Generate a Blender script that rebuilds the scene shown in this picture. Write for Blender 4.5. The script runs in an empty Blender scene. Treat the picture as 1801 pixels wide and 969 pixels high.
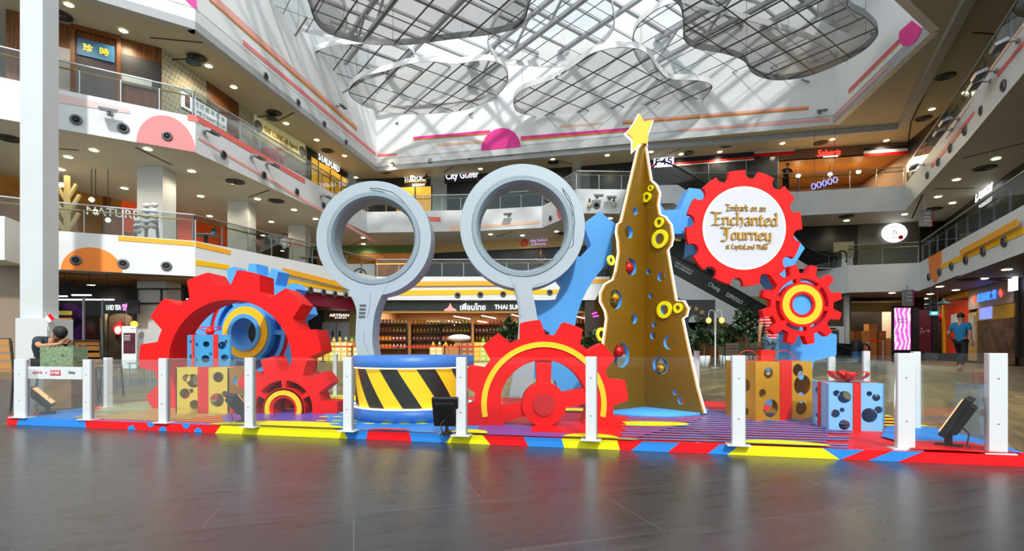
import bpy, bmesh, math, random
from mathutils import Vector, Matrix
R = random.Random(7)
PI = math.pi
sc = bpy.context.scene
COL = sc.collection
# ------------------------------------------------------------------ camera, sky, exposure
F = 900.0; CX = 900.5; HY = 609.0; CH = 0.75          # focal length in px (of 1801), horizon row, camera height
cam_d = bpy.data.cameras.new('camera'); cam = bpy.data.objects.new('camera', cam_d); COL.objects.link(cam)
cam_d.sensor_width = 36.0; cam_d.lens = 36.0 * F / 1801.0
cam_d.shift_y = (HY - 484.5) / 1801.0
cam_d.clip_end = 200; cam_d.clip_start = 0.05
cam.location = (0, 0, CH); cam.rotation_euler = (PI / 2, 0, 0)
sc.camera = cam
sc.view_settings.view_transform = 'Standard'; sc.view_settings.look = 'None'
sc.view_settings.gamma = 1.0; sc.view_settings.use_curve_mapping = False
sc.view_settings.exposure = 0.42
try:
    sc.cycles.max_bounces = 7; sc.cycles.diffuse_bounces = 3; sc.cycles.glossy_bounces = 3
    sc.cycles.transparent_max_bounces = 24; sc.cycles.transmission_bounces = 4
    sc.cycles.sample_clamp_indirect = 4.0; sc.cycles.use_denoising = True
    sc.cycles.caustics_reflective = False; sc.cycles.caustics_refractive = False
except Exception: pass
wd = bpy.data.worlds.new('sky'); sc.world = wd; wd.use_nodes = True
nt = wd.node_tree; bg = nt.nodes['Background']
tc = nt.nodes.new('ShaderNodeTexCoord'); nz = nt.nodes.new('ShaderNodeTexNoise'); cr = nt.nodes.new('ShaderNodeValToRGB')
nz.inputs['Scale'].default_value = 2.2; nz.inputs['Detail'].default_value = 5
nt.links.new(tc.outputs['Generated'], nz.inputs['Vector']); nt.links.new(nz.outputs['Fac'], cr.inputs['Fac'])
cr.color_ramp.elements[0].position = .38; cr.color_ramp.elements[0].color = (.66, .84, .92, 1)
cr.color_ramp.elements[1].position = .6; cr.color_ramp.elements[1].color = (.97, .985, 1, 1)
nt.links.new(cr.outputs['Color'], bg.inputs['Color']); bg.inputs['Strength'].default_value = 1.08
sund = bpy.data.lights.new('sun', 'SUN'); sund.energy = 2.1; sund.angle = math.radians(3); sund.color = (1, .97, .92)
sun = bpy.data.objects.new('sun', sund); COL.objects.link(sun)
sun.rotation_euler = (math.radians(50), 0, math.radians(10))

# ------------------------------------------------------------------ materials
def lin(c):
    if isinstance(c, str):
        c = c.lstrip('#'); c = [int(c[i:i + 2], 16) / 255 for i in (0, 2, 4)]
    return tuple((x / 12.92 if x <= .04045 else ((x + .055) / 1.055) ** 2.4) for x in c) + (1,)
MATS = {}
def mat(name, col='#808080', rough=.5, metal=0, emit=None, es=0, noise=0, nscale=8, coat=0, spec=.5, alpha=1):
    if name in MATS: return MATS[name]
    m = bpy.data.materials.new(name); m.use_nodes = True; MATS[name] = m
    n = m.node_tree.nodes; l = m.node_tree.links; b = n['Principled BSDF']
    c = lin(col)
    b.inputs['Base Color'].default_value = c; b.inputs['Roughness'].default_value = rough
    b.inputs['Metallic'].default_value = metal; b.inputs['Specular IOR Level'].default_value = spec
    if coat: b.inputs['Coat Weight'].default_value = coat; b.inputs['Coat Roughness'].default_value = .1
    if emit:
        b.inputs['Emission Color'].default_value = lin(emit); b.inputs['Emission Strength'].default_value = es
    if alpha < 1: b.inputs['Alpha'].default_value = alpha
    if noise:
        t = n.new('ShaderNodeTexCoord'); z = n.new('ShaderNodeTexNoise'); r = n.new('ShaderNodeValToRGB')
        z.inputs['Scale'].default_value = nscale; z.inputs['Detail'].default_value = 4
        l.new(t.outputs['Object'], z.inputs['Vector']); l.new(z.outputs['Fac'], r.inputs['Fac'])
        r.color_ramp.elements[0].position = .3; r.color_ramp.elements[1].position = .7
        r.color_ramp.elements[0].color = tuple(x * (1 - noise) for x in c[:3]) + (1,)
        r.color_ramp.elements[1].color = tuple(min(1, x * (1 + noise)) for x in c[:3]) + (1,)
        l.new(r.outputs['Color'], b.inputs['Base Color'])
    return m
def glass(name, tint='#e8f2f2', refl=.12, rough=0.0, fk=.45, cover=0, ccol='#ffffff'):
    if name in MATS: return MATS[name]
    m = bpy.data.materials.new(name); m.use_nodes = True; MATS[name] = m
    n = m.node_tree.nodes; l = m.node_tree.links; n.clear()
    o = n.new('ShaderNodeOutputMaterial'); t = n.new('ShaderNodeBsdfTransparent'); g = n.new('ShaderNodeBsdfGlossy'); mx = n.new('ShaderNodeMixShader')
    t.inputs['Color'].default_value = lin(tint); g.inputs['Roughness'].default_value = rough
    lw = n.new('ShaderNodeLayerWeight'); lw.inputs['Blend'].default_value = .35
    ma = n.new('ShaderNodeMath'); ma.operation = 'MULTIPLY_ADD'; ma.inputs[1].default_value = fk; ma.inputs[2].default_value = refl; ma.use_clamp = True
    l.new(lw.outputs['Fresnel'], ma.inputs[0]); l.new(ma.outputs[0], mx.inputs['Fac'])
    l.new(t.outputs[0], mx.inputs[1]); l.new(g.outputs[0], mx.inputs[2]); last = mx
    if cover:
        d = n.new('ShaderNodeBsdfDiffuse'); d.inputs['Color'].default_value = lin(ccol); m2 = n.new('ShaderNodeMixShader'); m2.inputs['Fac'].default_value = cover
        l.new(mx.outputs[0], m2.inputs[1]); l.new(d.outputs[0], m2.inputs[2]); last = m2
    l.new(last.outputs[0], o.inputs['Surface'])
    return m
def nodes(m): return m.node_tree.nodes, m.node_tree.links, m.node_tree.nodes['Principled BSDF']

def floor_mat(name, c0, c1, brick, mortar, rough, rot, off=.5, streak=1.0, msize=.004, var=.4, bump=.1):
    m = mat(name, '#555555', rough); n, l, b = nodes(m)
    t = n.new('ShaderNodeTexCoord'); mp = n.new('ShaderNodeMapping'); mp.inputs['Rotation'].default_value = (0, 0, rot)
    l.new(t.outputs['Object'], mp.inputs['Vector'])
    br = n.new('ShaderNodeTexBrick'); br.inputs['Scale'].default_value = 1; br.inputs['Brick Width'].default_value = brick[0]; br.inputs['Row Height'].default_value = brick[1]
    br.inputs['Mortar Size'].default_value = msize; br.offset = off
    br.inputs['Color1'].default_value = lin(c0); br.inputs['Color2'].default_value = lin(c1); br.inputs['Mortar'].default_value = lin(mortar)
    l.new(mp.outputs[0], br.inputs['Vector'])
    m2 = n.new('ShaderNodeMapping'); m2.inputs['Scale'].default_value = (1.2 * streak, 9 * streak, 1); l.new(mp.outputs[0], m2.inputs['Vector'])
    nz = n.new('ShaderNodeTexNoise'); nz.inputs['Scale'].default_value = 1.6; nz.inputs['Detail'].default_value = 8; l.new(m2.outputs[0], nz.inputs['Vector'])
    mx = n.new('ShaderNodeMix'); mx.data_type = 'RGBA'; mx.blend_type = 'MULTIPLY'; mx.inputs['Factor'].default_value = 1
    r = n.new('ShaderNodeValToRGB'); r.color_ramp.elements[0].position = .3; r.color_ramp.elements[0].color = (1 - var, 1 - var, 1 - var, 1)
    r.color_ramp.elements[1].position = .7; r.color_ramp.elements[1].color = (1 + var * .7, 1 + var * .7, 1 + var * .7, 1)
    l.new(nz.outputs['Fac'], r.inputs['Fac']); l.new(br.outputs['Color'], mx.inputs['A']); l.new(r.outputs['Color'], mx.inputs['B'])
    l.new(mx.outputs['Result'], b.inputs['Base Color'])
    mr = n.new('ShaderNodeMapRange'); mr.inputs['To Min'].default_value = rough - .06; mr.inputs['To Max'].default_value = rough + .1
    l.new(nz.outputs['Fac'], mr.inputs['Value']); l.new(mr.outputs[0], b.inputs['Roughness'])
    bp = n.new('ShaderNodeBump'); bp.inputs['Strength'].default_value = bump; bp.inputs['Distance'].default_value = .004; l.new(nz.outputs['Fac'], bp.inputs['Height']); l.new(bp.outputs[0], b.inputs['Normal'])
    return m
def brick_mat(name, c0, c1, mortar, bw, bh, ms=.01, rough=.7):
    m = mat(name, c0, rough); n, l, b = nodes(m)
    t = n.new('ShaderNodeTexCoord'); sp = n.new('ShaderNodeSeparateXYZ'); cb = n.new('ShaderNodeCombineXYZ'); ad = n.new('ShaderNodeMath'); ad.operation = 'ADD'
    l.new(t.outputs['Object'], sp.inputs[0]); l.new(sp.outputs['X'], ad.inputs[0]); l.new(sp.outputs['Y'], ad.inputs[1])
    l.new(ad.outputs[0], cb.inputs['X']); l.new(sp.outputs['Z'], cb.inputs['Y'])
    br = n.new('ShaderNodeTexBrick'); br.inputs['Scale'].default_value = 1; br.inputs['Brick Width'].default_value = bw; br.inputs['Row Height'].default_value = bh; br.inputs['Mortar Size'].default_value = ms
    br.inputs['Color1'].default_value = lin(c0); br.inputs['Color2'].default_value = lin(c1); br.inputs['Mortar'].default_value = lin(mortar)
    l.new(cb.outputs[0], br.inputs['Vector']); l.new(br.outputs['Color'], b.inputs['Base Color'])
    return m
def wood_mat(name, c0, c1, scale=(14, 14, .8), rough=.4):
    m = mat(name, c0, rough); n, l, b = nodes(m)
    t = n.new('ShaderNodeTexCoord'); mp = n.new('ShaderNodeMapping'); mp.inputs['Scale'].default_value = scale
    nz = n.new('ShaderNodeTexNoise'); nz.inputs['Scale'].default_value = 1; nz.inputs['Detail'].default_value = 6; r = n.new('ShaderNodeValToRGB')
    l.new(t.outputs['Object'], mp.inputs[0]); l.new(mp.outputs[0], nz.inputs['Vector']); l.new(nz.outputs['Fac'], r.inputs['Fac'])
    r.color_ramp.elements[0].position = .35; r.color_ramp.elements[0].color = lin(c0); r.color_ramp.elements[1].position = .65; r.color_ramp.elements[1].color = lin(c1)
    l.new(r.outputs['Color'], b.inputs['Base Color'])
    return m
M = {}
M['white'] = mat('painted_white', '#dfe3e4', .55, noise=.03, nscale=1.5)
M['upper'] = mat('painted_upper_white', '#eff2f2', .6)
M['ceil'] = mat('ceiling_paint', '#bcbcb4', .6, noise=.05, nscale=.6)
M['ceilW'] = mat('ceiling_paint_warm', '#b2ae98', .6)
M['black'] = mat('matt_black', '#141416', .5)
M['dark'] = mat('dark_grey', '#2a2a2d', .5)
M['groove'] = mat('groove_black', '#1c1c1c', .8)
M['grey'] = mat('mid_grey', '#8b8e90', .5)
M['steel'] = mat('brushed_steel', '#b9bdc0', .3, .85)
M['brass'] = mat('brass_rail', '#b59a3a', .35, .6)
M['wood'] = wood_mat('walnut_panel', '#4d2a0c', '#8a4f1d', (30, 30, .5))
M['lwood'] = wood_mat('light_oak', '#a88a50', '#cfb27a', (20, 20, .6))
M['rail_glass'] = glass('railing_glass', '#e4e9e9', .02)
M['fence_glass'] = glass('fence_glass', '#fbfefd', .0, fk=.3)
M['shop_glass'] = glass('shop_glass', '#a9b0b0', .10)
M['red'] = mat('gear_red', '#e00f10', .55, spec=.25, noise=.03, nscale=3)
M['blue'] = mat('gear_light_blue', '#4aa2ec', .5, noise=.03, nscale=3)
M['yel'] = mat('gear_yellow', '#ffc414', .5)
M['navy'] = mat('gear_navy', '#134a9e', .5)
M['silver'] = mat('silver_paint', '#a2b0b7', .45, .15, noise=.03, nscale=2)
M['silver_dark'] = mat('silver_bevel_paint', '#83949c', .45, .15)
M['postw'] = mat('post_white', '#d6d9db', .35)
M['lamp'] = mat('lamp_glow', '#ffffff', .5, emit='#ffe9b8', es=14)
M['neon'] = mat('white_neon', '#ffffff', .4, emit='#fffdf5', es=3.2)
M['neonw'] = mat('warm_neon', '#ffffff', .4, emit='#ffd9a0', es=3.0)
M['ledw'] = mat('led_white', '#ffffff', .4, emit='#ffffff', es=2.2)
M['gold'] = mat('gold_sheet', '#8a6610', .4, .45, noise=.06, nscale=2)
M['goldbox'] = mat('gold_box_sheet', '#d39a22', .35, .45)
M['skin'] = mat('skin', '#c08a68', .6)
M['hair'] = mat('black_hair', '#120e0c', .6)
M['leaf'] = mat('leaf_green', '#2f4a2c', .45, noise=.35, nscale=4)
M['ribbon'] = mat('red_glitter_ribbon', '#e0140a', .4, .1, noise=.45, nscale=160)
M['bow'] = mat('red_satin_bow', '#dc1812', .3)

def ordn(i, n=99):
    w = ['first', 'second', 'third', 'fourth', 'fifth', 'sixth', 'seventh', 'eighth', 'ninth', 'tenth', 'eleventh', 'twelfth', 'thirteenth', 'fourteenth', 'fifteenth', 'sixteenth', 'seventeenth', 'eighteenth', 'nineteenth', 'twentieth', 'twenty-first', 'twenty-second', 'twenty-third', 'twenty-fourth', 'twenty-fifth', 'twenty-sixth', 'twenty-seventh', 'twenty-eighth', 'twenty-ninth']
    return 'leftmost' if i == 0 else ('rightmost' if i == n - 1 else w[i] + ' from the left')
# ------------------------------------------------------------------ object helpers
def tag(o, label=None, cat=None, group=None, kind=None):
    if label: o['label'] = label
    if cat: o['category'] = cat
    if group: o['group'] = group
    if kind: o['kind'] = kind
    return o
def thing(name, label, cat, loc=(0, 0, 0), rz=0, group=None):
    o = bpy.data.objects.new(name, None); COL.objects.link(o); o.empty_display_size = .2
    o.location = loc; o.rotation_euler = (0, 0, rz); tag(o, label, cat, group); return o
def link(name, me, parent=None, loc=None, rot=None, mtx=None):
    o = bpy.data.objects.new(name, me); COL.objects.link(o)
    if parent: o.parent = parent
    if mtx is not None: o.matrix_basis = mtx
    if loc is not None: o.location = loc
    if rot is not None: o.rotation_euler = rot
    return o
def dup(root, loc=None, rz=None, label=None, mtx=None):
    r = root.copy(); COL.objects.link(r)
    if mtx is not None: r.matrix_basis = mtx
    if loc is not None: r.location = loc
    if rz is not None: r.rotation_euler = (0, 0, rz)
    if label: r['label'] = label
    for ch in list(root.children):
        c = ch.copy(); COL.objects.link(c); c.parent = r
        for g in ch.children:
            d = g.copy(); COL.objects.link(d); d.parent = c
    return r
class MB:
    def __init__(s): s.v = []; s.f = []; s.m = []; s.mats = []; s.sm = []
    def mi(s, m):
        if m not in s.mats: s.mats.append(m)
        return s.mats.index(m)
    def add(s, vs, fs, m, smooth=False):
        k = len(s.v); i = s.mi(m); s.v += [tuple(v) for v in vs]
        for f in fs: s.f.append([k + a for a in f]); s.m.append(i); s.sm.append(smooth)
        return s
    def box(s, c, d, m, rz=0, mtx=None):
        vs = [Vector((x * d[0] / 2, y * d[1] / 2, z * d[2] / 2)) for x in (-1, 1) for y in (-1, 1) for z in (-1, 1)]
        if rz: q = Matrix.Rotation(rz, 3, 'Z'); vs = [q @ v for v in vs]
        if mtx is not None: vs = [mtx @ v for v in vs]
        vs = [v + Vector(c) for v in vs]
        return s.add(vs, [(0, 1, 3, 2), (4, 6, 7, 5), (0, 4, 5, 1), (2, 3, 7, 6), (0, 2, 6, 4), (1, 5, 7, 3)], m)
    def bar(s, a, b, w, h, m, up=(0, 0, 1)):
        a = Vector(a); b = Vector(b); d = (b - a).normalized(); u = Vector(up)
        if abs(d.dot(u)) > .98: u = Vector((0, 1, 0))
        x = d.cross(u).normalized(); y = x.cross(d)
        vs = [p + x * sx * w / 2 + y * sy * h / 2 for p in (a, b) for sx in (-1, 1) for sy in (-1, 1)]
        return s.add(vs, [(0, 1, 3, 2), (4, 6, 7, 5), (0, 4, 5, 1), (2, 3, 7, 6), (0, 2, 6, 4), (1, 5, 7, 3)], m)
    def prism(s, pts, z0, z1, m, mtop=None, mbot=None):
        n = len(pts); vs = [(p[0], p[1], z0) for p in pts] + [(p[0], p[1], z1) for p in pts]
        s.add(vs, [(i, (i + 1) % n, n + (i + 1) % n, n + i) for i in range(n)], m)
        s.add([(p[0], p[1], z1) for p in pts], [tuple(range(n))], mtop or m)
        s.add([(p[0], p[1], z0) for p in pts], [tuple(range(n))[::-1]], mbot or m); return s
    def tube(s, path, r, m, n=8, closed=False, cap=True, r2=None):
        P = [Vector(p) for p in path]; N = len(P); rings = []
        for i, p in enumerate(P):
            if closed: d = (P[(i + 1) % N] - P[i - 1])
            else: d = P[min(i + 1, N - 1)] - P[max(i - 1, 0)]
            d = d.normalized() if d.length > 1e-9 else Vector((0, 0, 1))
            u = Vector((0, 0, 1)) if abs(d.z) < .9 else Vector((1, 0, 0))
            x = d.cross(u).normalized(); y = x.cross(d)
            rr = r if r2 is None else r + (r2 - r) * i / max(1, N - 1)
            rings.append([p + (x * math.cos(a) + y * math.sin(a)) * rr for a in [2 * PI * k / n for k in range(n)]])
        vs = [v for q in rings for v in q]; fs = []
        for i in range(N if closed else N - 1):
            j = (i + 1) % N
            for k in range(n): fs.append((i * n + k, i * n + (k + 1) % n, j * n + (k + 1) % n, j * n + k))
        s.add(vs, fs, m, True)
        if cap and not closed: s.add(rings[0], [tuple(range(n))[::-1]], m); s.add(rings[-1], [tuple(range(n))], m)
        return s
    def lathe(s, prof, c, m, n=24, smooth=True, axis=None):
        vs = []; fs = []; k = len(prof)
        for a in range(n):
            t = 2 * PI * a / n
            for r, z in prof:
                v = Vector((r * math.cos(t), r * math.sin(t), z))
                if axis is not None: v = axis @ v
                vs.append(v + Vector(c))
        for a in range(n):
            b = (a + 1) % n
            for i in range(k - 1): fs.append((a * k + i, b * k + i, b * k + i + 1, a * k + i + 1))
        return s.add(vs, fs, m, smooth)
    def sphere(s, c, r, m, sx=1, sy=1, sz=1, n=16):
        return s.lathe([(max(1e-4, r * math.sin(PI * i / (n // 2))), -r * math.cos(PI * i / (n // 2))) for i in range(n // 2 + 1)], c, m, n, True, Matrix.Diagonal((sx, sy, sz)))
    def build(s, name, parent=None, mtx=None, loc=None, rot=None, bevel=0):
        me = bpy.data.meshes.new(name); me.from_pydata(s.v, [], s.f)
        for m in s.mats: me.materials.append(m)
        me.polygons.foreach_set('material_index', s.m); me.polygons.foreach_set('use_smooth', s.sm); me.update()
        o = link(name, me, parent, loc, rot, mtx)
        if bevel:
            b = o.modifiers.new('bevel', 'BEVEL'); b.width = bevel; b.segments = 2; b.limit_method = 'ANGLE'
        return o
def one(name, fn, parent=None, **k):
    b = MB(); fn(b); return b.build(name, parent, **k)
def struct(o): o['kind'] = 'structure'; return o
# 2-D plate (x right, y up) with any holes, thickness t going to -z ; front face at z=0
def plate_mesh(name, outer, holes, t, mf, ms=None, mh=None):
    cu = bpy.data.curves.new(name, 'CURVE'); cu.dimensions = '2D'; cu.fill_mode = 'BOTH'; cu.extrude = t / 2
    for lp in [outer] + holes:
        sp = cu.splines.new('POLY'); sp.points.add(len(lp) - 1); sp.use_cyclic_u = True
        for i, p in enumerate(lp): sp.points[i].co = (p[0], p[1], 0, 1)
    o = bpy.data.objects.new('tmp', cu); COL.objects.link(o)
    dg = bpy.context.evaluated_depsgraph_get(); me = bpy.data.meshes.new_from_object(o.evaluated_get(dg)); bpy.data.objects.remove(o); bpy.data.curves.remove(cu)
    me.name = name; me.materials.clear(); me.materials.append(mf); me.materials.append(ms or mf); me.materials.append(mh or ms or mf)
    me.transform(Matrix.Translation((0, 0, -t / 2)))
    hc = [(sum(p[0] for p in h) / len(h), sum(p[1] for p in h) / len(h), max(math.hypot(p[0] - sum(q[0] for q in h) / len(h), p[1] - sum(q[1] for q in h) / len(h)) for p in h)) for h in holes]
    for p in me.polygons:
        p.use_smooth = False
        if abs(p.normal.z) < .5:
            c = p.center; p.material_index = 1
            for x, y, r in hc:
                if math.hypot(c.x - x, c.y - y) < r * 1.05: p.material_index = 2
        else: p.material_index = 0
    return me
def circ(x, y, r, n=40): return [(x + r * math.cos(2 * PI * i / n), y + r * math.sin(2 * PI * i / n)) for i in range(n)]
def wallm(p, xd, n=None):
    """matrix: local x along xd (horizontal), local y up, local z towards the viewer side"""
    x = Vector((xd[0], xd[1], 0)).normalized(); y = Vector((0, 0, 1)); z = x.cross(y)
    m = Matrix((x, y, z)).transposed().to_4x4(); m.translation = Vector(p); return m
def text_mesh(s, size, depth, m, shear=0, bold=0, align='CENTER', spacing=1, w=None, h=None):
    cu = bpy.data.curves.new('txt', 'FONT'); cu.body = s; cu.size = size; cu.extrude = depth / 2; cu.align_x = align; cu.align_y = 'CENTER'; cu.shear = shear; cu.offset = bold; cu.space_character = spacing
    cu.resolution_u = 3
    o = bpy.data.objects.new('tmp', cu); COL.objects.link(o)
    dg = bpy.context.evaluated_depsgraph_get(); me = bpy.data.meshes.new_from_object(o.evaluated_get(dg)); bpy.data.objects.remove(o); bpy.data.curves.remove(cu)
    me.materials.clear(); me.materials.append(m)
    if len(me.vertices) and (w or h):
        xs = [v.co.x for v in me.vertices]; ys = [v.co.y for v in me.vertices]
        x0, x1, y0, y1 = min(xs), max(xs), min(ys), max(ys)
        kx = w / (x1 - x0) if w else None; ky = h / (y1 - y0) if h else None
        kx = kx or ky; ky = ky or kx; cx = (x0 + x1) / 2; cy = (y0 + y1) / 2
        for v in me.vertices: v.co.x = (v.co.x - cx) * kx; v.co.y = (v.co.y - cy) * ky
    return me
def local_text(parent, name, s, x, y, z, m, w=None, h=None, size=.3, depth=.01, **k):
    """text on a wallm-framed parent (x,y in the frame, z out)"""
    return link(name, text_mesh(s, size, depth, m, w=w, h=h, **k), parent, loc=(x, y, z))
def ray(px, py): return (px - CX) / F, (HY - py) / F
def at(px, py, Y): a, b = ray(px, py); return Vector((a * Y, Y, CH + b * Y))
def onz(px, py, z): b = (HY - py) / F; Y = (z - CH) / b; return Vector(((px - CX) / F * Y, Y, z))
def hit(A, B, px, py):
    """pixel ray against the vertical plane through A-B -> (s along from A, z, point)"""
    k, b = ray(px, py); ax, ay = A[:2]; dx, dy = B[0] - ax, B[1] - ay; L = math.hypot(dx, dy); dx /= L; dy /= L
    s = (k * ay - ax) / (dx - k * dy); Y = ay + s * dy
    return s, CH + b * Y, Vector((k * Y, Y, CH + b * Y))
def dirn(A, B): v = Vector((B[0] - A[0], B[1] - A[1])); return v.normalized()
def outn(A, B):
    """normal of wall A->B (left to right seen from camera) pointing to the viewer"""
    d = dirn(A, B); return Vector((d.y, -d.x))
def spline(pts, k=6, closed=True):
    n = len(pts); out = []
    for i in range(n if closed else n - 1):
        p = [Vector(pts[(i + j - 1) % n] if closed else pts[min(max(i + j - 1, 0), n - 1)]) for j in range(4)]
        for t in [q / k for q in range(k)]:
            out.append(.5 * ((2 * p[1]) + (-p[0] + p[2]) * t + (2 * p[0] - 5 * p[1] + 4 * p[2] - p[3]) * t * t + (-p[0] + 3 * p[1] - 3 * p[2] + p[3]) * t ** 3))
    if not closed: out.append(Vector(pts[-1]))
    return out
def wall_poly(name, A, B, pix, m, off=.02, t=.02, holes=(), kind='structure'):
    """flat shape on wall A-B outlined by photo points, with its own thickness"""
    d = dirn(A, B); n = outn(A, B)
    loops = [[hit(A, B, *p)[:2] for p in lp] for lp in [pix] + list(holes)]
    me = plate_mesh(name, loops[0], loops[1:], t, m)
    mt = wallm((A[0] + n.x * off, A[1] + n.y * off, 0), d)
    o = link(name, me, mtx=mt)
    if kind: o['kind'] = kind
    return o
# ------------------------------------------------------------------ floor
M['tile'] = floor_mat('charcoal_floor_tile', '#333335', '#3a3a3c', (1.2, .6), '#5c5c5a', .27, -.30, .5, 1.3, .002, .3, .02)
M['plank'] = floor_mat('wood_look_tile', '#5f4e2e', '#8a7444', (1.2, .28), '#4c4234', .34, -.9, .37, 1.0, .004, .45, .05)
E = [(-30, 9.9), (-4.95, 4.93), (3.25, 3.16), (30, -2.3)]     # seam between charcoal tile and wood-look tile
b = MB(); b.prism([(-30, 9.9), (-30, -12), (30, -12), (30, -2.3), (3.25, 3.16), (-4.95, 4.93), (-5.0, 6.1), (-7, 9.2), (-7.6, 12)], -.1, 0, M['tile']); struct(b.build('floor'))
b = MB(); b.prism([(-30, 9.9), (-7.6, 12), (-7, 9.2), (-5.0, 6.1), (-4.95, 4.93), (3.25, 3.16), (30, -2.3), (30, 46), (-30, 46)], -.1, 0, M['plank']); struct(b.build('floor_wood_tile'))
# ------------------------------------------------------------------ gallery slabs (edge of the void, left to right)
E2 = [(-23, 12.7), (-15.8, 17.2), (-11.79, 19.03), (-7.6, 28.8), (7, 28.8), (15.9, 28.0), (16.3, 24.8), (19.1, 24.0), (14.2, 14.2), (9.1, 4)]
E3 = [(-23, 11.3), (-15.3, 16.4), (-11.6, 18.75), (-9.06, 32.0), (-2.0, 31.5), (1.8, 30.65), (3.45, 27.3), (15.6, 27.8), (20.5, 26.7), (15.8, 17.8), (13.3, 13.3), (8.3, 4)]
E4 = [(-23, 11.2), (-15.5, 16.3), (-11.7, 18.9), (-9.05, 34.2), (6.8, 30.5), (13.2, 29.4), (20.8, 27.6), (15.5, 17.7), (8.5, 4)]
BACK = [(30, 4), (30, 46), (-30, 46), (-30, 12.7)]
def slab(name, edge, zb, zt, mside, mtop, mbot, back=BACK):
    b = MB(); b.prism(list(edge) + back, zb, zt, mside, mtop, mbot); return struct(b.build(name))
def tri_fix(o):
    bm = bmesh.new(); bm.from_mesh(o.data); bmesh.ops.triangulate(bm, faces=[f for f in bm.faces if len(f.verts) > 4]); bm.to_mesh(o.data); bm.free()
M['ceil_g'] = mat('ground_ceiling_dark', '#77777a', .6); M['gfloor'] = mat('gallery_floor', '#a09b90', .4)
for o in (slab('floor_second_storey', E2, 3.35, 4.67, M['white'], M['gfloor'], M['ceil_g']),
          slab('floor_third_storey', E3, 7.85, 9.15, M['white'], M['gfloor'], M['ceil'])): tri_fix(o)
# fourth-storey soffit with the opening of the skylight (unseen front walls left out to let in more daylight)
E4W = [(-15.5, 16.3), (-11.7, 18.9), (-9.05, 34.2), (17.4, 27.7), (16.0, 19.6), (13.2, 17.7), (5.5, 12)]
b = MB(); b.prism([(-30, 11)] + E4W + [(12, 4), (30, 4), (30, 46), (-30, 46)], 12.75, 13.25, M['white'], M['white'], M['ceilW'])
o = struct(b.build('ceiling')); tri_fix(o)
M['trough'] = mat('trough_grey', '#a9acae', .5)
def strip(name, pts, z0, z1, t, m, off=0):
    """a band standing on a polyline, t thick away from the viewer"""
    b = MB()
    for A, B in zip(pts[:-1], pts[1:]):
        n = outn(A, B); a = Vector(A[:2]) + n * off; c = Vector(B[:2]) + n * off
        b.prism([a, c, c - n * t, a - n * t], z0, z1, m)
    return struct(b.build(name))
strip('trim_1', [(-15.5, 16.3), (-11.7, 18.9), (-9.05, 34.2), (6.8, 30.5), (13.2, 29.4), (20.8, 27.6), (15.5, 17.7), (8.5, 4)], 12.45, 12.76, .35, M['trough'])
strip('wall_upper_left', [(-20, 13.4), (-15.5, 16.3), (-11.7, 18.9), (-9.05, 34.2)], 13.2, 20, .3, M['upper'])
strip('wall_upper_back', [(-9.05, 34.2), (17.4, 27.7)], 13.2, 20, .3, M['upper'])
strip('wall_upper_right', [(17.4, 27.7), (16.0, 19.6), (13.2, 17.7), (7.5, 13.5)], 12.74, 20, .3, M['upper'])
# grooves in the gallery ceilings, parallel to the edges
def groove(name, pix, z):
    b = MB()
    for A, B in zip(pix[:-1], pix[1:]):
        b.bar(onz(*A, z - .004), onz(*B, z - .004), .07, .012, M['groove'])
    return struct(b.build(name))
groove('trim_2', [(165, 2), (343, 52), (500, 180), (660, 298)], 12.75)
groove('trim_3', [(1688, 30), (1602, 216), (1598, 247)], 12.75)
groove('trim_4', [(662, 300), (1100, 262), (1590, 220)], 12.75)
for k, (a, c, z) in enumerate([((264, 66), (357, 75), 12.75), ((486, 214), (519, 197), 12.75), ((780, 303), (815, 283), 12.75), ((968, 279), (1007, 289), 12.75), ((1710, 57), (1752, 60), 12.75),
        ((1160, 276), (1210, 257), 12.75), ((238, 259), (302, 290), 7.85), ((75, 260), (138, 264), 7.85), ((437, 347), (474, 334), 7.85), ((873, 416), (902, 407), 7.85),
        ((1643, 332), (1713, 331), 7.85), ((1694, 278), (1800, 252), 7.85), ((1604, 384), (1623, 342), 7.85), ((1643, 502), (1686, 485), 3.35), ((604, 437), (650, 418), 7.85)]):
    groove('trim_%d' % (k + 5), [a, c], z)
# ------------------------------------------------------------------ shop walls of each storey
def wall_seg(name, A, B, z0, z1, m, t=.2):
    n = outn(A, B); b = MB(); a = Vector(A); c = Vector(B); b.prism([a, c, c - n * t, a - n * t], z0, z1, m); return struct(b.build(name))
M['tileyel'] = brick_mat('patterned_tile_wall', '#b8a878', '#8f978f', '#c9c4b0', .22, .22, .03)
M['darkwall'] = mat('dark_shop_wall', '#1b1a1a', .35)
M['brown'] = mat('brown_wall', '#3a2014', .6)
M['cream'] = mat('cream_sign_board', '#d5cf9c', .5, emit='#d5cf9c', es=.15)
L3 = [(-18, 18.2), (-14.1, 20.6), (-13.8, 23.1), (-13.3, 26.7), (-12.3, 30.7), (-11.4, 35.6), (-11.0, 37.2)]
Z3 = (9.15, 12.75); Z2 = (4.67, 7.85); Z1 = (0, 3.35)
wall_seg('wall_left_wood', L3[0], L3[1], *Z3, M['wood']); wall_seg('wall_left_pattern', L3[1], L3[2], *Z3, M['tileyel'])
wall_seg('wall_left_wood_far', L3[2], (-13.5, 25.3), *Z3, M['wood']); wall_seg('wall_left_pattern_far', (-13.5, 25.3), L3[3], *Z3, M['tileyel'])
wall_seg('wall_left_clinic', L3[3], L3[4], *Z3, M['grey']); wall_seg('wall_left_academy', L3[4], L3[5], *Z3, M['black'])
B3 = [(-11.2, 36.8), (-5.8, 36.2), (-4.6, 36.1), (4, 34.2), (4.6, 34.1), (10, 32.7), (14.3, 31.8), (23.2, 30)]
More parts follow.
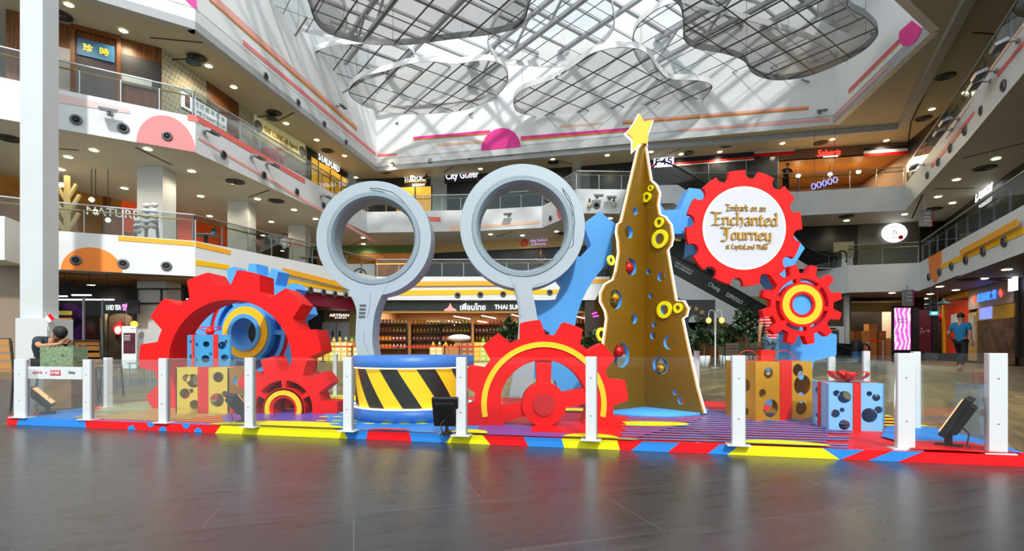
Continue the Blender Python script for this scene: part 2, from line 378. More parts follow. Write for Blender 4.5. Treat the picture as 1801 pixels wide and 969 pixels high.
wall_seg('wall_back_academy', B3[0], B3[1], *Z3, M['black']); wall_seg('wall_back_golf', B3[2], B3[3], *Z3, M['darkwall'])
wall_seg('wall_back_gym', B3[4], B3[6], *Z3, M['darkwall'])
wall_seg('wall_back_pier', B3[6], (15.4, 31.6), *Z3, M['black'])
wall_seg('wall_right_upper', (23.2, 30), (19.5, 17), *Z3, M['darkwall']); wall_seg('wall_right_upper_near', (19.5, 17), (13, 4), *Z3, M['darkwall'])
wall_seg('wall_left_second', (-22, 19.6), (-18.8, 25.7), *Z2, M['brown']); wall_seg('wall_left_second_far', (-18.8, 25.7), (-15, 36.5), *Z2, M['brown'])
M['green'] = mat('green_band', '#5c7a3c', .5)
wall_seg('wall_back_green', (-15, 36.5), (-6.5, 36.0), *Z2, M['brown'])
wall_seg('wall_back_second', (-6.5, 36.0), (3.3, 33.5), *Z2, M['darkwall']); wall_seg('wall_back_second_mid', (3.3, 33.5), (14, 31.0), *Z2, M['darkwall']); wall_seg('wall_back_second_right', (14, 31.0), (24.5, 29), *Z2, M['darkwall'])
wall_seg('wall_right_second', (24.5, 29), (20.2, 20.7), *Z2, M['darkwall']); wall_seg('wall_right_second_near', (20.2, 20.7), (12.5, 4), *Z2, M['darkwall'])
M['beige'] = mat('beige_shutter', '#8d7d6c', .6)
M['greenw'] = mat('olive_board_wall', '#8f9468', .6)
wall_seg('wall_left_ground', (-26, 15.6), (-15.0, 16.7), *Z1, M['beige'])
wall_seg('wall_back_ground_left', (-20, 30), (-8.8, 31), *Z1, M['grey'])
wall_seg('wall_back_ground_right', (9.5, 30.5), (23.3, 29), *Z1, M['darkwall'])
wall_seg('wall_right_ground_end', (21.5, 30.2), (27, 29.6), *Z1, M['darkwall'])
wall_seg('wall_stair_side', (8.4, 27.2), (15.6, 26.4), *Z1, M['greenw'])
wall_seg('wall_right_ground', (23.3, 28), (19.6, 20.3), *Z1, M['darkwall']); wall_seg('wall_right_ground_near', (19.6, 20.3), (13, 5), *Z1, M['darkwall'])
# ------------------------------------------------------------------ columns
def column(x0, x1, Y, z0, z1, m, name, d=.8):
    a = at(x0, 600, Y).x; c = at(x1, 600, Y).x; w = c - a; b = MB()
    b.prism([(a, Y), (c, Y), (c, Y + w * d), (a, Y + w * d)], z0, z1, m); return b
M['colw'] = mat('column_white', '#c9cdcf', .5, noise=.03, nscale=1)
b = column(35, 75, 15.2, 0, 14, M['colw'], ''); bb = column(27, 83, 15.0, 0, 1.58, M['colw'], '', .95); b.add(bb.v, bb.f, M['colw']); struct(b.build('trim_30'))
for k, (x0, x1, Y, z0, z1) in enumerate([(241, 286, 20.2, 4.67, 7.85), (400, 436, 25.0, 4.67, 7.85), (507, 537, 30, 4.67, 7.85), (241, 292, 20.0, 0, 3.35), (1487, 1494, 26, 0, 3.35)]):
    struct(column(x0, x1, Y, z0, z1, M['colw'], '').build('trim_%d' % (31 + k)))
# black frame around the ground column
b = MB(); a = at(241, 600, 19.9).x; c = at(322, 600, 19.9).x
for z in (2.42, 2.98):
    b.bar((a, 19.9, z), (c, 19.9, z), .05, .05, M['black'])
for x in (a, at(284, 600, 19.9).x, c): b.bar((x, 19.9, 2.42), (x, 19.9, 2.98), .05, .05, M['black'])
struct(b.build('trim_36'))
# white nib of the second storey at the far left
b = MB(); b.prism([onz(-60, 379, 3.92 + .75)[:2], onz(8, 380, 4.67)[:2], onz(43, 394, 4.67)[:2], (-17.5, 19)], 3.35, 4.67, M['white']); struct(b.build('trim_37'))
# warm gold soffit lip under the second storey
M['goldsoffit'] = mat('gold_soffit', '#9a6a1c', .35, .3)
b = MB(); pts = [onz(x, y, 3.345)[:2] for x, y in [(78, 478), (200, 484), (343, 488)]]; far = [(p[0] * 1.14, p[1] * 1.14) for p in pts[::-1]]
b.prism(pts + far, 3.28, 3.345, M['goldsoffit']); struct(b.build('trim_38'))
# magenta canopy edge left of the back
M['magenta'] = mat('magenta_band', '#b01058', .4)
b = MB(); P = [at(x, 520, Y) for x, Y in [(520, 24.0), (570, 25.6), (622, 28.2)]]
for p, q in zip(P[:-1], P[1:]): b.prism([p[:2], q[:2], (q.x - 1, q.y + 1), (p.x - 1, p.y + 1)], 2.75, 3.34, M['magenta'])
struct(b.build('trim_39'))

# ------------------------------------------------------------------ painted shapes on the fascias
pink = mat('paint_coral_pink', '#f58a8c', .55); dpink = mat('paint_deep_coral', '#ee7068', .55); peach = mat('paint_peach', '#f9cdb4', .55); ora = mat('paint_orange', '#fb8a2c', .55)
amber = mat('paint_amber', '#f8b020', .55); yelp = mat('paint_yellow', '#fcc400', .55); mag = mat('paint_magenta', '#f0389a', .55); lpink = mat('paint_light_pink', '#f9b4ac', .55)
darkora = mat('paint_dark_orange', '#e08a10', .55); palep = mat('paint_pale_pink', '#e6c9c6', .55)
def dome(cx, y0, y1, rx, up=True, n=20):
    """half ellipse, photo points; flat side at y0"""
    return [(cx + rx * math.cos(PI * i / n), y0 - (y0 - y1) * math.sin(PI * i / n)) for i in range(n + 1)]
W = wall_poly
F3a = (E3[1], E3[2]); F3b = (E3[2], E3[3]); F2a = (E2[1], E2[2]); F2b = (E2[2], E2[3]); F2c = (E2[3], E2[4]); F2r = (E2[7], E2[8]); F3r = (E3[8], E3[9]); F3r2 = (E3[9], E3[10])
N = 40
def skew_dome(A, B, cs, zb, r, rz=None, n=24):  # in wall coordinates: centre s, flat at zb
    return [(cs + r * math.cos(PI * i / n), zb + (rz or r) * math.sin(PI * i / n)) for i in range(n + 1)]
def wall_shape(A, B, pts, m, off=.02):
    global N
    d = dirn(A, B); n = outn(A, B); me = plate_mesh('trim_%d' % N, pts, [], .02, m)
    struct(link('trim_%d' % N, me, mtx=wallm((A[0] + n.x * off, A[1] + n.y * off, 0), d))); N += 1
def wp(F_, pix, m, off=.02):
    global N
    W('trim_%d' % N, *F_, pix, m, off); N += 1
s0 = hit(*F3a, 240, 247)[0]; s1 = hit(*F3a, 348, 264)[0]
L_ = math.hypot(F3a[1][0] - F3a[0][0], F3a[1][1] - F3a[0][1])
wall_shape(*F3a, skew_dome(*F3a, (s0 + L_) / 2, 7.86, (L_ - s0) / 2, 1.12), pink)
wp(F3a, [(75, 158), (228, 192), (228, 200), (75, 176)], palep)
wp(F3a, [(330, 201), (347, 204), (347, 215), (330, 211)], dpink)
wp(F3b, [(349, 204), (536, 315), (536, 323), (349, 215)], dpink)
wp(F3b, [(348, 240), (662, 424), (662, 430), (348, 244)], lpink)
s0 = hit(*F2a, 107, 476)[0]; s1 = hit(*F2a, 215, 480)[0]
wall_shape(*F2a, skew_dome(*F2a, (s0 + s1) / 2, 3.36, (s1 - s0) / 2, .82), ora)
wp(F2a, [(208, 415), (342, 425), (342, 433), (208, 423)], amber)
wp(F2b, [(344, 425), (405, 440), (405, 448), (344, 434)], amber)
wp(F2b, [(344, 457), (402, 466), (402, 474), (344, 466)], yelp)
wp(F2b, [(493, 471), (640, 508), (640, 516), (493, 480)], amber, .14)
wp(F2b, [(504, 491), (600, 507), (608, 514), (504, 499)], yelp)
wp(F2c, [(670, 496), (910, 494), (910, 502), (670, 504)], amber, .1)
wp(F2c, [(640, 511), (1000, 509), (1000, 517), (640, 520)], yelp)
wp(F2c, [(1040, 491), (1100, 491), (1100, 498), (1040, 498)], amber)
wp((E3[3], E3[4]), [(742, 381), (775, 382), (775, 390), (742, 389)], dpink)
wp((E3[3], E3[4]), [(790, 398), (834, 396), (834, 404), (790, 406)], peach)
wp((E3[4], E3[5]), [(846, 396), (950, 388), (950, 393), (846, 401)], peach)
s_ = hit(E3[5], E3[6], 992, 366); wall_shape(E3[5], E3[6], [(s_[0] + .75 * math.cos(t), s_[1] + .62 * math.sin(t)) for t in [2 * PI * i / 28 for i in range(28)]], dpink)
wp(F2r, [(1696, 440), (1801, 383), (1801, 397), (1697, 449)], amber, .14)
wp(F2r, [(1655, 465), (1801, 398), (1801, 412), (1655, 474)], yelp)
s_ = hit(*F2r, 1645, 447)[0]
wall_shape(*F2r, [(s_ - .95 * math.cos(PI * i / 24), 4.66 - 1.2 * math.sin(PI * i / 24)) for i in range(25)], ora)
wp(F3r, [(1638, 288), (1751, 150), (1751, 157), (1639, 296)], dpink)
wp(F3r2, [(1755, 128), (1801, 72), (1801, 80), (1755, 136)], dpink)
wp(F3r, [(1664, 240), (1740, 133), (1740, 138), (1664, 244)], peach)
wp(F3r2, [(1742, 120), (1801, 40), (1801, 47), (1742, 126)], peach)
UL = ((-11.7, 18.9), (-9.05, 34.2)); UB = ((-9.05, 34.2), (17.4, 27.7)); UR = ((17.4, 27.7), (16.0, 19.6)); UR2 = ((16.0, 19.6), (13.2, 17.7)); UL0 = ((-15.5, 16.3), (-11.7, 18.9))
wp(UL, [(368, -2), (384, -2), (627, 222), (627, 229)], lpink)
wp(UL, [(366, -1), (368, -2), (627, 226), (627, 230)], darkora, .03)
wp(UL, [(427, 70), (660, 268), (660, 274), (427, 78)], pink)
wp(UB, [(664, 271), (698, 270), (698, 274), (664, 276)], pink)
wp(UB, [(727, 241), (862, 229), (862, 234), (727, 246)], mag); wp(UB, [(727, 245), (862, 234), (862, 236), (727, 247)], darkora, .03)
wp(UB, [(770, 253), (852, 247), (852, 251), (770, 257)], peach)
s_ = hit(*UB, 880.5, 262); wall_shape(*UB, [(s_[0] + 1.28 * math.cos(PI * i / 26), s_[1] + 1.3 * math.sin(PI * i / 26)) for i in range(27)], mag)
wp(UB, [(916, 240), (1115, 224), (1115, 229), (916, 246)], mag); wp(UB, [(916, 245), (1115, 229), (1115, 231), (916, 248)], darkora, .03)
wp(UB, [(1095, 212), (1422, 186), (1422, 191), (1095, 216)], lpink); wp(UB, [(1095, 216), (1422, 190), (1422, 193), (1095, 219)], darkora, .03)
wp(UB, [(985, 221), (1060, 215), (1060, 218), (985, 225)], peach)
wp(UB, [(1190, 228), (1459, 208), (1459, 213), (1190, 232)], lpink)
wp(UR, [(1465, 207), (1561, 113), (1561, 119), (1465, 213)], lpink)
wp(UR, [(1493, 157), (1583, 67), (1583, 74), (1493, 163)], mag); wp(UR, [(1493, 161), (1583, 73), (1583, 76), (1493, 165)], darkora, .03)
wp(UR, [(1582, 56), (1604, 36), (1622, 50), (1616, 66), (1608, 76), (1598, 81), (1588, 80), (1582, 72)], mag)
wp(UL0, [(322, -4), (345, -4), (346, 16), (336, 10)], mag)

# ------------------------------------------------------------------ skylight: trusses, purlins, suspended mesh clouds
d1 = Vector((-.603, .798, 0)); d2 = Vector((.798, .603, 0))
M['truss'] = mat('truss_light_grey', '#b4b7b9', .5)
def inside(p, poly):
    c = False; j = len(poly) - 1
    for i in range(len(poly)):
        if (poly[i][1] > p[1]) != (poly[j][1] > p[1]) and p[0] < (poly[j][0] - poly[i][0]) * (p[1] - poly[i][1]) / (poly[j][1] - poly[i][1]) + poly[i][0]: c = not c
        j = i
    return c
def clipline(poly, p, d, step=.1, L=45):
    """stretches of the line p+t d inside poly"""
    out = []; cur = None; t = -L
    while t <= L:
        q = (p[0] + d[0] * t, p[1] + d[1] * t); k = inside(q, poly)
        if k and cur is None: cur = t
        if not k and cur is not None: out.append((cur, t - step)); cur = None
        t += step
    if cur is not None: out.append((cur, L))
    return [o for o in out if o[1] - o[0] > .3]
OPEN = [(-14, 14), (-11.7, 18.9), (-9.05, 34.2), (17.4, 27.7), (16.0, 19.6), (14, 14)]
c0 = Vector((3, 25, 0))
for k in range(-5, 6):
    o = c0 + d2 * (k * 3.6)
    for a, e in clipline(OPEN, o, d1, .2):
        b = MB(); A = o + d1 * a; B = o + d1 * e; zt, zb = 18.6, 17.3
        b.bar(A + Vector((0, 0, zt)), B + Vector((0, 0, zt)), .22, .22, M['truss'])
        if k % 2 == 0:
            b.bar(A + Vector((0, 0, zb)), B + Vector((0, 0, zb)), .2, .2, M['truss']); n = max(2, int((e - a) / 1.5))
            for i in range(n):
                p = A + (B - A) * i / n; q = A + (B - A) * (i + 1) / n; z = (zt, zb) if i % 2 else (zb, zt)
                b.bar(p + Vector((0, 0, z[0])), q + Vector((0, 0, z[1])), .11, .11, M['truss'])
        struct(b.build('roof_truss'))
b = MB()
for k in range(-9, 10):
    o = c0 + d1 * (k * 1.5)
    for a, e in clipline(OPEN, o, d2, .2): b.bar(o + d2 * a + Vector((0, 0, 18.75)), o + d2 * e + Vector((0, 0, 18.75)), .1 if k % 2 else .2, .14, M['truss'])
struct(b.build('roof_purlins'))
def screen_mat(name, cover, col):
    return glass(name, '#ffffff', 0.0, cover=cover, ccol=col)
SC = {'d': screen_mat('mesh_screen_dense', .6, '#77797b'), 'm': screen_mat('mesh_screen', .46, '#8c8f92'), 'l': screen_mat('mesh_screen_light', .3, '#a6abae')}
M['rod'] = mat('dark_rod', '#4a4c4e', .4, .3); M['rodl'] = mat('light_rod', '#8d9092', .4, .3); M['rim'] = mat('white_rim', '#ffffff', .4)
CL = [('d', 15.0, [(545, -30), (545, 10), (556, 40), (575, 58), (610, 70), (660, 79), (720, 79), (790, 70), (870, 60), (915, 45), (930, 10), (925, -30), (700, -60)], 'dark mesh cloud panel hanging topmost in the middle left'),
      ('m', 16.2, [(549, 105), (560, 128), (590, 146), (614, 156), (640, 142), (690, 127), (722, 112), (729, 100), (718, 84), (680, 78), (630, 77), (580, 82), (553, 92)], 'pale mesh cloud panel with bright white ribbon rim, small and leftmost'),
      ('m', 15.2, [(613, 158), (625, 178), (655, 192), (700, 200), (760, 200), (820, 193), (865, 175), (890, 150), (893, 130), (880, 112), (850, 106), (800, 112), (760, 108), (720, 112), (680, 124), (635, 137)], 'grey mesh cloud panel shaped like a bean above the second sign'),
      ('l', 16.4, [(646, 192), (660, 208), (700, 218), (750, 222), (800, 214), (840, 205), (875, 170), (800, 180), (720, 185)], 'light mesh cloud panel peeping from under the bean shaped one'),
      ('m', 14.9, [(903, 184), (912, 198), (945, 207), (954, 222), (985, 233), (1040, 232), (1100, 221), (1170, 200), (1225, 182), (1250, 160), (1250, 148), (1225, 141), (1180, 139), (1158, 122), (1135, 92), (1095, 83), (1045, 92), (1010, 115), (975, 138), (925, 155), (906, 170)], 'long grey mesh cloud panel hanging in front of the back wall centre'),
      ('l', 16.6, [(857, 75), (868, 98), (885, 112), (930, 116), (985, 118), (1035, 98), (1062, 75), (1080, 50), (1078, 15), (1060, -15), (960, -30), (900, 5), (872, 35)], 'light mesh cloud panel in the centre with thin white rim'),
      ('l', 16.2, [(1112, 70), (1125, 110), (1170, 150), (1240, 166), (1330, 168), (1400, 160), (1450, 140), (1470, 100), (1400, 60), (1250, 20), (1185, 5), (1130, 35)], 'light mesh cloud panel spread wide behind the dark right hand one'),
      ('d', 14.2, [(1170, -25), (1196, 12), (1202, 45), (1203, 70), (1225, 86), (1275, 95), (1308, 108), (1325, 130), (1360, 141), (1410, 137), (1460, 120), (1515, 92), (1540, 68), (1543, 52), (1522, 30), (1492, 12), (1480, -25), (1330, -70)], 'darkest mesh cloud panel, large and hanging low on the right'),
      ('l', 16.8, [(1500, -15), (1556, -20), (1560, 15), (1545, 45), (1500, 60), (1440, 30), (1450, -10)], 'light mesh cloud panel at the far right of the skylight'),
      ('l', 16.4, [(476, -10), (480, 20), (500, 42), (540, 58), (585, 66), (610, 50), (600, 0), (540, -30)], 'light mesh cloud panel at the far left of the skylight')]
for kind, z, pix, lab in CL:
    P = [Vector(q) for q in spline([tuple(onz(x, y, z)[:2]) for x, y in pix], 5)]
    c = sum(P, Vector((0, 0))) / len(P); cz = Vector((c.x, c.y, z))
    t = thing('mesh_cloud_panel', lab, 'hanging panel', cz, 0, 'cloud shaped mesh panels under the skylight')
    q = [p - c for p in P]; n = len(q)
    b = MB(); b.add([(p.x, p.y, 0) for p in q], [tuple(range(n))], SC[kind]); o = b.build('mesh_screen', t); tri_fix(o)
    b = MB(); vs = [(p.x, p.y, 0) for p in q] + [(p.x, p.y, .3) for p in q] + [(p.x * .99, p.y * .99, .3) for p in q] + [(p.x * .99, p.y * .99, 0) for p in q]
    b.add(vs, [(i, (i + 1) % n, n + (i + 1) % n, n + i) for i in range(n)] + [(2 * n + i, 2 * n + (i + 1) % n, 3 * n + (i + 1) % n, 3 * n + i) for i in range(n)] + [(i, (i + 1) % n, 3 * n + (i + 1) % n, 3 * n + i) for i in range(n)] + [(n + i, n + (i + 1) % n, 2 * n + (i + 1) % n, 2 * n + i) for i in range(n)], M['rim'] if kind != 'd' else M['rodl']); b.build('rim', t)
    b = MB(); mr = M['rod'] if kind != 'l' else M['rodl']; ql = [tuple(p) for p in q]
    r1 = .05 if kind != 'l' else .035
    for k in range(-12, 13):
        for dd, oo, sp, rr in ((d1, d2, 1.25, r1), (d2, d1, 1.6, r1 * .7)):
            p = oo * (k * sp + .3)
            for a, e in clipline(ql, p, dd, .12, 14): b.bar(p + dd * a + Vector((0, 0, .04)), p + dd * e + Vector((0, 0, .04)), rr, rr, mr)
    b.build('rod_grid', t)
    for k in (0, n // 3, 2 * n // 3):
        p = q[k] * .9; b = MB(); b.bar((p.x, p.y, .1), (p.x, p.y, 18.6 - z), .02, .02, M['rodl']); b.build('hanging_wire', t)
NB = []
# brackets from the upper walls to the panels
def bracket(px, py, x2, y2, z, lab=''):
    a = onz(px, py, z); c = onz(x2, y2, z); b = MB(); b.bar(a, c, .07, .07, M['grey']); b.bar(a + Vector((0, 0, -.3)), a + Vector((0, 0, .3)), .12, .12, M['dark'])
    tag(b.build('wall_bracket'), 'grey steel bracket arm between upper wall and mesh panels, ' + lab, 'bracket', 'bracket arms on the upper walls')
for v in [(508, 80, 540, 30, 16), (600, 165, 640, 140, 15.5), (668, 232, 700, 215, 15.5), (805, 215, 832, 198, 15.5), (1263, 178, 1310, 156, 15.5), (1462, 158, 1410, 140, 15.2), (1566, 48, 1530, 60, 15.2), (1500, 115, 1480, 100, 15.4)]: NB.append(v)
for i, v in enumerate(sorted(NB)): bracket(*v, ordn(i, len(NB)))
# ================================================================== the stage
PZ = .07
PF = Vector((3.25, 3.16)); PL = Vector((-4.84, 4.91))     # front edge ends
STG = [(-4.84, 4.91), (3.25, 3.16), (3.87, 6.02), (2.2, 6.38), (-2.4, 7.25), (-4.38, 7.5)]
pr = mat('vinyl_red', '#ee1018', .5, spec=.3); pb = mat('vinyl_blue', '#2c88e0', .5, spec=.3); py_ = mat('vinyl_yellow', '#f8ee14', .5, spec=.3); po = mat('vinyl_orange', '#f5a31c', .35); pg = mat('vinyl_sage', '#a9ac7a', .35)
M['edge_blue'] = pb
stage = thing('display_platform', 'low display platform covered in red, blue and yellow graphic vinyl', 'platform')
b = MB(); b.prism(STG, 0, PZ, pb, pr); base = b.build('platform_base', stage)
lay = [0]
def clip_half(poly, a, n):
    out = []
    for i in range(len(poly)):
        p = Vector(poly[i]); q = Vector(poly[(i + 1) % len(poly)]); dp = (p - a).dot(n); dq = (q - a).dot(n)
        if dp >= 0: out.append(p)
        if (dp >= 0) != (dq >= 0): out.append(p + (q - p) * (dp / (dp - dq)))
    return out
def clip_stage(poly):
    for i in range(len(STG)):
        a = Vector(STG[i]); c = Vector(STG[(i + 1) % len(STG)]); d = (c - a).normalized(); n = Vector((-d.y, d.x))
        poly = clip_half(poly, a + n * .001, n)
        if len(poly) < 3: return []
    return poly
def G(px, py, z=PZ): v = onz(px, py, z); return (v.x, v.y)
def ground(polys, m, name='floor_graphic', sub=None):
    """flat vinyl graphics on the deck; polys in plan (convex)"""
    b = MB(); lay[0] += 1; z = PZ + .0006 * lay[0]
    for p in polys:
        p = clip_stage([Vector(q) for q in p])
        if len(p) > 2: b.add([(q.x, q.y, z) for q in p], [tuple(range(len(p)))], m)
    if b.v: return b.build(name, stage)
def ell(cx, cy, rx, ry, rz=0, n=40): return [(cx + rx * math.cos(t) * math.cos(rz) - ry * math.sin(t) * math.sin(rz), cy + rx * math.cos(t) * math.sin(rz) + ry * math.sin(t) * math.cos(rz)) for t in [2 * PI * i / n for i in range(n)]]
fd = (PF - PL).normalized(); fn = Vector((-fd.y, fd.x))
def fp(s, t): q = PL + fd * s + fn * t; return (q.x, q.y)      # along the front edge, back from it
LF = (PF - PL).length
def sof(px):  # arc length along front edge for a pixel column
    return hit(PL, PF, px, 750)[0]
# background fields
ground([[fp(-.1, .0), fp(2.4, .0), fp(1.8, .35), fp(.9, .5), fp(-.1, .6)]], pb)
ground([[G(150, 738), G(600, 752), G(600, 735), G(420, 728), G(280, 722), G(150, 724)]], pr)
ground([[G(60, 731), G(400, 700), G(400, 690), G(40, 726)]], pr)
ground([[G(100, 727), G(160, 723), G(160, 708), G(100, 715)]], pb)
b_ = [G(125, 735), G(290, 741), G(520, 716), G(520, 706), G(280, 705), G(200, 712)]
ground([b_], pg)
ground([ell(-3.1, 5.95, 1.5, .55, -.1)], pg)
# orange stripes on the left field
st = []
for k in range(13):
    t = .12 + k * .1; st.append([fp(.75 + .02 * k, t), fp(2.9 - .06 * k, t + .02), fp(2.9 - .06 * k, t + .065), fp(.75 + .02 * k, t + .045)])
ground(st, po)
ground([[G(395, 748), G(610, 758), G(612, 728), G(540, 720), G(430, 722), G(390, 732)]], mat('vinyl_violet', '#6a55b8', .35))
ground([ell(*G(500, 752), .75, .32, -.2)], py_)
ground([[G(590, 760), G(830, 768), G(900, 730), G(860, 705), G(600, 700), G(560, 716)]], pb)
ground([ell(-2.6, 6.75, 1.1, .35, -.2)], py_)
dots = []
for row, (yy, x0, x1, st_) in enumerate([(741, 566, 800, 27), (746, 575, 830, 31), (734, 570, 640, 24), (727, 566, 622, 22)]):
    x = x0 + (row % 2) * 12
    while x < x1: dots.append(ell(*G(x, yy), .052, .03, 0, 16)); x += st_
ground(dots, py_)
ground([[G(830, 769), G(965, 773), G(940, 752), G(850, 742)]], mat('vinyl_purple', '#7a50b0', .35))
ground([[G(930, 771), G(1100, 777), G(1240, 735), G(1180, 715), G(940, 742)]], pr)
ground([ell(*G(955, 771), .32, .22, -.2)], mat('vinyl_purple', '', .35)); ground([ell(*G(1055, 779), .36, .2, -.2)], py_)
ground([ell(*G(1010, 722), .5, .13, -.05)], py_)
# blue stripes over the red right field
st = []
for k in range(19):
    y = 783 - k * 5.0 * (1 - .016 * k); x0 = 1085 + 1.5 * k + (6 if k % 2 else 0); x1 = (1490 if k % 3 else 1450) + 1.0 * k; th_ = 1.9 - k * .045
    a, c, d, e = G(x0, y), G(x1, y + (x1 - x0) * .03), G(x1, y + (x1 - x0) * .03 - th_), G(x0, y - th_); st.append([a, c, d, e])
ground(st, pb)
ground([ell(*G(1140, 747), .35, .13, -.05)], py_)
ground([[G(1500, 712), G(1640, 712), G(1640, 702), G(1500, 700)]], py_)
st = []
for k in range(7):
    y = 716 + k * 5.4; st.append([G(1540 - k * 2, y), G(1690, y + 2), G(1690, y + 4.4), G(1540 - k * 2, y + 2.4)])
ground(st, py_)
ground([[G(1560, 752), G(1600, 750), G(1700, 762), G(1801, 800), G(1600, 785), G(1550, 770)]], pb)
ground([[G(1600, 778), G(1700, 780), G(1790, 800), G(1600, 797)]], pr)
# coloured front edge
def front(name, pix, m, t=.003):
    """shapes on the upright front face, photo points"""
    lay[0] += 1
    lp = [hit(PL, PF, *p)[:2] for p in pix]; lp = [(s, max(.001, min(PZ, z))) for s, z in lp]
    me = plate_mesh('edge_graphic', lp, [], t, m); d = dirn(PL, PF); n = outn(PL, PF)
    return link('edge_graphic', me, stage, mtx=wallm((PL.x + n.x * t, PL.y + n.y * t, 0), d))
def zband(x0, x1, m, sl=0, sr=0, t=.003):
    s0, s1 = sof(x0), sof(x1); me = plate_mesh('edge_graphic', [(s0 - sl, 0.001), (s1 - sr, .001), (s1 + sr, PZ), (s0 + sl, PZ)], [], t, m)
    d = dirn(PL, PF); n = outn(PL, PF); link('edge_graphic', me, stage, mtx=wallm((PL.x + n.x * t, PL.y + n.y * t, 0), d))
zband(13, 32, pr, 0, .02); zband(32, 151, pb, .02, -.01); zband(151, 384, pr, -.01, .03); zband(384, 608, py_, .03, -.02); zband(608, 646, pb, -.02, .01)
zband(646, 722, pr, .01, -.01); zband(722, 790, pb, -.01, .03); zband(790, 856, py_, .03, -.03); zband(856, 925, pr, -.03, -.02); zband(925, 990, pb, -.02, -.01)
zband(990, 1088, py_, -.01, -.01); zband(1088, 1120, pr, -.01, .04); zband(1120, 1185, pb, .04, .04); zband(1185, 1255, pr, .04, .04); zband(1255, 1290, pb, .04, .04); zband(1290, 1462, py_, .04, -.05)
zband(1462, 1500, pb, -.05, .07); zband(1500, 1548, pr, .07, .07); zband(1548, 1600, pb, .07, .07); zband(1600, 1801, pr, .07, .0)
s0 = sof(1645); me = None
for px, up in [(232, 0), (266, 1), (287, 0), (328, 1), (349, 0)]:
    s = sof(px); r = .04
    pts = [(s + r * math.cos(PI * i / 16), (PZ - r * math.sin(PI * i / 16)) if up else (.001 + r * math.sin(PI * i / 16))) for i in range(17)]
    me = plate_mesh('edge_graphic', pts, [], .005, pb); d = dirn(PL, PF); n = outn(PL, PF); link('edge_graphic', me, stage, mtx=wallm((PL.x + n.x * .005, PL.y + n.y * .005, 0), d))
# matching tops of the front colours on the deck lip
for x0, x1, m in [(13, 32, pr), (384, 608, py_), (646, 722, pr), (790, 856, py_), (990, 1088, py_), (1290, 1462, py_), (1600, 1700, pr)]:
    a, c = sof(x0), sof(x1); mid = (a + c) / 2
    ground([[fp(mid + (c - a) / 2 * math.cos(t), (.16 if m is py_ else .07) * math.sin(t)) for t in [PI * i / 16 for i in range(17)]]], m)

# ------------------------------------------------------------------ glass fence round the stage
FR = [(-4.70, 4.88, .585), (-3.93, 4.74, .59), (-3.07, 4.53, .60), (-2.2, 4.29, .605), (-1.31, 4.10, .61), (-.38, 3.88, .62), (.575, 3.70, .63), (1.555, 3.52, .632), (2.59, 3.38, .635), (3.07, 3.25, .637)]
TOPY = [632, 632, 630, 629, 628, 628, 627, 625, 621, 621]
BASE = [734, 738, 743.5, 751, 758, 766, 774, 783, 790, 797]
PX = [(26, 52), (148, 164), (281, 297), (432, 448), (605, 621), (803, 821), (1030, 1049), (1287, 1309), (1577, 1605), (1737, 1766)]
def post(Y, X, top, w, rz, label, grp):
    h = top - PZ; b = MB(); b.box((0, 0, h / 2), (w, .05, h), M['postw']); b.box((w / 2 + .003, 0, h / 2), (.008, .022, h), M['grey'])
    t = b.build('fence_post', grp, loc=(X, Y, PZ), rot=(0, 0, rz), bevel=.004)
    b = MB(); b.box((0, 0, .004), (w + .07, .1, .008), M['postw']); b.build('base_plate', t)
    for z in (h * .3, h * .75):
        b = MB(); b.lathe([(.0001, -.001), (.006, -.001), (.006, .001), (.0001, .001)], (0, -.026, z), M['steel'], 10, True, Matrix.Rotation(PI / 2, 3, 'X')); b.build('bolt', t)
    return t
rzf = math.atan2(fd.y, fd.x); POSTS = []
FF = thing('glass_fence', 'clear glass fence with ten white posts along the front edge of the platform', 'fence')
FB = thing('glass_fence', 'clear glass fence with slimmer white posts round the rear of the platform', 'fence')
for i in range(10):
    Y = (CH - PZ) * F / (BASE[i] - HY); X = ((PX[i][0] + PX[i][1]) / 2 - CX) / F * Y; top = CH - (TOPY[i] - HY) * Y / F; w = (PX[i][1] - PX[i][0]) / F * Y
    post(Y, X, top, w * .97, rzf if i else rzf, None, FF); POSTS.append((X, Y, top, w))
def pane(a, c, z0, z1, label, grp, m=None):
    d = Vector(c) - Vector(a); L = d.length; t = .012; b = MB(); b.box((L / 2, 0, (z1 - z0) / 2), (L, t, z1 - z0), m or M['fence_glass'])
    return b.build('glass_pane', grp, loc=(a[0], a[1], z0), rot=(0, 0, math.atan2(d.y, d.x)))
gl = ['below the sponsor panel', 'between the sponsor panel and the yellow gift box', 'in front of the tall red arch gear', 'left of the striped drum', 'in front of the striped drum',
      'in front of the red spoked gear', 'in front of the golden tree', 'in front of the gold and blue gift boxes', 'in front of the angled floodlight']
for i in range(9):
    a, c = POSTS[i], POSTS[i + 1]; e = (a[3] / 2 + .003)
    A = Vector(a[:2]) + fd * e; C_ = Vector(c[:2]) - fd * (c[3] / 2 + .004)
    pane(A, C_, PZ + .01, min(a[2], c[2]) - (.0 if i else .095), None, FF)
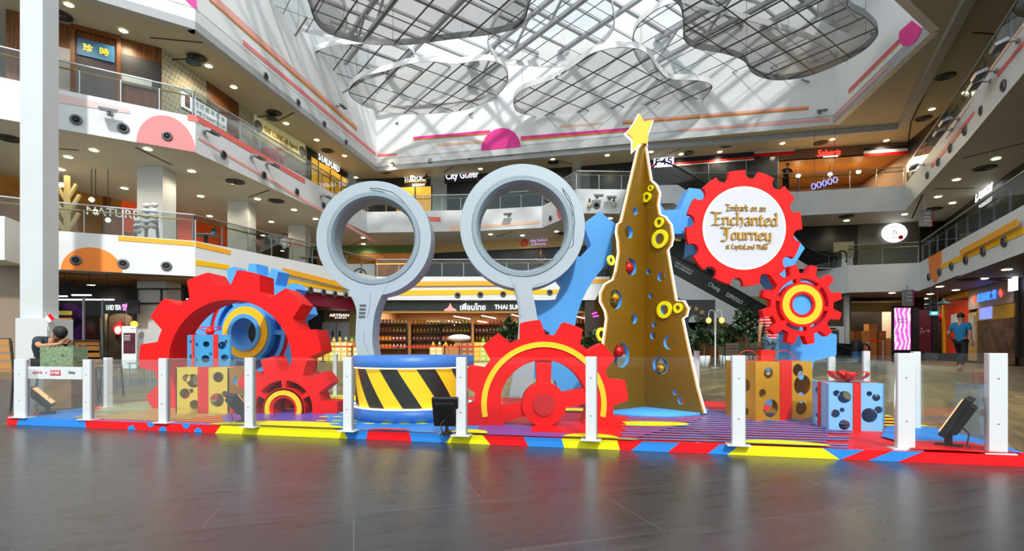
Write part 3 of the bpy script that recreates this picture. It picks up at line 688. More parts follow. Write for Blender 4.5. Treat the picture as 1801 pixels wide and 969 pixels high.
# back posts
BP = [(190, 716, 628.8, .07, 'behind the sponsor panel, on the left edge'), (590, 696, 622.5, .05, 'behind the red arch gear on the yellow patch'), (1225, 706, 617, .06, 'right of the golden tree, at the back'), (1462, 702, 627, .08, 'behind the light blue gift box, left one'), (1523, 709, 617.5, .07, 'behind the light blue gift box, right one'), (1610, 754.6, 618.4, .065, 'on the right edge next to the wide front post')]
BQ = []
for px, by, ty, w, w_ in BP:
    Y = (CH - PZ) * F / (by - HY); X = (px - CX) / F * Y; top = CH - (ty - HY) * Y / F; top = max(top, .62)
    post(Y, X, top, w, math.radians(75) if px in (190, 1610) else rzf, None, FB); BQ.append(Vector((X, Y, top)))
order = [Vector(POSTS[0][:2])] + [Vector(v[:2]) for v in BQ] + [Vector(POSTS[9][:2])]
gl = ['on its left edge', 'at the rear left', 'behind the drum and the tree', 'at the rear right behind the gear column', 'at the rear right corner', 'on its right edge', 'closing the near right corner']
for i in range(7):
    a, c = order[i], order[i + 1]; d = (c - a).normalized(); pane(a + d * .07, c - d * .07, PZ + .01, .60, None, FB)
# sponsor panel between the first two posts
t = thing('sponsor_panel', 'white sponsor panel with red lettering spanning the first two fence posts', 'sign', ((POSTS[0][0] + POSTS[1][0]) / 2, (POSTS[0][1] + POSTS[1][1]) / 2, .5), rzf)
wd_ = (Vector(POSTS[1][:2]) - Vector(POSTS[0][:2])).length - .11
b = MB(); b.box((.005, 0, .0), (wd_ - .01, .02, .085 + .03), M['postw']); b.build('panel_board', t)
rt = mat('print_red', '#c8202c', .5); bt = mat('print_black', '#1a1a1a', .5)
m90 = Matrix.Rotation(PI / 2, 4, 'X')
def ptxt(name, s, x, z, h, m, y=-.0115, w=None, **k): return link(name, text_mesh(s, .1, .002, m, h=h, w=w, **k), t, mtx=Matrix.Translation((x, y, z)) @ m90)
ptxt('wordmark', 'aperia', -.195, .0, .036, rt, shear=.25, w=.115)
ptxt('multiply_mark', 'x', -.09, .0, .014, bt)
b = MB(); b.box((.02, -.0108, 0), (.125, .002, .05), rt); b.build('wordmark_ground', t)
ptxt('wordmark', 'POP MART', .02, .0, .032, M['postw'], y=-.013, w=.112, bold=.003)
ptxt('wordmark', 'Disney', .215, .003, .036, bt, shear=.2, w=.08)

# ------------------------------------------------------------------ gears
def gear_r(n, rr, rt_, phase, wt=.30, wr=.52):
    """outer radius as polar outline points (deg clockwise from up)"""
    pts = []; p = 360 / n
    for k in range(n):
        c = phase + k * p
        for a, r in ((-p * wr / 2, rr), (-p * wt / 2, rt_), (p * wt / 2, rt_), (p * wr / 2, rr)): pts.append((c + a, r))
        for q in (1, 2, 3): pts.append((c + p * wr / 2 + (p - p * wr) * q / 4, rr))
    return pts
def pol(a, r): a = math.radians(a); return Vector((r * math.sin(a), r * math.cos(a)))
def ring_quads(outer, rin):
    """outer: list (deg, r); ring from rin to outline"""
    out = []
    n = len(outer)
    for i in range(n):
        (a0, r0), (a1, r1) = outer[i], outer[(i + 1) % n]
        if i == n - 1: a1 += 360
        k = max(1, int(abs(a1 - a0) / 4))
        for q in range(k):
            b0 = a0 + (a1 - a0) * q / k; b1 = a0 + (a1 - a0) * (q + 1) / k
            p0 = pol(a0, r0).lerp(pol(a1, r1), q / k); p1 = pol(a0, r0).lerp(pol(a1, r1), (q + 1) / k)
            if abs(r0 - r1) < 1e-6: p0 = pol(b0, r0); p1 = pol(b1, r0)
            out.append([pol(math.degrees(math.atan2(p0.x, p0.y)), rin), p0, p1, pol(math.degrees(math.atan2(p1.x, p1.y)), rin)])
    return out
def band_quads(r0, r1, a0=0, a1=360, st_=5):
    n = max(1, round((a1 - a0) / st_)); return [[pol(a0 + (a1 - a0) * i / n, r0), pol(a0 + (a1 - a0) * i / n, r1), pol(a0 + (a1 - a0) * (i + 1) / n, r1), pol(a0 + (a1 - a0) * (i + 1) / n, r0)] for i in range(n)]
def plate_quads(name, quads, t, m, parent, y=0, cut=None, ms=None, bevel=0):
    """quads in (x, z) local to a gear centre; front face at local y, thickness t backwards (+y)"""
    bm = bmesh.new()
    for q in quads:
        q = [Vector(p) for p in q]
        if cut is not None: q = clip_half(q, Vector((0, cut)), Vector((0, 1)))
        u = []
        for p in q:
            if not u or (p - u[-1]).length > 1e-5: u.append(p)
        if len(u) > 1 and (u[0] - u[-1]).length < 1e-5: u.pop()
        if len(u) < 3: continue
        bm.faces.new([bm.verts.new((p.x, y, p.y)) for p in u])
    bmesh.ops.remove_doubles(bm, verts=bm.verts, dist=2e-4)
    bmesh.ops.recalc_face_normals(bm, faces=bm.faces)
    r = bmesh.ops.extrude_face_region(bm, geom=list(bm.faces)); vs = [v for v in r['geom'] if isinstance(v, bmesh.types.BMVert)]
    bmesh.ops.translate(bm, verts=vs, vec=(0, t, 0)); bmesh.ops.recalc_face_normals(bm, faces=bm.faces)
    me = bpy.data.meshes.new(name); bm.normal_update()
    me.materials.append(m); me.materials.append(ms or m)
    for f in bm.faces: f.material_index = 1 if abs(f.normal.y) < .5 else 0
    bm.to_mesh(me); bm.free(); o = link(name, me, parent)
    if bevel:
        q = o.modifiers.new('bevel', 'BEVEL'); q.width = bevel; q.segments = 2; q.limit_method = 'ANGLE'; q.angle_limit = math.radians(40)
    return o
def gear_thing(name, label, px, py, Y, rz=0, group=None):
    v = at(px, py, Y); return thing(name, label, 'gear', v, rz, group), v
# A: tall red arch gear on the left
A, v = gear_thing('red_arch_gear', 'tall red gear arch standing on the platform, left of the striped drum', 405, 635, 5.6)
cut = PZ - v.z + .001
plate_quads('gear_rim', ring_quads(gear_r(11, .825, 1.0, 11.5, .44, .70), .672), .34, M['red'], A, 0, cut, bevel=.006)
# C: blue gear behind it, turned
Cg, v = gear_thing('blue_target_gear', 'upright light blue gear with yellow ring seen through the red arch', 437, 585, 6.55, math.radians(-13))
k = .0245 / 3.03 * 1.0; s_ = 6.55 / 900 / 3.03; cut = PZ - v.z + .001
plate_quads('gear_rim', ring_quads(gear_r(16, 300 * s_, 368 * s_, 4, .30, .58), 246 * s_), .22, M['blue'], Cg, 0, cut)
plate_quads('navy_disc', band_quads(130 * s_, 248 * s_), .1, M['navy'], Cg, .06, cut)
plate_quads('red_ring', band_quads(222 * s_, 248 * s_), .1, M['red'], Cg, .02, cut)
plate_quads('yellow_ring', band_quads(97 * s_, 137 * s_), .2, M['yel'], Cg, -.07, cut)
plate_quads('blue_ring', band_quads(137 * s_, 156 * s_), .2, M['blue'], Cg, -.05, cut)
plate_quads('blue_ring', band_quads(200 * s_, 222 * s_), .12, M['blue'], Cg, -.0, cut)
plate_quads('blue_ring', band_quads(76 * s_, 98 * s_), .3, M['blue'], Cg, -.09, cut)
for a in (0, 60, 120, 180, 240, 300): plate_quads('spoke', band_quads(155 * s_, 201 * s_, a + 26, a + 34, 4), .09, M['blue'], Cg, 0, cut)
# B: small half gear in front
Bg, v = gear_thing('small_red_half_gear', 'small red half gear with yellow arc, at the right foot of the arch gear', 499, 719, 5.12)
s_ = 5.12 / 900 / 3.03; cut = PZ - v.z + .001
plate_quads('gear_rim', ring_quads(gear_r(10, 205 * s_, 285 * s_, 18, .42, .66), 152 * s_), .26, M['red'], Bg, 0, cut)
plate_quads('inner_ring', band_quads(58 * s_, 108 * s_), .26, M['red'], Bg, .0, cut)
plate_quads('yellow_ring', band_quads(74 * s_, 98 * s_), .02, M['yel'], Bg, -.02, cut)
plate_quads('back_disc', band_quads(58 * s_, 160 * s_), .05, mat('gear_dark_red', '#8c1a1c', .5), Bg, .2, cut)
plate_quads('window_ring', band_quads(100 * s_, 112 * s_), .26, M['red'], Bg, .0, cut)
for a in (-58, 0, 58): plate_quads('spoke', band_quads(108 * s_, 154 * s_, a - 5, a + 5, 5), .24, M['red'], Bg, .001, cut)
# D: central red gear with hub and spokes
Dg, v = gear_thing('red_spoked_gear', 'big red gear with yellow arc and round hub, right of the striped drum', 956.6, 711, 4.36)
s_ = 4.36 / 900 / 3.463; cut = PZ - v.z + .001
plate_quads('gear_rim', ring_quads(gear_r(12, 425 * s_, 515 * s_, -9.5, .46, .72), 268 * s_), .24, M['red'], Dg, 0, cut, bevel=.005)
plate_quads('yellow_arc', band_quads(348 * s_, 381 * s_, -102, 102), .014, M['yel'], Dg, -.014, cut)
plate_quads('hub', band_quads(.0005, 134 * s_), .2, M['red'], Dg, -.03, cut, bevel=.004)
plate_quads('hub_cap', band_quads(.0005, 66 * s_), .03, mat('hub_dark_red', '#b3161a', .45), Dg, -.05, cut)
for a in (0, 79, 256): plate_quads('spoke', [[pol(a, 100 * s_) + pol(a + 90, -42 * s_), pol(a, 290 * s_) + pol(a + 90, -50 * s_), pol(a, 290 * s_) + pol(a + 90, 50 * s_), pol(a, 100 * s_) + pol(a + 90, 42 * s_)]], .14, M['red'], Dg, .02, cut)
# E: huge light blue gear arch behind the tree
Eg, v = gear_thing('huge_blue_gear_arch', 'huge light blue gear arch rising behind the golden tree', 1200, 602, 5.88)
s_ = 5.88 / 900; cut = PZ - v.z + .001
plate_quads('gear_rim', ring_quads(gear_r(17, 234 * s_, 272 * s_, 6.3, .36, .68), 191 * s_), .26, M['blue'], Eg, 0, cut)
# F: sign gear
def F_outline(n, ro, notch, phase):
    pts = []; p = 360 / n
    for k in range(n):
        c = phase + k * p; h = p * .29
        for q in range(5): pts.append((c - h + 2 * h * q / 4, ro))
        vc = c + p / 2; hw = p / 2 - h
        for q in range(1, 8):
            t_ = PI * q / 8; pts.append((vc - hw * math.cos(t_) * 1.12 * (1 if abs(math.cos(t_)) < .9 else .98), ro - notch * math.sin(t_)))
    return pts
Fg, v = gear_thing('sign_gear', 'large red gear sign with a round white lit face and gold lettering', 1309, 401, 5.35)
s_ = 5.35 / 900
q_ = ring_quads(F_outline(12, 102 * s_, 14.5 * s_, -7.5), 73 * s_)
plate_quads('gear_rim', q_, .06, M['red'], Fg, 0)
plate_quads('backing', band_quads(.0005, 76 * s_), .03, M['red'], Fg, .03)
M['signface'] = mat('sign_face', '#c9cdd3', .5)
plate_quads('lit_face', band_quads(.0005, 70.5 * s_), .02, M['signface'], Fg, -.012)
plate_quads('halo_light', band_quads(70.5 * s_, 73 * s_, 0, 360, 4), .012, M['neonw'], Fg, .0)
plate_quads('mounting_arm', [[(-.5, -.25), (.25, -.55), (.25, .2), (-.45, .2)]], .3, M['blue'], Fg, .1)
# blackletter strokes
GL = {'a': (2.9, [[(.3, 3.5), (1.1, 4), (1.9, 3.4), (1.9, .6), (2.5, .6)], [(1.9, 2.3), (.3, 1.6), (.3, .8), (.9, .2), (1.9, .9)]]),
 'b': (3, [[(-.3, 6.2), (.2, 5.8), (.2, .8), (1.1, .2), (2.1, .9), (2.1, 3.2), (1.4, 3.9), (.2, 3.1)]]), 'c': (2.5, [[(1.9, 3.4), (1.2, 3.9), (.2, 3.2), (.2, .9), (1, .2), (1.9, .8)]]),
 'd': (3, [[(2, 3.2), (1.2, 3.9), (.2, 3.2), (.2, .9), (1, .2), (2, .9)], [(1.5, 6.3), (2, 5.8), (2, .6), (2.5, .6)]]), 'e': (2.6, [[(.3, 1.9), (2, 2.7), (1.9, 3.4), (1.2, 3.9), (.2, 3.2), (.2, .9), (1, .2), (1.9, .8)]]),
 'h': (3, [[(-.3, 6.2), (.2, 5.8), (.2, .4), (.7, .5)], [(.2, 3.1), (1.3, 3.9), (2.1, 3.2), (2.1, .8), (1.5, -.6)]]), 'i': (1.3, [[(-.2, 3.5), (.2, 3.9), (.2, .5), (.8, .5)], [(.1, 5.2), (.5, 5.5)]]),
 'k': (2.9, [[(-.3, 6.2), (.2, 5.8), (.2, .4), (.7, .5)], [(.2, 3), (1.4, 4.2), (1.9, 3.2), (.6, 2.3)], [(.8, 2.4), (1.8, .5), (2.4, .5)]]), 'l': (1.3, [[(-.3, 6.2), (.2, 5.8), (.2, .5), (.8, .5)]]),
 'm': (4.6, [[(-.3, 3.5), (.2, 3.9), (.2, .4), (.6, .5)], [(.2, 3.1), (1.2, 3.9), (1.9, 3.3), (1.9, .4), (2.3, .5)], [(1.9, 3.1), (2.9, 3.9), (3.6, 3.3), (3.6, .5), (4.2, .5)]]),
 'n': (3, [[(-.3, 3.5), (.2, 3.9), (.2, .4), (.6, .5)], [(.2, 3.1), (1.3, 3.9), (2, 3.3), (2, .5), (2.6, .5)]]), 'o': (2.8, [[(.2, 3.2), (.2, .9), (1, .2), (2, .9), (2, 3.2), (1.2, 3.9), (.2, 3.2)]]),
 'p': (3, [[(-.3, 3.5), (.2, 3.9), (.2, -1.9)], [(.2, .8), (1.1, .2), (2, .9), (2, 3.2), (1.3, 3.9), (.2, 3.1)]]), 'r': (2.2, [[(-.3, 3.5), (.2, 3.9), (.2, .4), (.7, .5)], [(.2, 3.1), (1.2, 3.9), (1.8, 3.4)]]),
 's': (2.5, [[(1.9, 3.5), (1.2, 3.9), (.3, 3.2), (.4, 2.5), (1.8, 1.6), (1.8, .8), (1.1, .2), (.2, .7)]]), 't': (1.9, [[(.3, 5.2), (.3, .8), (.9, .2), (1.4, .6)], [(-.3, 3.8), (1.3, 3.8)]]),
 'u': (3, [[(-.2, 3.7), (.2, 3.7), (.2, .8), (1, .2), (2, .9)], [(1.7, 3.9), (2, 3.6), (2, .5), (2.6, .5)]]), 'y': (2.9, [[(-.2, 3.7), (.2, 3.7), (.2, .8), (1, .2), (2, .9)], [(1.7, 3.9), (2, 3.6), (2, -.8), (1.1, -1.8), (.2, -1.5)]]),
 'E': (4.1, [[(-.6, 6.4), (.8, 5.9), (3.4, 6.1)], [(1.2, 5.9), (1.2, 1.1), (.5, .3)], [(1.2, 3.3), (2.8, 3.3)], [(-.3, .1), (1, .5), (2.4, .1), (3.6, .8)]]),
 'J': (3.6, [[(-.6, 6.4), (.8, 5.9), (3.2, 6.1)], [(1.9, 5.9), (1.9, .6), (1.0, -.6), (-.4, -.3)], [(.9, 4.9), (.9, 2.4)]]),
 'C': (3.3, [[(2.8, 5.2), (1.8, 6), (.4, 4.9), (.3, 1.2), (1.3, .2), (2.7, 1)], [(1.2, 4.6), (1.2, 1.6)]]), 'L': (3.1, [[(-.3, 6), (.6, 5.6), (.6, .9), (-.1, .2)], [(-.1, .3), (1.2, .5), (2.6, .3)]]),
 'M': (5.2, [[(-.4, 5.4), (.5, 5.9), (1, 5), (.8, .4)], [(.9, 5), (1.9, 5.9), (2.6, 5), (2.5, .4)], [(2.6, 5), (3.6, 5.9), (4.3, 5), (4.3, 1), (3.7, .0)]]), ' ': (1.7, [])}
def blackletter(name, s, w, h6, depth, m, parent, x, z, y, rot=.0, wide=.62):
    """broad-nib strokes, text centred on x, baseline z; h6 = height of 6 units"""
    u = h6 / 6; tot = sum(GL[c][0] for c in s); sx = w / (tot * u) if w else 1
    nib = Vector((math.cos(math.radians(38)), math.sin(math.radians(38)))) * wide / 2; b = MB(); cx = 0; k = 0
    for c in s:
        for st_ in GL[c][1]:
            for p, q in zip(st_[:-1], st_[1:]):
                p = Vector(p); q = Vector(q); k += 1; P = [p - nib, p + nib, q + nib, q - nib]
                if abs((q - p).x * nib.y - (q - p).y * nib.x) < .05:
                    e = Vector((-nib.y, nib.x)) * .3; P = [p - nib - e, q + nib - e, q + nib + e, p - nib + e]
                P = [((cx + v_.x - tot / 2) * u * sx, v_.y * u) for v_ in P]
                ar = sum(P[i][0] * P[(i + 1) % 4][1] - P[(i + 1) % 4][0] * P[i][1] for i in range(4))
                if ar < 0: P = P[::-1]
                e = (k % 5) * depth * .02
                vs = [(a_, -depth - e, b_) for a_, b_ in P] + [(a_, 0, b_) for a_, b_ in P]
                b.add(vs, [(0, 1, 2, 3), (7, 6, 5, 4), (0, 4, 5, 1), (1, 5, 6, 2), (2, 6, 7, 3), (3, 7, 4, 0)], m)
        cx += GL[c][0]
    return b.build(name, parent, mtx=Matrix.Translation((x, y, z)) @ Matrix.Rotation(-rot, 4, 'Y'))
gt = mat('gold_lettering', '#b48a26', .5)
blackletter('lettering', 'Embark on an', 70 * s_, 11 * s_, .012, gt, Fg, 2 * s_, 29 * s_, -.013, -.02, .75)
blackletter('lettering', 'Enchanted', 116 * s_, 22 * s_, .014, gt, Fg, 1 * s_, 3.5 * s_, -.013, -.02, .8)
blackletter('lettering', 'Journey', 88 * s_, 21 * s_, .014, gt, Fg, 4 * s_, -22 * s_, -.013, -.02, .85)
blackletter('lettering', 'at CapitaLand Malls', 74 * s_, 8.5 * s_, .01, gt, Fg, 3 * s_, -37.5 * s_, -.013, -.02, .85)
# G: small open red gear
Gg, v = gear_thing('small_open_gear', 'small red gear with six spokes and yellow ring, below the sign gear', 1411, 535.5, 5.3)
s_ = 5.3 / 900
plate_quads('gear_rim', ring_quads(gear_r(12, 55 * s_, 71 * s_, -13, .34, .60), 46.5 * s_), .09, M['red'], Gg, 0)
plate_quads('inner_ring', band_quads(35 * s_, 39.5 * s_), .09, M['red'], Gg, 0)
plate_quads('yellow_ring', band_quads(22.5 * s_, 35 * s_), .08, M['yel'], Gg, -.005)
plate_quads('inner_ring', band_quads(18 * s_, 22.8 * s_), .09, M['red'], Gg, -.008)
plate_quads('blue_disc', band_quads(.0005, 18 * s_), .05, M['blue'], Gg, .02)
for a in (-8, 44, 100, 164, 224, 284): plate_quads('spoke', band_quads(39 * s_, 47 * s_, a - 5, a + 5, 5), .07, M['red'], Gg, .005)
plate_quads('mounting_arm', [[(-.06, -.06), (.06, -.06), (.06, .06), (-.06, .06)]], .5, M['blue'], Gg, .08)
plate_quads('mounting_block', [[(.14, -.3), (.14, .05), (-.1, .05), (-.08, -.3)]], .16, M['blue'], Gg, .3)

# ------------------------------------------------------------------ silver hoops on curved stems
def hoop(label, px, py, r, Y, stem, gr):
    v = at(px, py, Y); k = Y / 900; t = thing('silver_hoop', label, 'hoop sculpture', (v.x, Y, PZ), 0, 'pair of silver hoop sculptures'); cz = v.z - PZ
    def ring(name, r0, r1, y, d, m, bev=0): 
        o = plate_quads(name, band_quads(r0, r1, 0, 360, 4), d, m, t, y, bevel=bev); o.location = (0, 0, cz); return o
    ring('hoop_ring', r * .735, r, 0, .30, M['silver'], .004)
    b = MB(); n = 90; vs = []; fs = []
    for i in range(n):
        a = 2 * PI * i / n
        for rr, y in ((r * .80, -.001), (r * .742, .045)): vs.append((rr * math.cos(a), y, rr * math.sin(a)))
    for i in range(n): j = (i + 1) % n; fs.append((2 * i, 2 * j, 2 * j + 1, 2 * i + 1))
    # chamfer built as a raised lip
    vs = []; fs = []
    for i in range(n):
        a = 2 * PI * i / n
        for rr, y in ((r * .815, .0), (r * .80, -.012), (r * .735, -.012), (r * .70, .03), (r * .70, .27), (r * .735, .3)): vs.append((rr * math.cos(a), y, rr * math.sin(a)))
    for i in range(n):
        j = (i + 1) % n
        for q in range(5): fs.append((6 * i + q, 6 * i + q + 1, 6 * j + q + 1, 6 * j + q))
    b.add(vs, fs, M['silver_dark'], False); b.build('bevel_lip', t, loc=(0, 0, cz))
    L = [((x - px) * k, CH + (HY - y) * k - PZ) for x, y in stem]
    L = [(x, max(0.001, z)) for x, z in L]
    me = plate_mesh('stem', L, [], .29, M['silver']); link('stem', me, t, mtx=Matrix.Translation((0, -.004, 0)) @ m90)
    return t, cz, k
Lo = spline([(612, 512), (622, 530), (627, 548), (626, 575), (626, 605), (634, 650), (650, 706)], 4, False); Li = spline([(700, 706), (668, 655), (656, 610), (656, 575), (661, 545), (672, 518), (684, 496)], 4, False)
t, cz, k = hoop('silver hoop sculpture on a curved stem, left of and behind the striped drum', 657, 419, 101 * 5.55 / 900, 5.55, [tuple(p) for p in Lo] + [tuple(p) for p in Li], 0)
gv = mat('hoop_line', '#55626a', .5); ventm = mat('vent_dark', '#4c5358', .5)
def hline(t, pts, px, k, y=-.002, r=.0035, name='panel_line'):
    b = MB(); b.tube([((x - px) * k, y, CH + (HY - yy) * k - PZ) for x, yy in pts], r, gv, 5); b.build(name, t)
hline(t, [(651, 331), (668, 332), (690, 338), (705, 350), (716, 362), (724, 372), (720, 388)], 657, k)
hline(t, [(651, 331), (653, 334), (672, 337), (696, 348)], 657, k)
hline(t, [(652, 515), (650, 540), (646, 560)], 657, k); hline(t, [(640, 582), (640, 600), (648, 620)], 657, k)
for i in range(4):
    z = CH + (HY - (537.5 + 6.6 * i)) * k - PZ; b = MB(); b.box(((638.5 - .6 * i - 657) * k, -.003, z), (11 * k, .01, 4 * k), ventm); b.build('vent_slot', t)
Ro = spline([(893, 480), (902, 500), (908, 520), (912, 545), (912, 580), (905, 640), (895, 700)], 4, False); Ri = spline([(935, 700), (940, 640), (945, 590), (945, 560), (940, 530), (937, 505), (960, 496)], 4, False)
t, cz, k = hoop('tall silver hoop sculpture with a thicker ring, behind the red spoked gear', 919, 398, 110 * 5.5 / 900, 5.5, [tuple(p) for p in Ro] + [tuple(p) for p in Ri], 0)
hline(t, [(989, 331), (1000, 345), (1008, 365), (1011, 395), (1001, 405)], 919, k); hline(t, [(989, 331), (991, 338), (1003, 358), (1008, 380)], 919, k)
hline(t, [(1010, 396), (1008, 432), (992, 442), (975, 455), (950, 472), (930, 482)], 919, k)
hline(t, [(905, 500), (913, 530), (915, 560), (921, 552)], 919, k)

# ------------------------------------------------------------------ striped drum
Y = 5.05; X = (727 - CX) / F * Y
t = thing('striped_drum', 'round drum pedestal wrapped in yellow and black hazard stripes, blue top and foot', 'pedestal', (X, Y, PZ))
sm = mat('hazard_stripe', '#f7c810', .4); n, l, bs = nodes(sm)
tcn = n.new('ShaderNodeTexCoord'); sp = n.new('ShaderNodeSeparateXYZ'); at2 = n.new('ShaderNodeMath'); at2.operation = 'ARCTAN2'; l.new(tcn.outputs['Object'], sp.inputs[0]); l.new(sp.outputs['X'], at2.inputs[0]); l.new(sp.outputs['Y'], at2.inputs[1])
mu = n.new('ShaderNodeMath'); mu.operation = 'MULTIPLY_ADD'; mu.inputs[1].default_value = 10 / (2 * PI); mu.inputs[2].default_value = .28; l.new(at2.outputs[0], mu.inputs[0])
mz = n.new('ShaderNodeMath'); mz.operation = 'MULTIPLY_ADD'; mz.inputs[1].default_value = -1.9; l.new(sp.outputs['Z'], mz.inputs[0]); l.new(mu.outputs[0], mz.inputs[2])
fr = n.new('ShaderNodeMath'); fr.operation = 'FRACT'; l.new(mz.outputs[0], fr.inputs[0]); gt_ = n.new('ShaderNodeMath'); gt_.operation = 'GREATER_THAN'; gt_.inputs[1].default_value = .5; l.new(fr.outputs[0], gt_.inputs[0])
mx = n.new('ShaderNodeMix'); mx.data_type = 'RGBA'; mx.inputs['A'].default_value = lin('#f9cd12'); mx.inputs['B'].default_value = lin('#1b1a18'); l.new(gt_.outputs[0], mx.inputs['Factor']); l.new(mx.outputs['Result'], bs.inputs['Base Color'])
bluet = mat('drum_blue', '#2c6fc4', .4)
one('drum_wall', lambda b: b.lathe([(.545, .1), (.545, .5)], (0, 0, 0), sm, 72), t)
one('foot', lambda b: b.lathe([(.0001, 0), (.59, 0), (.59, .112), (.575, .116), (.0001, .116)], (0, 0, 0), bluet, 72), t)
one('top', lambda b: b.lathe([(.0001, .49), (.59, .49), (.595, .5), (.595, .585), (.585, .59), (.0001, .59)], (0, 0, 0), bluet, 72), t)
one('light_strip', lambda b: b.tube([(.572 * math.cos(a), .572 * math.sin(a), .122) for a in [2 * PI * i / 72 for i in range(72)]], .007, M['neonw'], 6, True), t)
one('light_strip', lambda b: b.tube([(.575 * math.cos(a), .575 * math.sin(a), .484) for a in [2 * PI * i / 72 for i in range(72)]], .006, M['neonw'], 6, True), t)

# ------------------------------------------------------------------ golden tree of crossing panels
AX = Vector((1.435, 5.55)); U = Vector((.62, -.784)); V = Vector((-.784, -.62))
T = thing('golden_tree', 'tall golden cut-out christmas tree of crossing panels outlined in white light', 'christmas tree', (AX.x, AX.y, PZ))
def on_panel(D, px, py):
    k, b_ = ray(px, py); s = (AX.y * k - AX.x) / (D.x - k * D.y); Y = AX.y + s * D.y; return (s, CH + b_ * Y - PZ)
right = [(1131, 255), (1136, 262), (1145, 318), (1154, 326), (1160, 340), (1157, 360), (1160, 378), (1170, 382), (1180, 396), (1183, 418), (1180, 432), (1174, 440), (1184, 500), (1189, 529), (1203, 530), (1210, 543), (1207, 556), (1200, 560), (1210, 608), (1226, 680), (1239, 731)]
left = [(1127, 255), (1122, 262), (1108, 322), (1092, 390), (1086, 395), (1084, 408), (1087, 425), (1088, 445), (1083, 475), (1078, 492), (1064, 500), (1056, 515), (1056, 530), (1065, 548), (1067, 560), (1061, 604), (1054, 670), (1050, 727)]
R_ = [on_panel(U, *p) for p in right]; L_p = [on_panel(V, *p) for p in left]
def fin(D, prof, holes, nm, mirror=None):
    o = [(0.0, .02)] + [(max(.012, s), z) for s, z in prof[::-1]] ; o[1] = (o[1][0], .02); o += [(0.0, prof[0][1])]
    if o[0][1] > o[1][1]: pass
    hs = [circ(*on_panel(D, hx, hy), hr * 5.2 / 900) for hx, hy, hr in holes]
    me = plate_mesh(nm, o, hs, .045, M['gold'], M['gold'], M['blue']); me.transform(Matrix.Translation((0, 0, .0225)))
    return link(nm, me, T, mtx=wallm((0, 0, 0), D))
fin(U, R_, [(1165, 487, 8), (1143, 478, 5), (1147, 520, 5), (1151, 590, 7), (1153, 571, 5), (1180, 602, 13), (1164, 642, 17), (1200, 704, 7), (1190, 690, 5), (1159, 420, 8), (1172, 545, 9)], 'panel')
fin(V, L_p, [(1114, 372, 7), (1103, 409, 11), (1107, 470, 15.5), (1080, 527, 17), (1112, 561, 9), (1090, 625, 22)], 'panel')
def mirror(prof): return [(s, z) for s, z in prof]
def fin2(D, prof, holes, nm):
    o = [(0.0, .02)] + [(max(.012, s), z) for s, z in prof[::-1]]; o[1] = (o[1][0], .02); o += [(0.0, prof[0][1])]
    me = plate_mesh(nm, o, [circ(*h) for h in holes], .045, M['gold'], M['gold'], M['blue']); me.transform(Matrix.Translation((0, 0, .0225))); return link(nm, me, T, mtx=wallm((0, 0, 0), D))
fin2(-U, L_p, [(.3, .5, .1), (.22, 1.2, .07)], 'panel'); fin2(-V, R_, [(.3, .45, .1), (.2, 1.1, .06)], 'panel')
def edge_tube(D, prof, nm):
    P = [(D.x * (s + .012), D.y * (s + .012), max(.03, z)) for s, z in prof]; return one(nm, lambda b: b.tube(P, .0075, M['neon'], 6), T)
edge_tube(U, R_, 'light_outline'); edge_tube(V, L_p, 'light_outline')
one('foot_disc', lambda b: b.lathe([(.0001, 0), (.62, 0), (.62, .03), (.0001, .03)], (.0, -.08, .0), M['blue'], 64), T)
b = MB(); sp_ = []
for x, y in [(1121.6, 200.5), (1130, 214.7), (1146.4, 211.4), (1137.5, 234.5), (1136.5, 254), (1123, 252.5), (1110, 266.5), (1110.5, 244.4), (1098.5, 234.5), (1112.7, 218)]: sp_.append(((x - 1121) * 5.5 / 900, (234 - y) * 5.5 / 900))
ztop = R_[0][1]
me = plate_mesh('star', sp_, [], .06, mat('star_yellow', '#fdc20e', .4)); st_o = link('star', me, T, mtx=Matrix.Translation((-.065, -.03, ztop + .12)) @ m90); q = st_o.modifiers.new('bevel', 'BEVEL'); q.width = .012; q.segments = 3
one('star_light', lambda b: b.tube([(x * 1.03, 0, y * 1.03) for x, y in sp_], .011, M['neon'], 6, True), T, loc=(-.065, .02, ztop + .12))
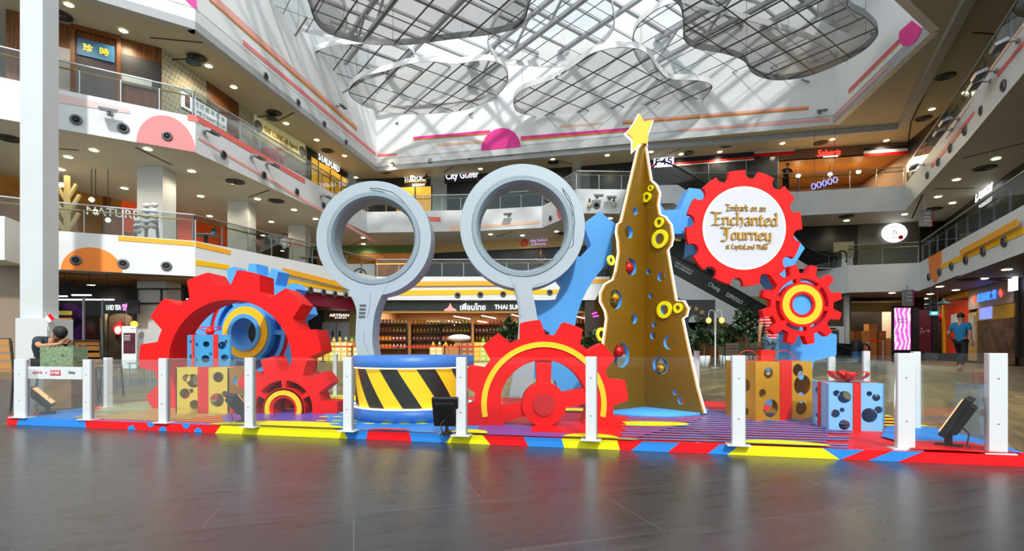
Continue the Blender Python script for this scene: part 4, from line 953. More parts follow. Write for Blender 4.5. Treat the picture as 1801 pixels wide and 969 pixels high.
# rings fixed to the panels
yr = mat('ring_yellow', '#f2ea10', .4)
def rings(D, lst):
    for hx, hy, ro, ri in lst:
        s, z = on_panel(D, hx, hy); k = 5.2 / 900; me = plate_mesh('yellow_ring', circ(0, 0, ro * k), [circ(0, 0, ri * k, 28)], .02, yr)
        w = wallm((D.x * s, D.y * s, z), D); w.translation += w.col[2].to_3d() * .045; link('yellow_ring', me, T, mtx=w)
rings(U, [(1141, 348, 9.5, 5), (1148, 332, 5.5, 3), (1164, 421, 17, 10), (1163, 392, 9.5, 5), (1172, 545, 15.5, 9), (1196, 542, 9, 4.5)])
rings(V, [(1079, 457, 9, 5), (1062, 588, 12, 7)])
for lab, hx, hy, m, r in [('red glitter bauble in the middle opening of the golden tree', 1104.5, 471, mat('bauble_red', '#b8140f', .25, .3, noise=.4, nscale=60), .062), ('gold bauble in the left bulge of the golden tree', 1080.5, 524, mat('bauble_gold', '#c89a2a', .12, .9), .058), ('red bauble in the large lower opening of the golden tree', 1087, 618, mat('bauble_red', '', 1), .064), ('gold bauble low in the right panel of the golden tree', 1163, 648, mat('bauble_gold', '', 1), .055)]:
    D = V if hx < 1125 else U; s, z = on_panel(D, hx, hy); p = Vector((AX.x + D.x * s, AX.y + D.y * s, z + PZ))
    o = thing('bauble', lab, 'ornament', p, 0, 'baubles in the golden tree'); one('ball', lambda b: b.sphere((0, 0, 0), r, m, n=24), o)
    one('cap', lambda b: b.lathe([(.0001, r * .95), (.012, r * .95), (.012, r + .012), (.0001, r + .012)], (0, 0, 0), M['brass'], 12), o); one('string', lambda b: b.tube([(0, 0, r), (0, 0, r + .06)], .0015, M['grey'], 5), o)

# ------------------------------------------------------------------ gift boxes
def gift(label, corner, dr, wr_, dl, wl, h, m, holesR, holesL, rib=.1, bow='loops', z0=PZ, ribL=True, side=None, inner=None):
    """corner = nearest lower corner; dr direction of the right face, dl direction of the left face"""
    t = thing('gift_box', label, 'gift box', (corner[0], corner[1], z0), 0, 'perforated gift boxes')
    dr = Vector(dr).normalized(); dl = Vector(dl).normalized(); th = .012
    def face(nm, p, d, w, holes):
        me = plate_mesh(nm, [(0, 0), (w, 0), (w, h), (0, h)], [circ(a * w, c * h, r * w, 28) for a, c, r in holes], th, m, m, side or m); return link(nm, me, t, mtx=wallm(p, d))
    face('front_face', (0, 0, 0), dr, wr_, holesR)
    q = dl * wl; face('side_face', (q.x, q.y, 0), -dl, wl, holesL)
    q2 = dr * wr_ + dl * wl; face('back_face', (q2.x, q2.y, 0), -dr, wr_, holesR); q3 = dr * wr_; face('side_face', (q3.x, q3.y, 0), dl, wl, holesL)
    b = MB(); b.prism([(0, 0), tuple(q3), tuple(q2), tuple(q)], h, h + .006, m); b.build('lid', t)
    # ribbons
    n1 = Vector((dr.y, -dr.x)); n2 = Vector((-dl.y, dl.x)) if (Vector((-dl.y, dl.x))).dot(Vector((-1, -.2))) > 0 else Vector((dl.y, -dl.x))
    c = dr * wr_ * .52; e = .006
    def rb(c, d, n, nm):
        a = c - d * rib / 2 + n * .001; bb_ = c + d * rib / 2 + n * .001; b = MB()
        b.prism([tuple(a), tuple(bb_), tuple(bb_ + n * e), tuple(a + n * e)], .0, h + .007, M['ribbon']); b.build(nm, t)
    rb(c, dr, n1, 'ribbon')
    if ribL: rb(dl * wl * .5, dl, n2, 'ribbon')
    ce = c + dl * wl * .5; b = MB(); a0 = c - dr * rib / 2; a1 = c + dr * rib / 2; b.prism([tuple(a0), tuple(a1), tuple(a1 + dl * wl), tuple(a0 + dl * wl)], h + .0065, h + .011, M['ribbon']); 
    a0 = dl * (wl * .5 - rib / 2); a1 = dl * (wl * .5 + rib / 2); b.prism([tuple(a0), tuple(a0 + dr * wr_), tuple(a1 + dr * wr_), tuple(a1)], h + .0065, h + .0105, M['ribbon']); b.build('top_ribbon', t)
    def loop(a, L, H, wdt, nm='bow_loop', m_=None):
        d = Vector((math.cos(a), math.sin(a))); s_ = Vector((-d.y, d.x)) * wdt / 2; pts = []
        for i in range(17):
            u = i / 16 * PI; r_ = L * math.sin(u); zz = .012 + 1.5 * H * math.sin(u) * (.5 - .5 * math.cos(u))
            pts.append((r_, max(0, zz)))
        vs = []; fs = []
        for r_, zz in pts:
            p = ce + d * r_
            vs += [(p.x - s_.x, p.y - s_.y, h + .012 + zz), (p.x + s_.x, p.y + s_.y, h + .012 + zz)]
        fs = [(2 * i, 2 * i + 1, 2 * i + 3, 2 * i + 2) for i in range(16)]
        o = one(nm, lambda b: b.add(vs, fs, m_ or M['bow'], True), t); sd_ = o.modifiers.new('solid', 'SOLIDIFY'); sd_.thickness = .003
    if bow == 'loops':
        for a in (-.2, 1.3, 2.2, 3.3, 4.3, 5.4): loop(a, .15, .075, .06)
        one('bow_knot', lambda b: b.sphere((ce.x, ce.y, h + .03), .025, M['bow'], 1.3, 1, .7), t)
    if bow == 'block':
        one('bow_loop', lambda b: b.box((ce.x - .03, ce.y, h + .06), (.13, .08, .1), M['ribbon']), t)
        for s1 in (-1, 1): one('ribbon_tail', lambda b: b.tube([(ce.x - .03 + s1 * (.07 + .1 * (1 - math.cos(u))), ce.y, h + .02 + .085 * math.sin(u)) for u in [PI * i / 12 * 1.0 for i in range(13)]], .004, M['bow'], 6), t)
    if bow == 'curls':
        for s1 in (-1, 1): one('ribbon_tail', lambda b: b.tube([(ce.x + s1 * .12 * math.sin(u), ce.y, h + .012 + .08 * abs(math.sin(u * .5 + .3))) for u in [PI * i / 12 for i in range(13)]], .006, M['bow'], 6), t)
        one('bow_knot', lambda b: b.sphere((ce.x, ce.y, h + .045), .045, M['bow'], 1, 1, .9), t)
    return t
hY = 5.16; xl = (309 - CX) / F * hY; wY = 93 / F * hY
ylb = mat('yellow_box_sheet', '#d9bf45', .5)
gift('large yellow gift box with round cut-outs, standing inside the red arch', (xl, hY), (1, .0), wY, (.0, 1), .44, .46, ylb, [(.2, .78, .075), (.33, .72, .13), (.17, .44, .1), (.29, .5, .045), (.35, .2, .09), (.8, .8, .1), (.78, .3, .13), (.93, .43, .06)], [(.3, .7, .12), (.6, .3, .1), (.75, .8, .07)], rib=.105, bow=None, ribL=False)
hY2 = 5.30
gift('small blue gift box with red ribbon, stacked on the yellow gift box', ((350 - CX) / F * hY2, hY2), (.93, .25), .30, (-.86, .5), .215, .325, mat('blue_box_sheet', '#3490c8', .45), [(.22, .72, .1), (.2, .25, .13), (.36, .4, .06), (.72, .68, .13), (.86, .8, .06), (.8, .28, .12)], [(.25, .8, .09), (.3, .3, .14), (.8, .7, .1), (.78, .22, .1)], rib=.045, bow='curls', z0=PZ + .468)
gift('large gold gift box with round cut-outs, behind the light blue one', (2.19, 4.60), (.96, .28), .64, (-.2, .98), .44, .535, M['goldbox'], [(.22, .82, .08), (.12, .48, .06), (.26, .22, .13), (.74, .86, .09), (.82, .6, .15), (.8, .2, .1)], [(.3, .75, .1), (.3, .35, .12), (.7, .6, .13), (.7, .15, .08)], rib=.13, bow='block')
gift('light blue gift box with red satin bow, nearest the platform edge', (2.565, 4.16), (.97, -.2), .41, (.2, .97), .33, .375, mat('pale_blue_box_sheet', '#7dbbe8', .45), [(.16, .8, .06), (.3, .72, .12), (.14, .36, .08), (.26, .44, .045), (.3, .12, .1), (.86, .72, .07), (.74, .8, .05), (.74, .34, .14), (.9, .46, .07)], [(.3, .8, .1), (.5, .5, .12), (.3, .2, .1)], rib=.055, bow='loops', side=mat('blue_box_sheet', ''))

# ------------------------------------------------------------------ floodlights on the platform
def flood(label, px, py, rz, tilt, s=1.0):
    v = onz(px, py, PZ); t = thing('floodlight', label, 'floodlight', v, rz, 'black floodlights on the platform')
    one('stand', lambda b: (b.box((0, 0, .012), (.05 * s, .12 * s, .024), M['black']), b.box((0, .0, .075 * s), (.02 * s, .035 * s, .13 * s), M['black'])), t)
    mt = Matrix.Translation((0, 0, .15 * s)) @ Matrix.Rotation(tilt, 4, 'X')
    h = one('housing', lambda b: (b.box((0, .02 * s, .04 * s), (.2 * s, .035 * s, .24 * s), M['black']), b.box((0, .045 * s, .04 * s), (.15 * s, .03 * s, .18 * s), M['black']), [b.box((x * s, .06 * s, .04 * s), (.006, .02, .17 * s), M['black']) for x in (-.06, -.04, -.02, 0, .02, .04, .06)]), t, mtx=mt, bevel=.006)
    one('lens', lambda b: b.box((0, 0, .04 * s), (.17 * s, .01, .2 * s), mat('flood_lens', '#caa98a', .3, emit='#ffb070', es=1.2)), h)
    one('knob', lambda b: b.lathe([(.0001, .02), (.012, .02), (.012, -.02), (.0001, -.02)], (.02 * s, 0, .15 * s), M['steel'], 12, True, Matrix.Rotation(PI / 2, 3, 'Y')), t)
    one('power_cable', lambda b: b.tube([(0, .05 * s, .13 * s), (.03, .09 * s, .09 * s), (.02, .08 * s, .03 * s), (.03, .1 * s, .006)], .005, M['black'], 6), t)
flood('black floodlight lit amber, inside the sponsor panel frame', 84, 728, math.radians(124), math.radians(-42), 1.05)
flood('black floodlight seen from behind, beside the fourth fence post', 428, 744, math.radians(142), math.radians(-38))
flood('black floodlight facing the red spoked gear, in front of the striped drum', 786, 764, math.radians(176), math.radians(-22), 1.0)
flood('black floodlight tilted back, between the two wide fence posts on the right', 1668, 787, math.radians(-137), math.radians(-28), 1.2)
# ================================================================== fittings of the galleries
def rails(label, pts, z, step=1.25, extra=''):
    for i, (A, B) in enumerate(zip(pts[:-1], pts[1:])):
        A = Vector(A); B = Vector(B); L = (B - A).length; d = (B - A) / L; nrm = Vector((d.y, -d.x))
        t = thing('glass_railing', label[i] if isinstance(label, (list, tuple)) else label, 'railing', (A.x - nrm.x * .08, A.y - nrm.y * .08, z), math.atan2(d.y, d.x), 'glass railings of the galleries')
        n = max(1, round(L / step)); w = L / n
        g0 = None
        for k in range(n):
            if g0 is None: g0 = one('glass_pane', lambda b: b.box((0, 0, 0), (w - .03, .012, .96), M['rail_glass']), t, loc=(w / 2, 0, .49))
            else:
                q = g0.copy(); COL.objects.link(q); q.location = (w * (k + .5), 0, .49)
        p0 = None
        for k in range(n + 1):
            if p0 is None: p0 = one('post', lambda b: b.box((0, .03, .4), (.03, .05, .8), M['steel']), t, loc=(0, 0, 0))
            else: q = p0.copy(); COL.objects.link(q); q.location = (w * k, 0, 0)
        one('top_rail', lambda b: b.bar((0, 0, .985), (L, 0, .985), .05, .035, M['steel']), t)
        one('handrail', lambda b: b.tube([(0, .11, .8), (L, .11, .8)], .028, M['brass'], 8), t)
rails(['third storey glass railing at the far left edge of the picture', 'third storey glass railing above the coral half circle', 'third storey glass railing running from the coral half circle to the back', 'third storey glass railing at the back left, below the golf shop', 'short angled third storey railing at the back', 'third storey railing on the short return at the back', 'third storey railing below the gym and the escalator', 'third storey railing in front of the lit restaurant', 'third storey railing along the right wing, far half', 'third storey railing along the right wing, near half'], E3[:11], 9.15)
rails(['second storey glass railing at the far left edge of the picture', 'second storey glass railing above the orange half circle', 'second storey glass railing running from the orange half circle to the back', 'second storey glass railing across the back above the grocery', 'second storey railing at the back right near the escalator'], E2[:6], 4.67)
rails(['second storey railing below the oval sign', 'second storey railing along the right wing above the yellow stripes'], E2[6:9], 4.67)

def ceil_fixture(proto, px, py, z): return onz(px, py, z)
def downlight_proto(label, grp, z, first, energy, col):
    t = thing('downlight', label, 'ceiling light', onz(*first, z - .01), 0, grp)
    one('lens', lambda b: b.lathe([(.0001, -.012), (.13, -.012), (.14, 0)], (0, 0, 0), M['lamp'], 20), t)
    one('trim_ring', lambda b: b.lathe([(.14, 0), (.14, -.016), (.17, -.012), (.175, 0)], (0, 0, 0), M['white'], 20), t)
    l = bpy.data.lights.new('bulb', 'SPOT'); l.energy = energy; l.spot_size = math.radians(150); l.spot_blend = .6; l.color = col; l.shadow_soft_size = .15
    o = bpy.data.objects.new('bulb', l); COL.objects.link(o); o.parent = t; o.location = (0, 0, -.04)
    return t
def downs(label, grp, z, pts, energy=70, col=(1, .87, .64)):
    pts = sorted(pts); t = downlight_proto(label[0] + ordn(0) + label[1], grp, z, pts[0], energy, col)
    for i, p in enumerate(pts[1:]): dup(t, loc=onz(*p, z - .01), label=label[0] + ordn(i + 1, len(pts)) + label[1])
downs(('round downlight, ', ' of those in the top gallery ceiling'), 'downlights of the top ceiling', 12.75, [(121, 8), (217, 54), (367, 116), (411, 153), (503, 217), (557, 246), (606, 274), (687, 290), (725, 310), (626, 312), (845, 297), (972, 280), (1068, 273), (1145, 267), (1198, 271), (1266, 267), (1376, 252), (1464, 245), (1559, 247), (1639, 192), (1698, 162)], 170)
downs(('round downlight, ', ' of those above the second storey'), 'downlights of the middle ceiling', 7.85, [(165, 264), (120, 276), (260, 262), (107, 298), (337, 301), (219, 331), (353, 345), (300, 358), (369, 380), (410, 322), (453, 350), (477, 390), (517, 369), (555, 385), (462, 414), (639, 418), (639, 429), (863, 412), (919, 414), (979, 407), (1073, 384), (1489, 388), (1591, 377), (1682, 316), (1650, 346), (1675, 357), (1752, 279)], 130)
downs(('round downlight, ', ' of those above the ground floor shops'), 'downlights of the ground ceiling', 3.35, [(160, 501), (260, 501), (1771, 474), (1730, 490), (1653, 504), (1681, 510), (1569, 515), (1636, 517), (1627, 525), (590, 538), (571, 541)], 60, (1, .9, .8))
def cfix(name, label, cat, grp, z, pts, fn):
    pts = sorted(pts); t = thing(name, label + ', ' + ordn(0), cat, onz(*pts[0], z - .005), 0, grp); fn(t)
    for i, p in enumerate(pts[1:]): dup(t, loc=onz(*p, z - .005), label=label + ', ' + ordn(i + 1, len(pts)))
def diff(t):
    one('outer_ring', lambda b: b.lathe([(.36, 0), (.38, -.03), (.3, -.05), (.26, -.02)], (0, 0, 0), M['dark'], 28), t)
    for r in (.07, .15, .22): one('vane_ring', lambda b: b.lathe([(r, -.01), (r + .03, -.045), (r + .05, -.04), (r + .02, -.005)], (0, 0, 0), M['dark'], 24), t)
cfix('air_diffuser', 'round dark air diffuser in the top gallery ceiling', 'air vent', 'air diffusers of the top ceiling', 12.75, [(105, 26), (346, 101), (482, 198), (576, 265), (677, 302), (1663, 134), (1624, 208), (1443, 251), (1277, 255), (973, 285)], diff)
cfix('air_diffuser', 'round dark air diffuser in the ceiling above the second storey', 'air vent', 'air diffusers of the middle ceiling', 7.85, [(15, 243), (414, 319), (486, 353), (1732, 295), (1489, 380), (1642, 367), (990, 410)], diff)
cfix('air_diffuser', 'round dark air diffuser above the right ground floor shops', 'air vent', 'air diffusers of the ground ceiling', 3.35, [(1760, 490), (1703, 491)], diff)
# round nozzles in the fascias
def fas(name, label, cat, grp, items, fn, off=.0):
    proto = None; items = sorted(items, key=lambda q: q[2])
    for i, (A, B, px, py) in enumerate(items):
        s, z, p = hit(A, B, px, py); d = dirn(A, B); n = outn(A, B); m = wallm((p.x + n.x * off, p.y + n.y * off, p.z), d)
        if proto is None:
            proto = thing(name, label + ', leftmost', cat, group=grp); proto.matrix_basis = m; fn(proto)
        else: dup(proto, mtx=m, label=label + ', ' + ordn(i, len(items)))
nz_ = mat('nozzle_grey', '#6d7072', .4, .5)
def nozzle(t):
    one('flange', lambda b: b.lathe([(.17, .0), (.17, .02), (.14, .045), (.105, .035)], (0, 0, 0), nz_, 24), t)
    one('nozzle_cone', lambda b: b.lathe([(.11, .04), (.06, .01), (.0001, .0)], (0, 0, 0), M['black'], 24), t)
    one('inner_ball', lambda b: b.lathe([(.06, .02), (.04, .05), (.0001, .055)], (0, 0, 0), M['dark'], 16), t)
T4 = [((-11.7, 18.9), (-9.05, 34.2)), ((-9.05, 34.2), (6.8, 30.5)), ((20.8, 27.6), (15.5, 17.7))]
small = lambda t: [nozzle(t)]
it = []
for x, y in [(467, 130), (524, 176), (570, 214), (608, 246)]: it.append((*T4[0], x, y + 4))
for x, y in [(690, 290), (757, 283), (826, 277), (897, 270), (970, 263)]: it.append((*T4[1], x, y))
for x, y in [(1676, 14), (1652, 61), (1630, 103), (1613, 138)]: it.append((*T4[2], x, y))
fas('air_nozzle', 'round black air nozzle in the grey rim under the skylight', 'air vent', 'air nozzles of the skylight rim', it, nozzle, .01)
it = [(*F3a, x, y) for x, y in [(134, 211), (217, 226), (294, 240)]] + [(*F3b, x, y) for x, y in [(392, 272), (463, 308), (521, 337), (568, 361)]] + [(E3[5], E3[6], 969, 384), (E3[6], E3[7], 1049, 362)] + [(*F3r, x, y) for x, y in [(1728, 194), (1698, 230), (1672, 261), (1651, 285), (1632, 308)]] + [(*F3r2, 1767, 150)]
fas('air_nozzle', 'round black air nozzle in the white band of the third storey', 'air vent', 'air nozzles of the third storey band', it, nozzle, .03)
it = [(*F2a, x, y) for x, y in [(134, 458), (217, 464), (293, 468)]] + [(*F2b, x, y) for x, y in [(520, 505), (545, 510), (568, 514), (588, 517), (607, 519)]] + [(*F2c, x, y) for x, y in [(805, 519), (845, 518), (885, 517), (967, 514), (1068, 511)]] + [(*F2r, x, y) for x, y in [(1635, 487), (1654, 478), (1675, 468), (1700, 457), (1731, 442), (1768, 425)]]
fas('air_nozzle', 'round black air nozzle in the white band of the second storey', 'air vent', 'air nozzles of the second storey band', it, nozzle, .03)
def spotfix(t):
    one('wall_plate', lambda b: b.box((0, 0, .02), (.16, .1, .04), M['grey']), t)
    one('arm', lambda b: b.tube([(0, 0, .03), (0, .02, .22), (.02, -.03, .3)], .02, M['grey'], 6), t)
    one('lamp_head', lambda b: b.box((0, -.02, .38), (.5, .1, .3), M['steel'], mtx=Matrix.Rotation(.35, 3, 'X')), t, bevel=.01)
    one('lamp_glass', lambda b: b.box((0, -.1, .38), (.44, .02, .24), M['dark'], mtx=Matrix.Rotation(.35, 3, 'X')), t)
it = [(*F3a, 193, 199), (*F3b, 357, 232), (*F3b, 440, 276), (*F3b, 467, 289), (*F3b, 563, 345), (*F3b, 580, 352), (E3[4], E3[5], 896, 378), (E3[6], E3[7], 1050, 346), (E3[6], E3[7], 1072, 349), (*F3r, 1746, 142), (*F3r, 1688, 209), (*F3r, 1676, 228), (*F3r, 1627, 290), (*F3r2, 1755, 124), (*F3r2, 1794, 71), (*UL, 592, 187), (*UB, 1441, 199)]
fas('wall_floodlight', 'small grey floodlight on an arm on the white wall bands', 'floodlight', 'small floodlights on the wall bands', it, spotfix, .03)
def siren(t):
    one('cap', lambda b: b.lathe([(.0001, .36), (.04, .35), (.04, .12), (.1, .1)], (0, 0, .12), M['black'], 14, True, Matrix.Rotation(-PI / 2, 3, 'X')), t)
    one('lantern_body', lambda b: b.lathe([(.0001, -.16), (.09, -.12), (.13, 0), (.11, .1), (.04, .13)], (0, 0, .12), mat('lantern_cream', '#d9d6b8', .4), 14, True, Matrix.Rotation(-PI / 2, 3, 'X')), t)
fas('sensor_lantern', 'cream lantern shaped sensor on the white band right of the big hoop', 'sensor', 'two cream sensors on the band', [(E3[6], E3[7], 1036, 362), (E3[6], E3[7], 1079, 360)], siren, .03)
# bracket lamps
def blamp(t):
    one('arm', lambda b: b.tube([(0, 0, 0), (0, .0, 1.0)], .03, M['black'], 6), t)
    one('shade', lambda b: b.lathe([(.05, .2), (.06, .08), (.28, -.06), (.3, -.08), (.27, -.06)], (0, -.12, .95), mat('shade_green_grey', '#45595c', .4, .3), 20, True, Matrix.Rotation(-PI / 2, 3, 'X')), t)
it = [(L3[1], L3[2], 303, 105), (L3[3], L3[4], 451, 206), (B3[0], B3[1], 756, 316), (B3[4], B3[6], 1208, 275), ((20.2, 20.7), (24.5, 29), 1690, 372), ((23.3, 28), (19.6, 20.3), 1657, 535), ((23.3, 28), (19.6, 20.3), 1705, 526)]
fas('bracket_lamp', 'dark metal shade lamp on a straight wall arm by a shopfront', 'lamp', 'bracket lamps by the shopfronts', [i for i in it], blamp, .0)

# ------------------------------------------------------------------ signs on shop walls
def sign(name, label, cat, A, B, px, py, off=.05):
    s, z, p = hit(A, B, px, py); n = outn(A, B); t = thing(name, label, cat); t.matrix_basis = wallm((p.x + n.x * off, p.y + n.y * off, p.z), dirn(A, B)); return t, p
def mp(A, B, p0, p1):  # metres between two photo points on a wall
    a = hit(A, B, *p0); b_ = hit(A, B, *p1); return abs(b_[0] - a[0]), abs(b_[1] - a[1])
def board(t, w, h, m, th=.06, name='board', x=0, y=0, z=0): return one(name, lambda b: b.box((x, y, z - th / 2), (w, h, th), m), t)
ledt = mat('lit_letters', '#ffffff', .4, emit='#ffffff', es=1.2)
A, B = L3[0], L3[1]
t, p = sign('shop_sign', 'blue shop board with golden Chinese characters on the wood wall', 'sign', A, B, 170, 91, .12)
w = mp(A, B, (137, 80), (202, 100))[0]; board(t, w, .62, mat('board_blue', '#2e6a94', .5)); gm = mat('board_gold', '#ffd94a', .35, .3, emit='#ffcf30', es=.5)
link('characters', text_mesh('珍  時', 1, .03, gm, w=w * .7), t, loc=(0, 0, .02))
t, p = sign('door_surround', 'slatted wooden door surround under the blue board', 'door frame', A, B, 170, 60, .05)
one('lintel', lambda b: b.box((0, .1, .05), (w * 1.35, .34, .14), M['wood']), t)
for sx in (-1, 1): one('jamb', lambda b: b.box((sx * w * .62, -1.6, .03), (.14, 3.2, .1), M['wood']), t)
one('doorway_glass', lambda b: b.box((0, -1.75, .0), (w * 1.1, 1.7, .02), mat('doorway_dark', '#4a4246', .2)), t)
t, p = sign('wall_poster', 'tall grey printed poster behind the railing, right of the white column', 'poster', A, B, 98, 122, .05); board(t, 1.1, 1.7, mat('poster_grey', '#a7a3a6', .6, noise=.15, nscale=30))
t, p = sign('glass_shopfront', 'grey glass shopfront with papers behind the upper left railing', 'shop window', A, B, 240, 128, .05); board(t, 1.6, 1.2, M['dark']); board(t, 1.0, .35, M['white'], .02, 'notice', 0, -.35, .02)
# hanging lightbox inside the railing
n_ = outn(*F3b); A = (E3[2][0] - n_.x * .6 + .0, E3[2][1] - n_.y * .6 - .6); B = (E3[3][0] - n_.x * .6, E3[3][1] - n_.y * .6)
t, p = sign('light_box_sign', 'long white light box with a red seal behind the upper left railing', 'sign', A, B, 362, 198, 0)
w, _ = mp(A, B, (324, 175), (401, 220)); board(t, w, .62, mat('lightbox_white', '#ffffff', .4, emit='#f4f6f4', es=.9)); one('frame', lambda b: [b.box((0, s1 * .33, -.02), (w + .08, .05, .1), M['grey']) for s1 in (-1, 1)], t)
link('characters', text_mesh('时 珍 医 药 保 健', 1, .01, M['grey'], w=w * .7, h=.2), t, loc=(w * .1, .12, .01)); link('lettering', text_mesh('TIME ETERNITY TCM', 1, .01, M['black'], w=w * .72, h=.15), t, loc=(w * .1, -.17, .01)); one('seal', lambda b: b.box((-w * .4, 0, .005), (w * .1, .42, .01), mat('seal_red', '#d8504c', .5)), t)
link('seal_character', text_mesh('時珍', 1, .004, M['white'], w=w * .07, h=.16), t, loc=(-w * .4, 0, .016))
A, B = L3[3], L3[4]
t, p = sign('shop_sign', 'cream clinic board with brown lettering on the left wing', 'sign', A, B, 494, 246, .05); w = mp(A, B, (450, 210), (539, 265))[0]; board(t, w, 1.25, M['cream'])
link('lettering', text_mesh('THE CLINIC @ Aperia', 1, .02, mat('letter_brown', '#a2781c', .5), w=w * .66, h=.42), t, loc=(0, 0, .02))
for sx in (-1, 1): one('emblem', lambda b: b.lathe([(.0001, .012), (.3, .012), (.3, 0)], (sx * w * .43, 0, 0), M['grey'], 28), t)
t, p = sign('glass_shopfront', 'pale glass shopfront below the clinic board', 'shop window', A, B, 494, 284, .04); board(t, w, 1.7, mat('clinic_glass', '#a9a7a6', .2))
A, B = L3[4], L3[5]
t, p = sign('shop_sign', 'black academy fascia with white lettering on the left wing corner', 'sign', A, B, 578, 289, .03); w = mp(A, B, (558, 275), (598, 300))[0]
link('lettering', text_mesh('STALFORD', 1, .03, ledt, w=w * .9, h=.48), t, loc=(0, .1, .03)); one('swoosh', lambda b: b.tube([(w * .45 * u, -.38 + .14 * (1 - u * u), .03) for u in [i / 8 - 1 for i in range(17)]], .035, mat('swoosh_orange', '#f59a1c', .5, emit='#f59a1c', es=1), 6), t)
t, p = sign('glass_shopfront', 'warm yellow lit shopfront below the corner academy fascia', 'shop window', A, B, 580, 322, .02); board(t, 4.2, 1.9, mat('warm_interior', '#c8982a', .4, emit='#d9a030', es=.7, noise=.5, nscale=1.2)); one('mullion', lambda b: [b.box((x, 0, .02), (.05, 1.9, .04), M['black']) for x in (-1.4, 0, 1.4)], t)
A, B = B3[0], B3[1]
t, p = sign('shop_sign', 'white academy lettering with orange swoosh on the black back wall', 'sign', A, B, 731, 317, .05); w = mp(A, B, (712, 312), (750, 312))[0]
link('lettering', text_mesh('STALFORD', 1, .03, ledt, w=w, h=.34), t, loc=(0, .1, 0)); link('lettering', text_mesh('ACADEMY', 1, .03, ledt, w=w * .6, h=.17), t, loc=(w * .15, -.35, 0)); one('swoosh', lambda b: b.tube([(w * .5 * u, -.16 + .06 * (1 - u * u), 0) for u in [i / 8 - 1 for i in range(17)]], .025, mat('swoosh_orange', ''), 6), t)
t, p = sign('glass_shopfront', 'orange lit doorway below the academy lettering at the back', 'shop window', A, B, 728, 355, .03); board(t, 2.6, 2.1, mat('orange_interior', '#d09a30', .4, emit='#e0a232', es=.8, noise=.3, nscale=1)); one('door_frame', lambda b: [b.box((x, 0, .02), (.08, 2.2, .05), M['black']) for x in (-1.3, .1, 1.3)], t)
A, B = B3[2], B3[3]
t, p = sign('shop_sign', 'lit white golf shop lettering on a black board at the back', 'sign', A, B, 814, 311, .15); w = mp(A, B, (786, 311), (843, 311))[0]; board(t, w * 1.1, .85, M['black'], .1)
link('lettering', text_mesh('City Golfer', 1, .04, mat('lit_letters_blue', '#ffffff', .4, emit='#dfe4ff', es=1.5), w=w, h=.62), t, loc=(0, 0, .02)); one('golf_ball', lambda b: b.sphere((w * .17, .12, .04), .1, mat('ball_red', '#e0203c', .4)), t)
A, B = B3[4], B3[6]
t, p = sign('shop_sign', 'white outlined gym sign F45 on the navy band', 'sign', A, B, 1167, 287, .3); w = mp(A, B, (1151, 287), (1184, 287))[0]; board(t, w * 1.05, .62, mat('gym_white', '#ffffff', .4, emit='#f2f4ff', es=1.6), .1); link('lettering', text_mesh('F45', 1, .02, mat('gym_blue', '#2a2f9c', .5), w=w * .9, h=.44, bold=.02), t, loc=(0, 0, .02))
t, p = sign('gym_band', 'navy band with red stripe above the gym windows', 'fascia', A, B, 1247, 277, .1); w = mp(A, B, (1150, 280), (1307, 270))[0] * 1.35; board(t, w, .75, mat('navy_band', '#121b38', .4), .08, 'navy_board', -1.0, .2); board(t, w, .14, mat('band_red', '#e02818', .4), .1, 'red_stripe', -1.0, -.26, .01); board(t, w, .06, M['white'], .09, 'white_stripe', -1.0, -.37)
t, p = sign('gym_window', 'dark gym window with grey reflections at the back', 'shop window', A, B, 1240, 322, .06); board(t, 8.5, 2.6, mat('dark_window', '#3a3c3e', .12, noise=.6, nscale=1.0)); one('mullion', lambda b: [b.box((x, 0, .02), (.04, 2.6, .04), M['grey']) for x in (-4.2, -2, .2, 2.4, 4.2)], t)

# room behind a shopfront
def interior(name, A, B, z0, z1, depth, mw, mf, mc, energy, col, n=2, back=None):
    A = Vector(A); B = Vector(B); nn = -outn(A, B); C_, D_ = B + nn * depth, A + nn * depth; b = MB(); t_ = .1
    b.prism([D_, C_, C_ + nn * t_, D_ + nn * t_], z0, z1, back or mw); d = dirn(A, B)
    b.prism([A - d * t_, A, D_, D_ - d * t_], z0, z1, mw); b.prism([B, B + d * t_, C_ + d * t_, C_], z0, z1, mw)
    b.prism([A, B, C_, D_], z1 - .05, z1, mc); b.prism([A, B, C_, D_], z0, z0 + .01, mf); struct(b.build(name))
    for k in range(n):
        l = bpy.data.lights.new('room_light', 'AREA'); l.energy = energy; l.color = col; l.shape = 'RECTANGLE'; l.size = (B - A).length / n * .7; l.size_y = depth * .5
        o = bpy.data.objects.new('room_light', l); COL.objects.link(o); q = A + (B - A) * (k + .5) / n + nn * depth * .5; o.location = (q.x, q.y, z1 - .12); o.rotation_euler = (0, 0, math.atan2(d.y, d.x))
warmw = mat('warm_brown_wall', '#7a4c20', .6); tanf = mat('tan_floor', '#8d7650', .5)
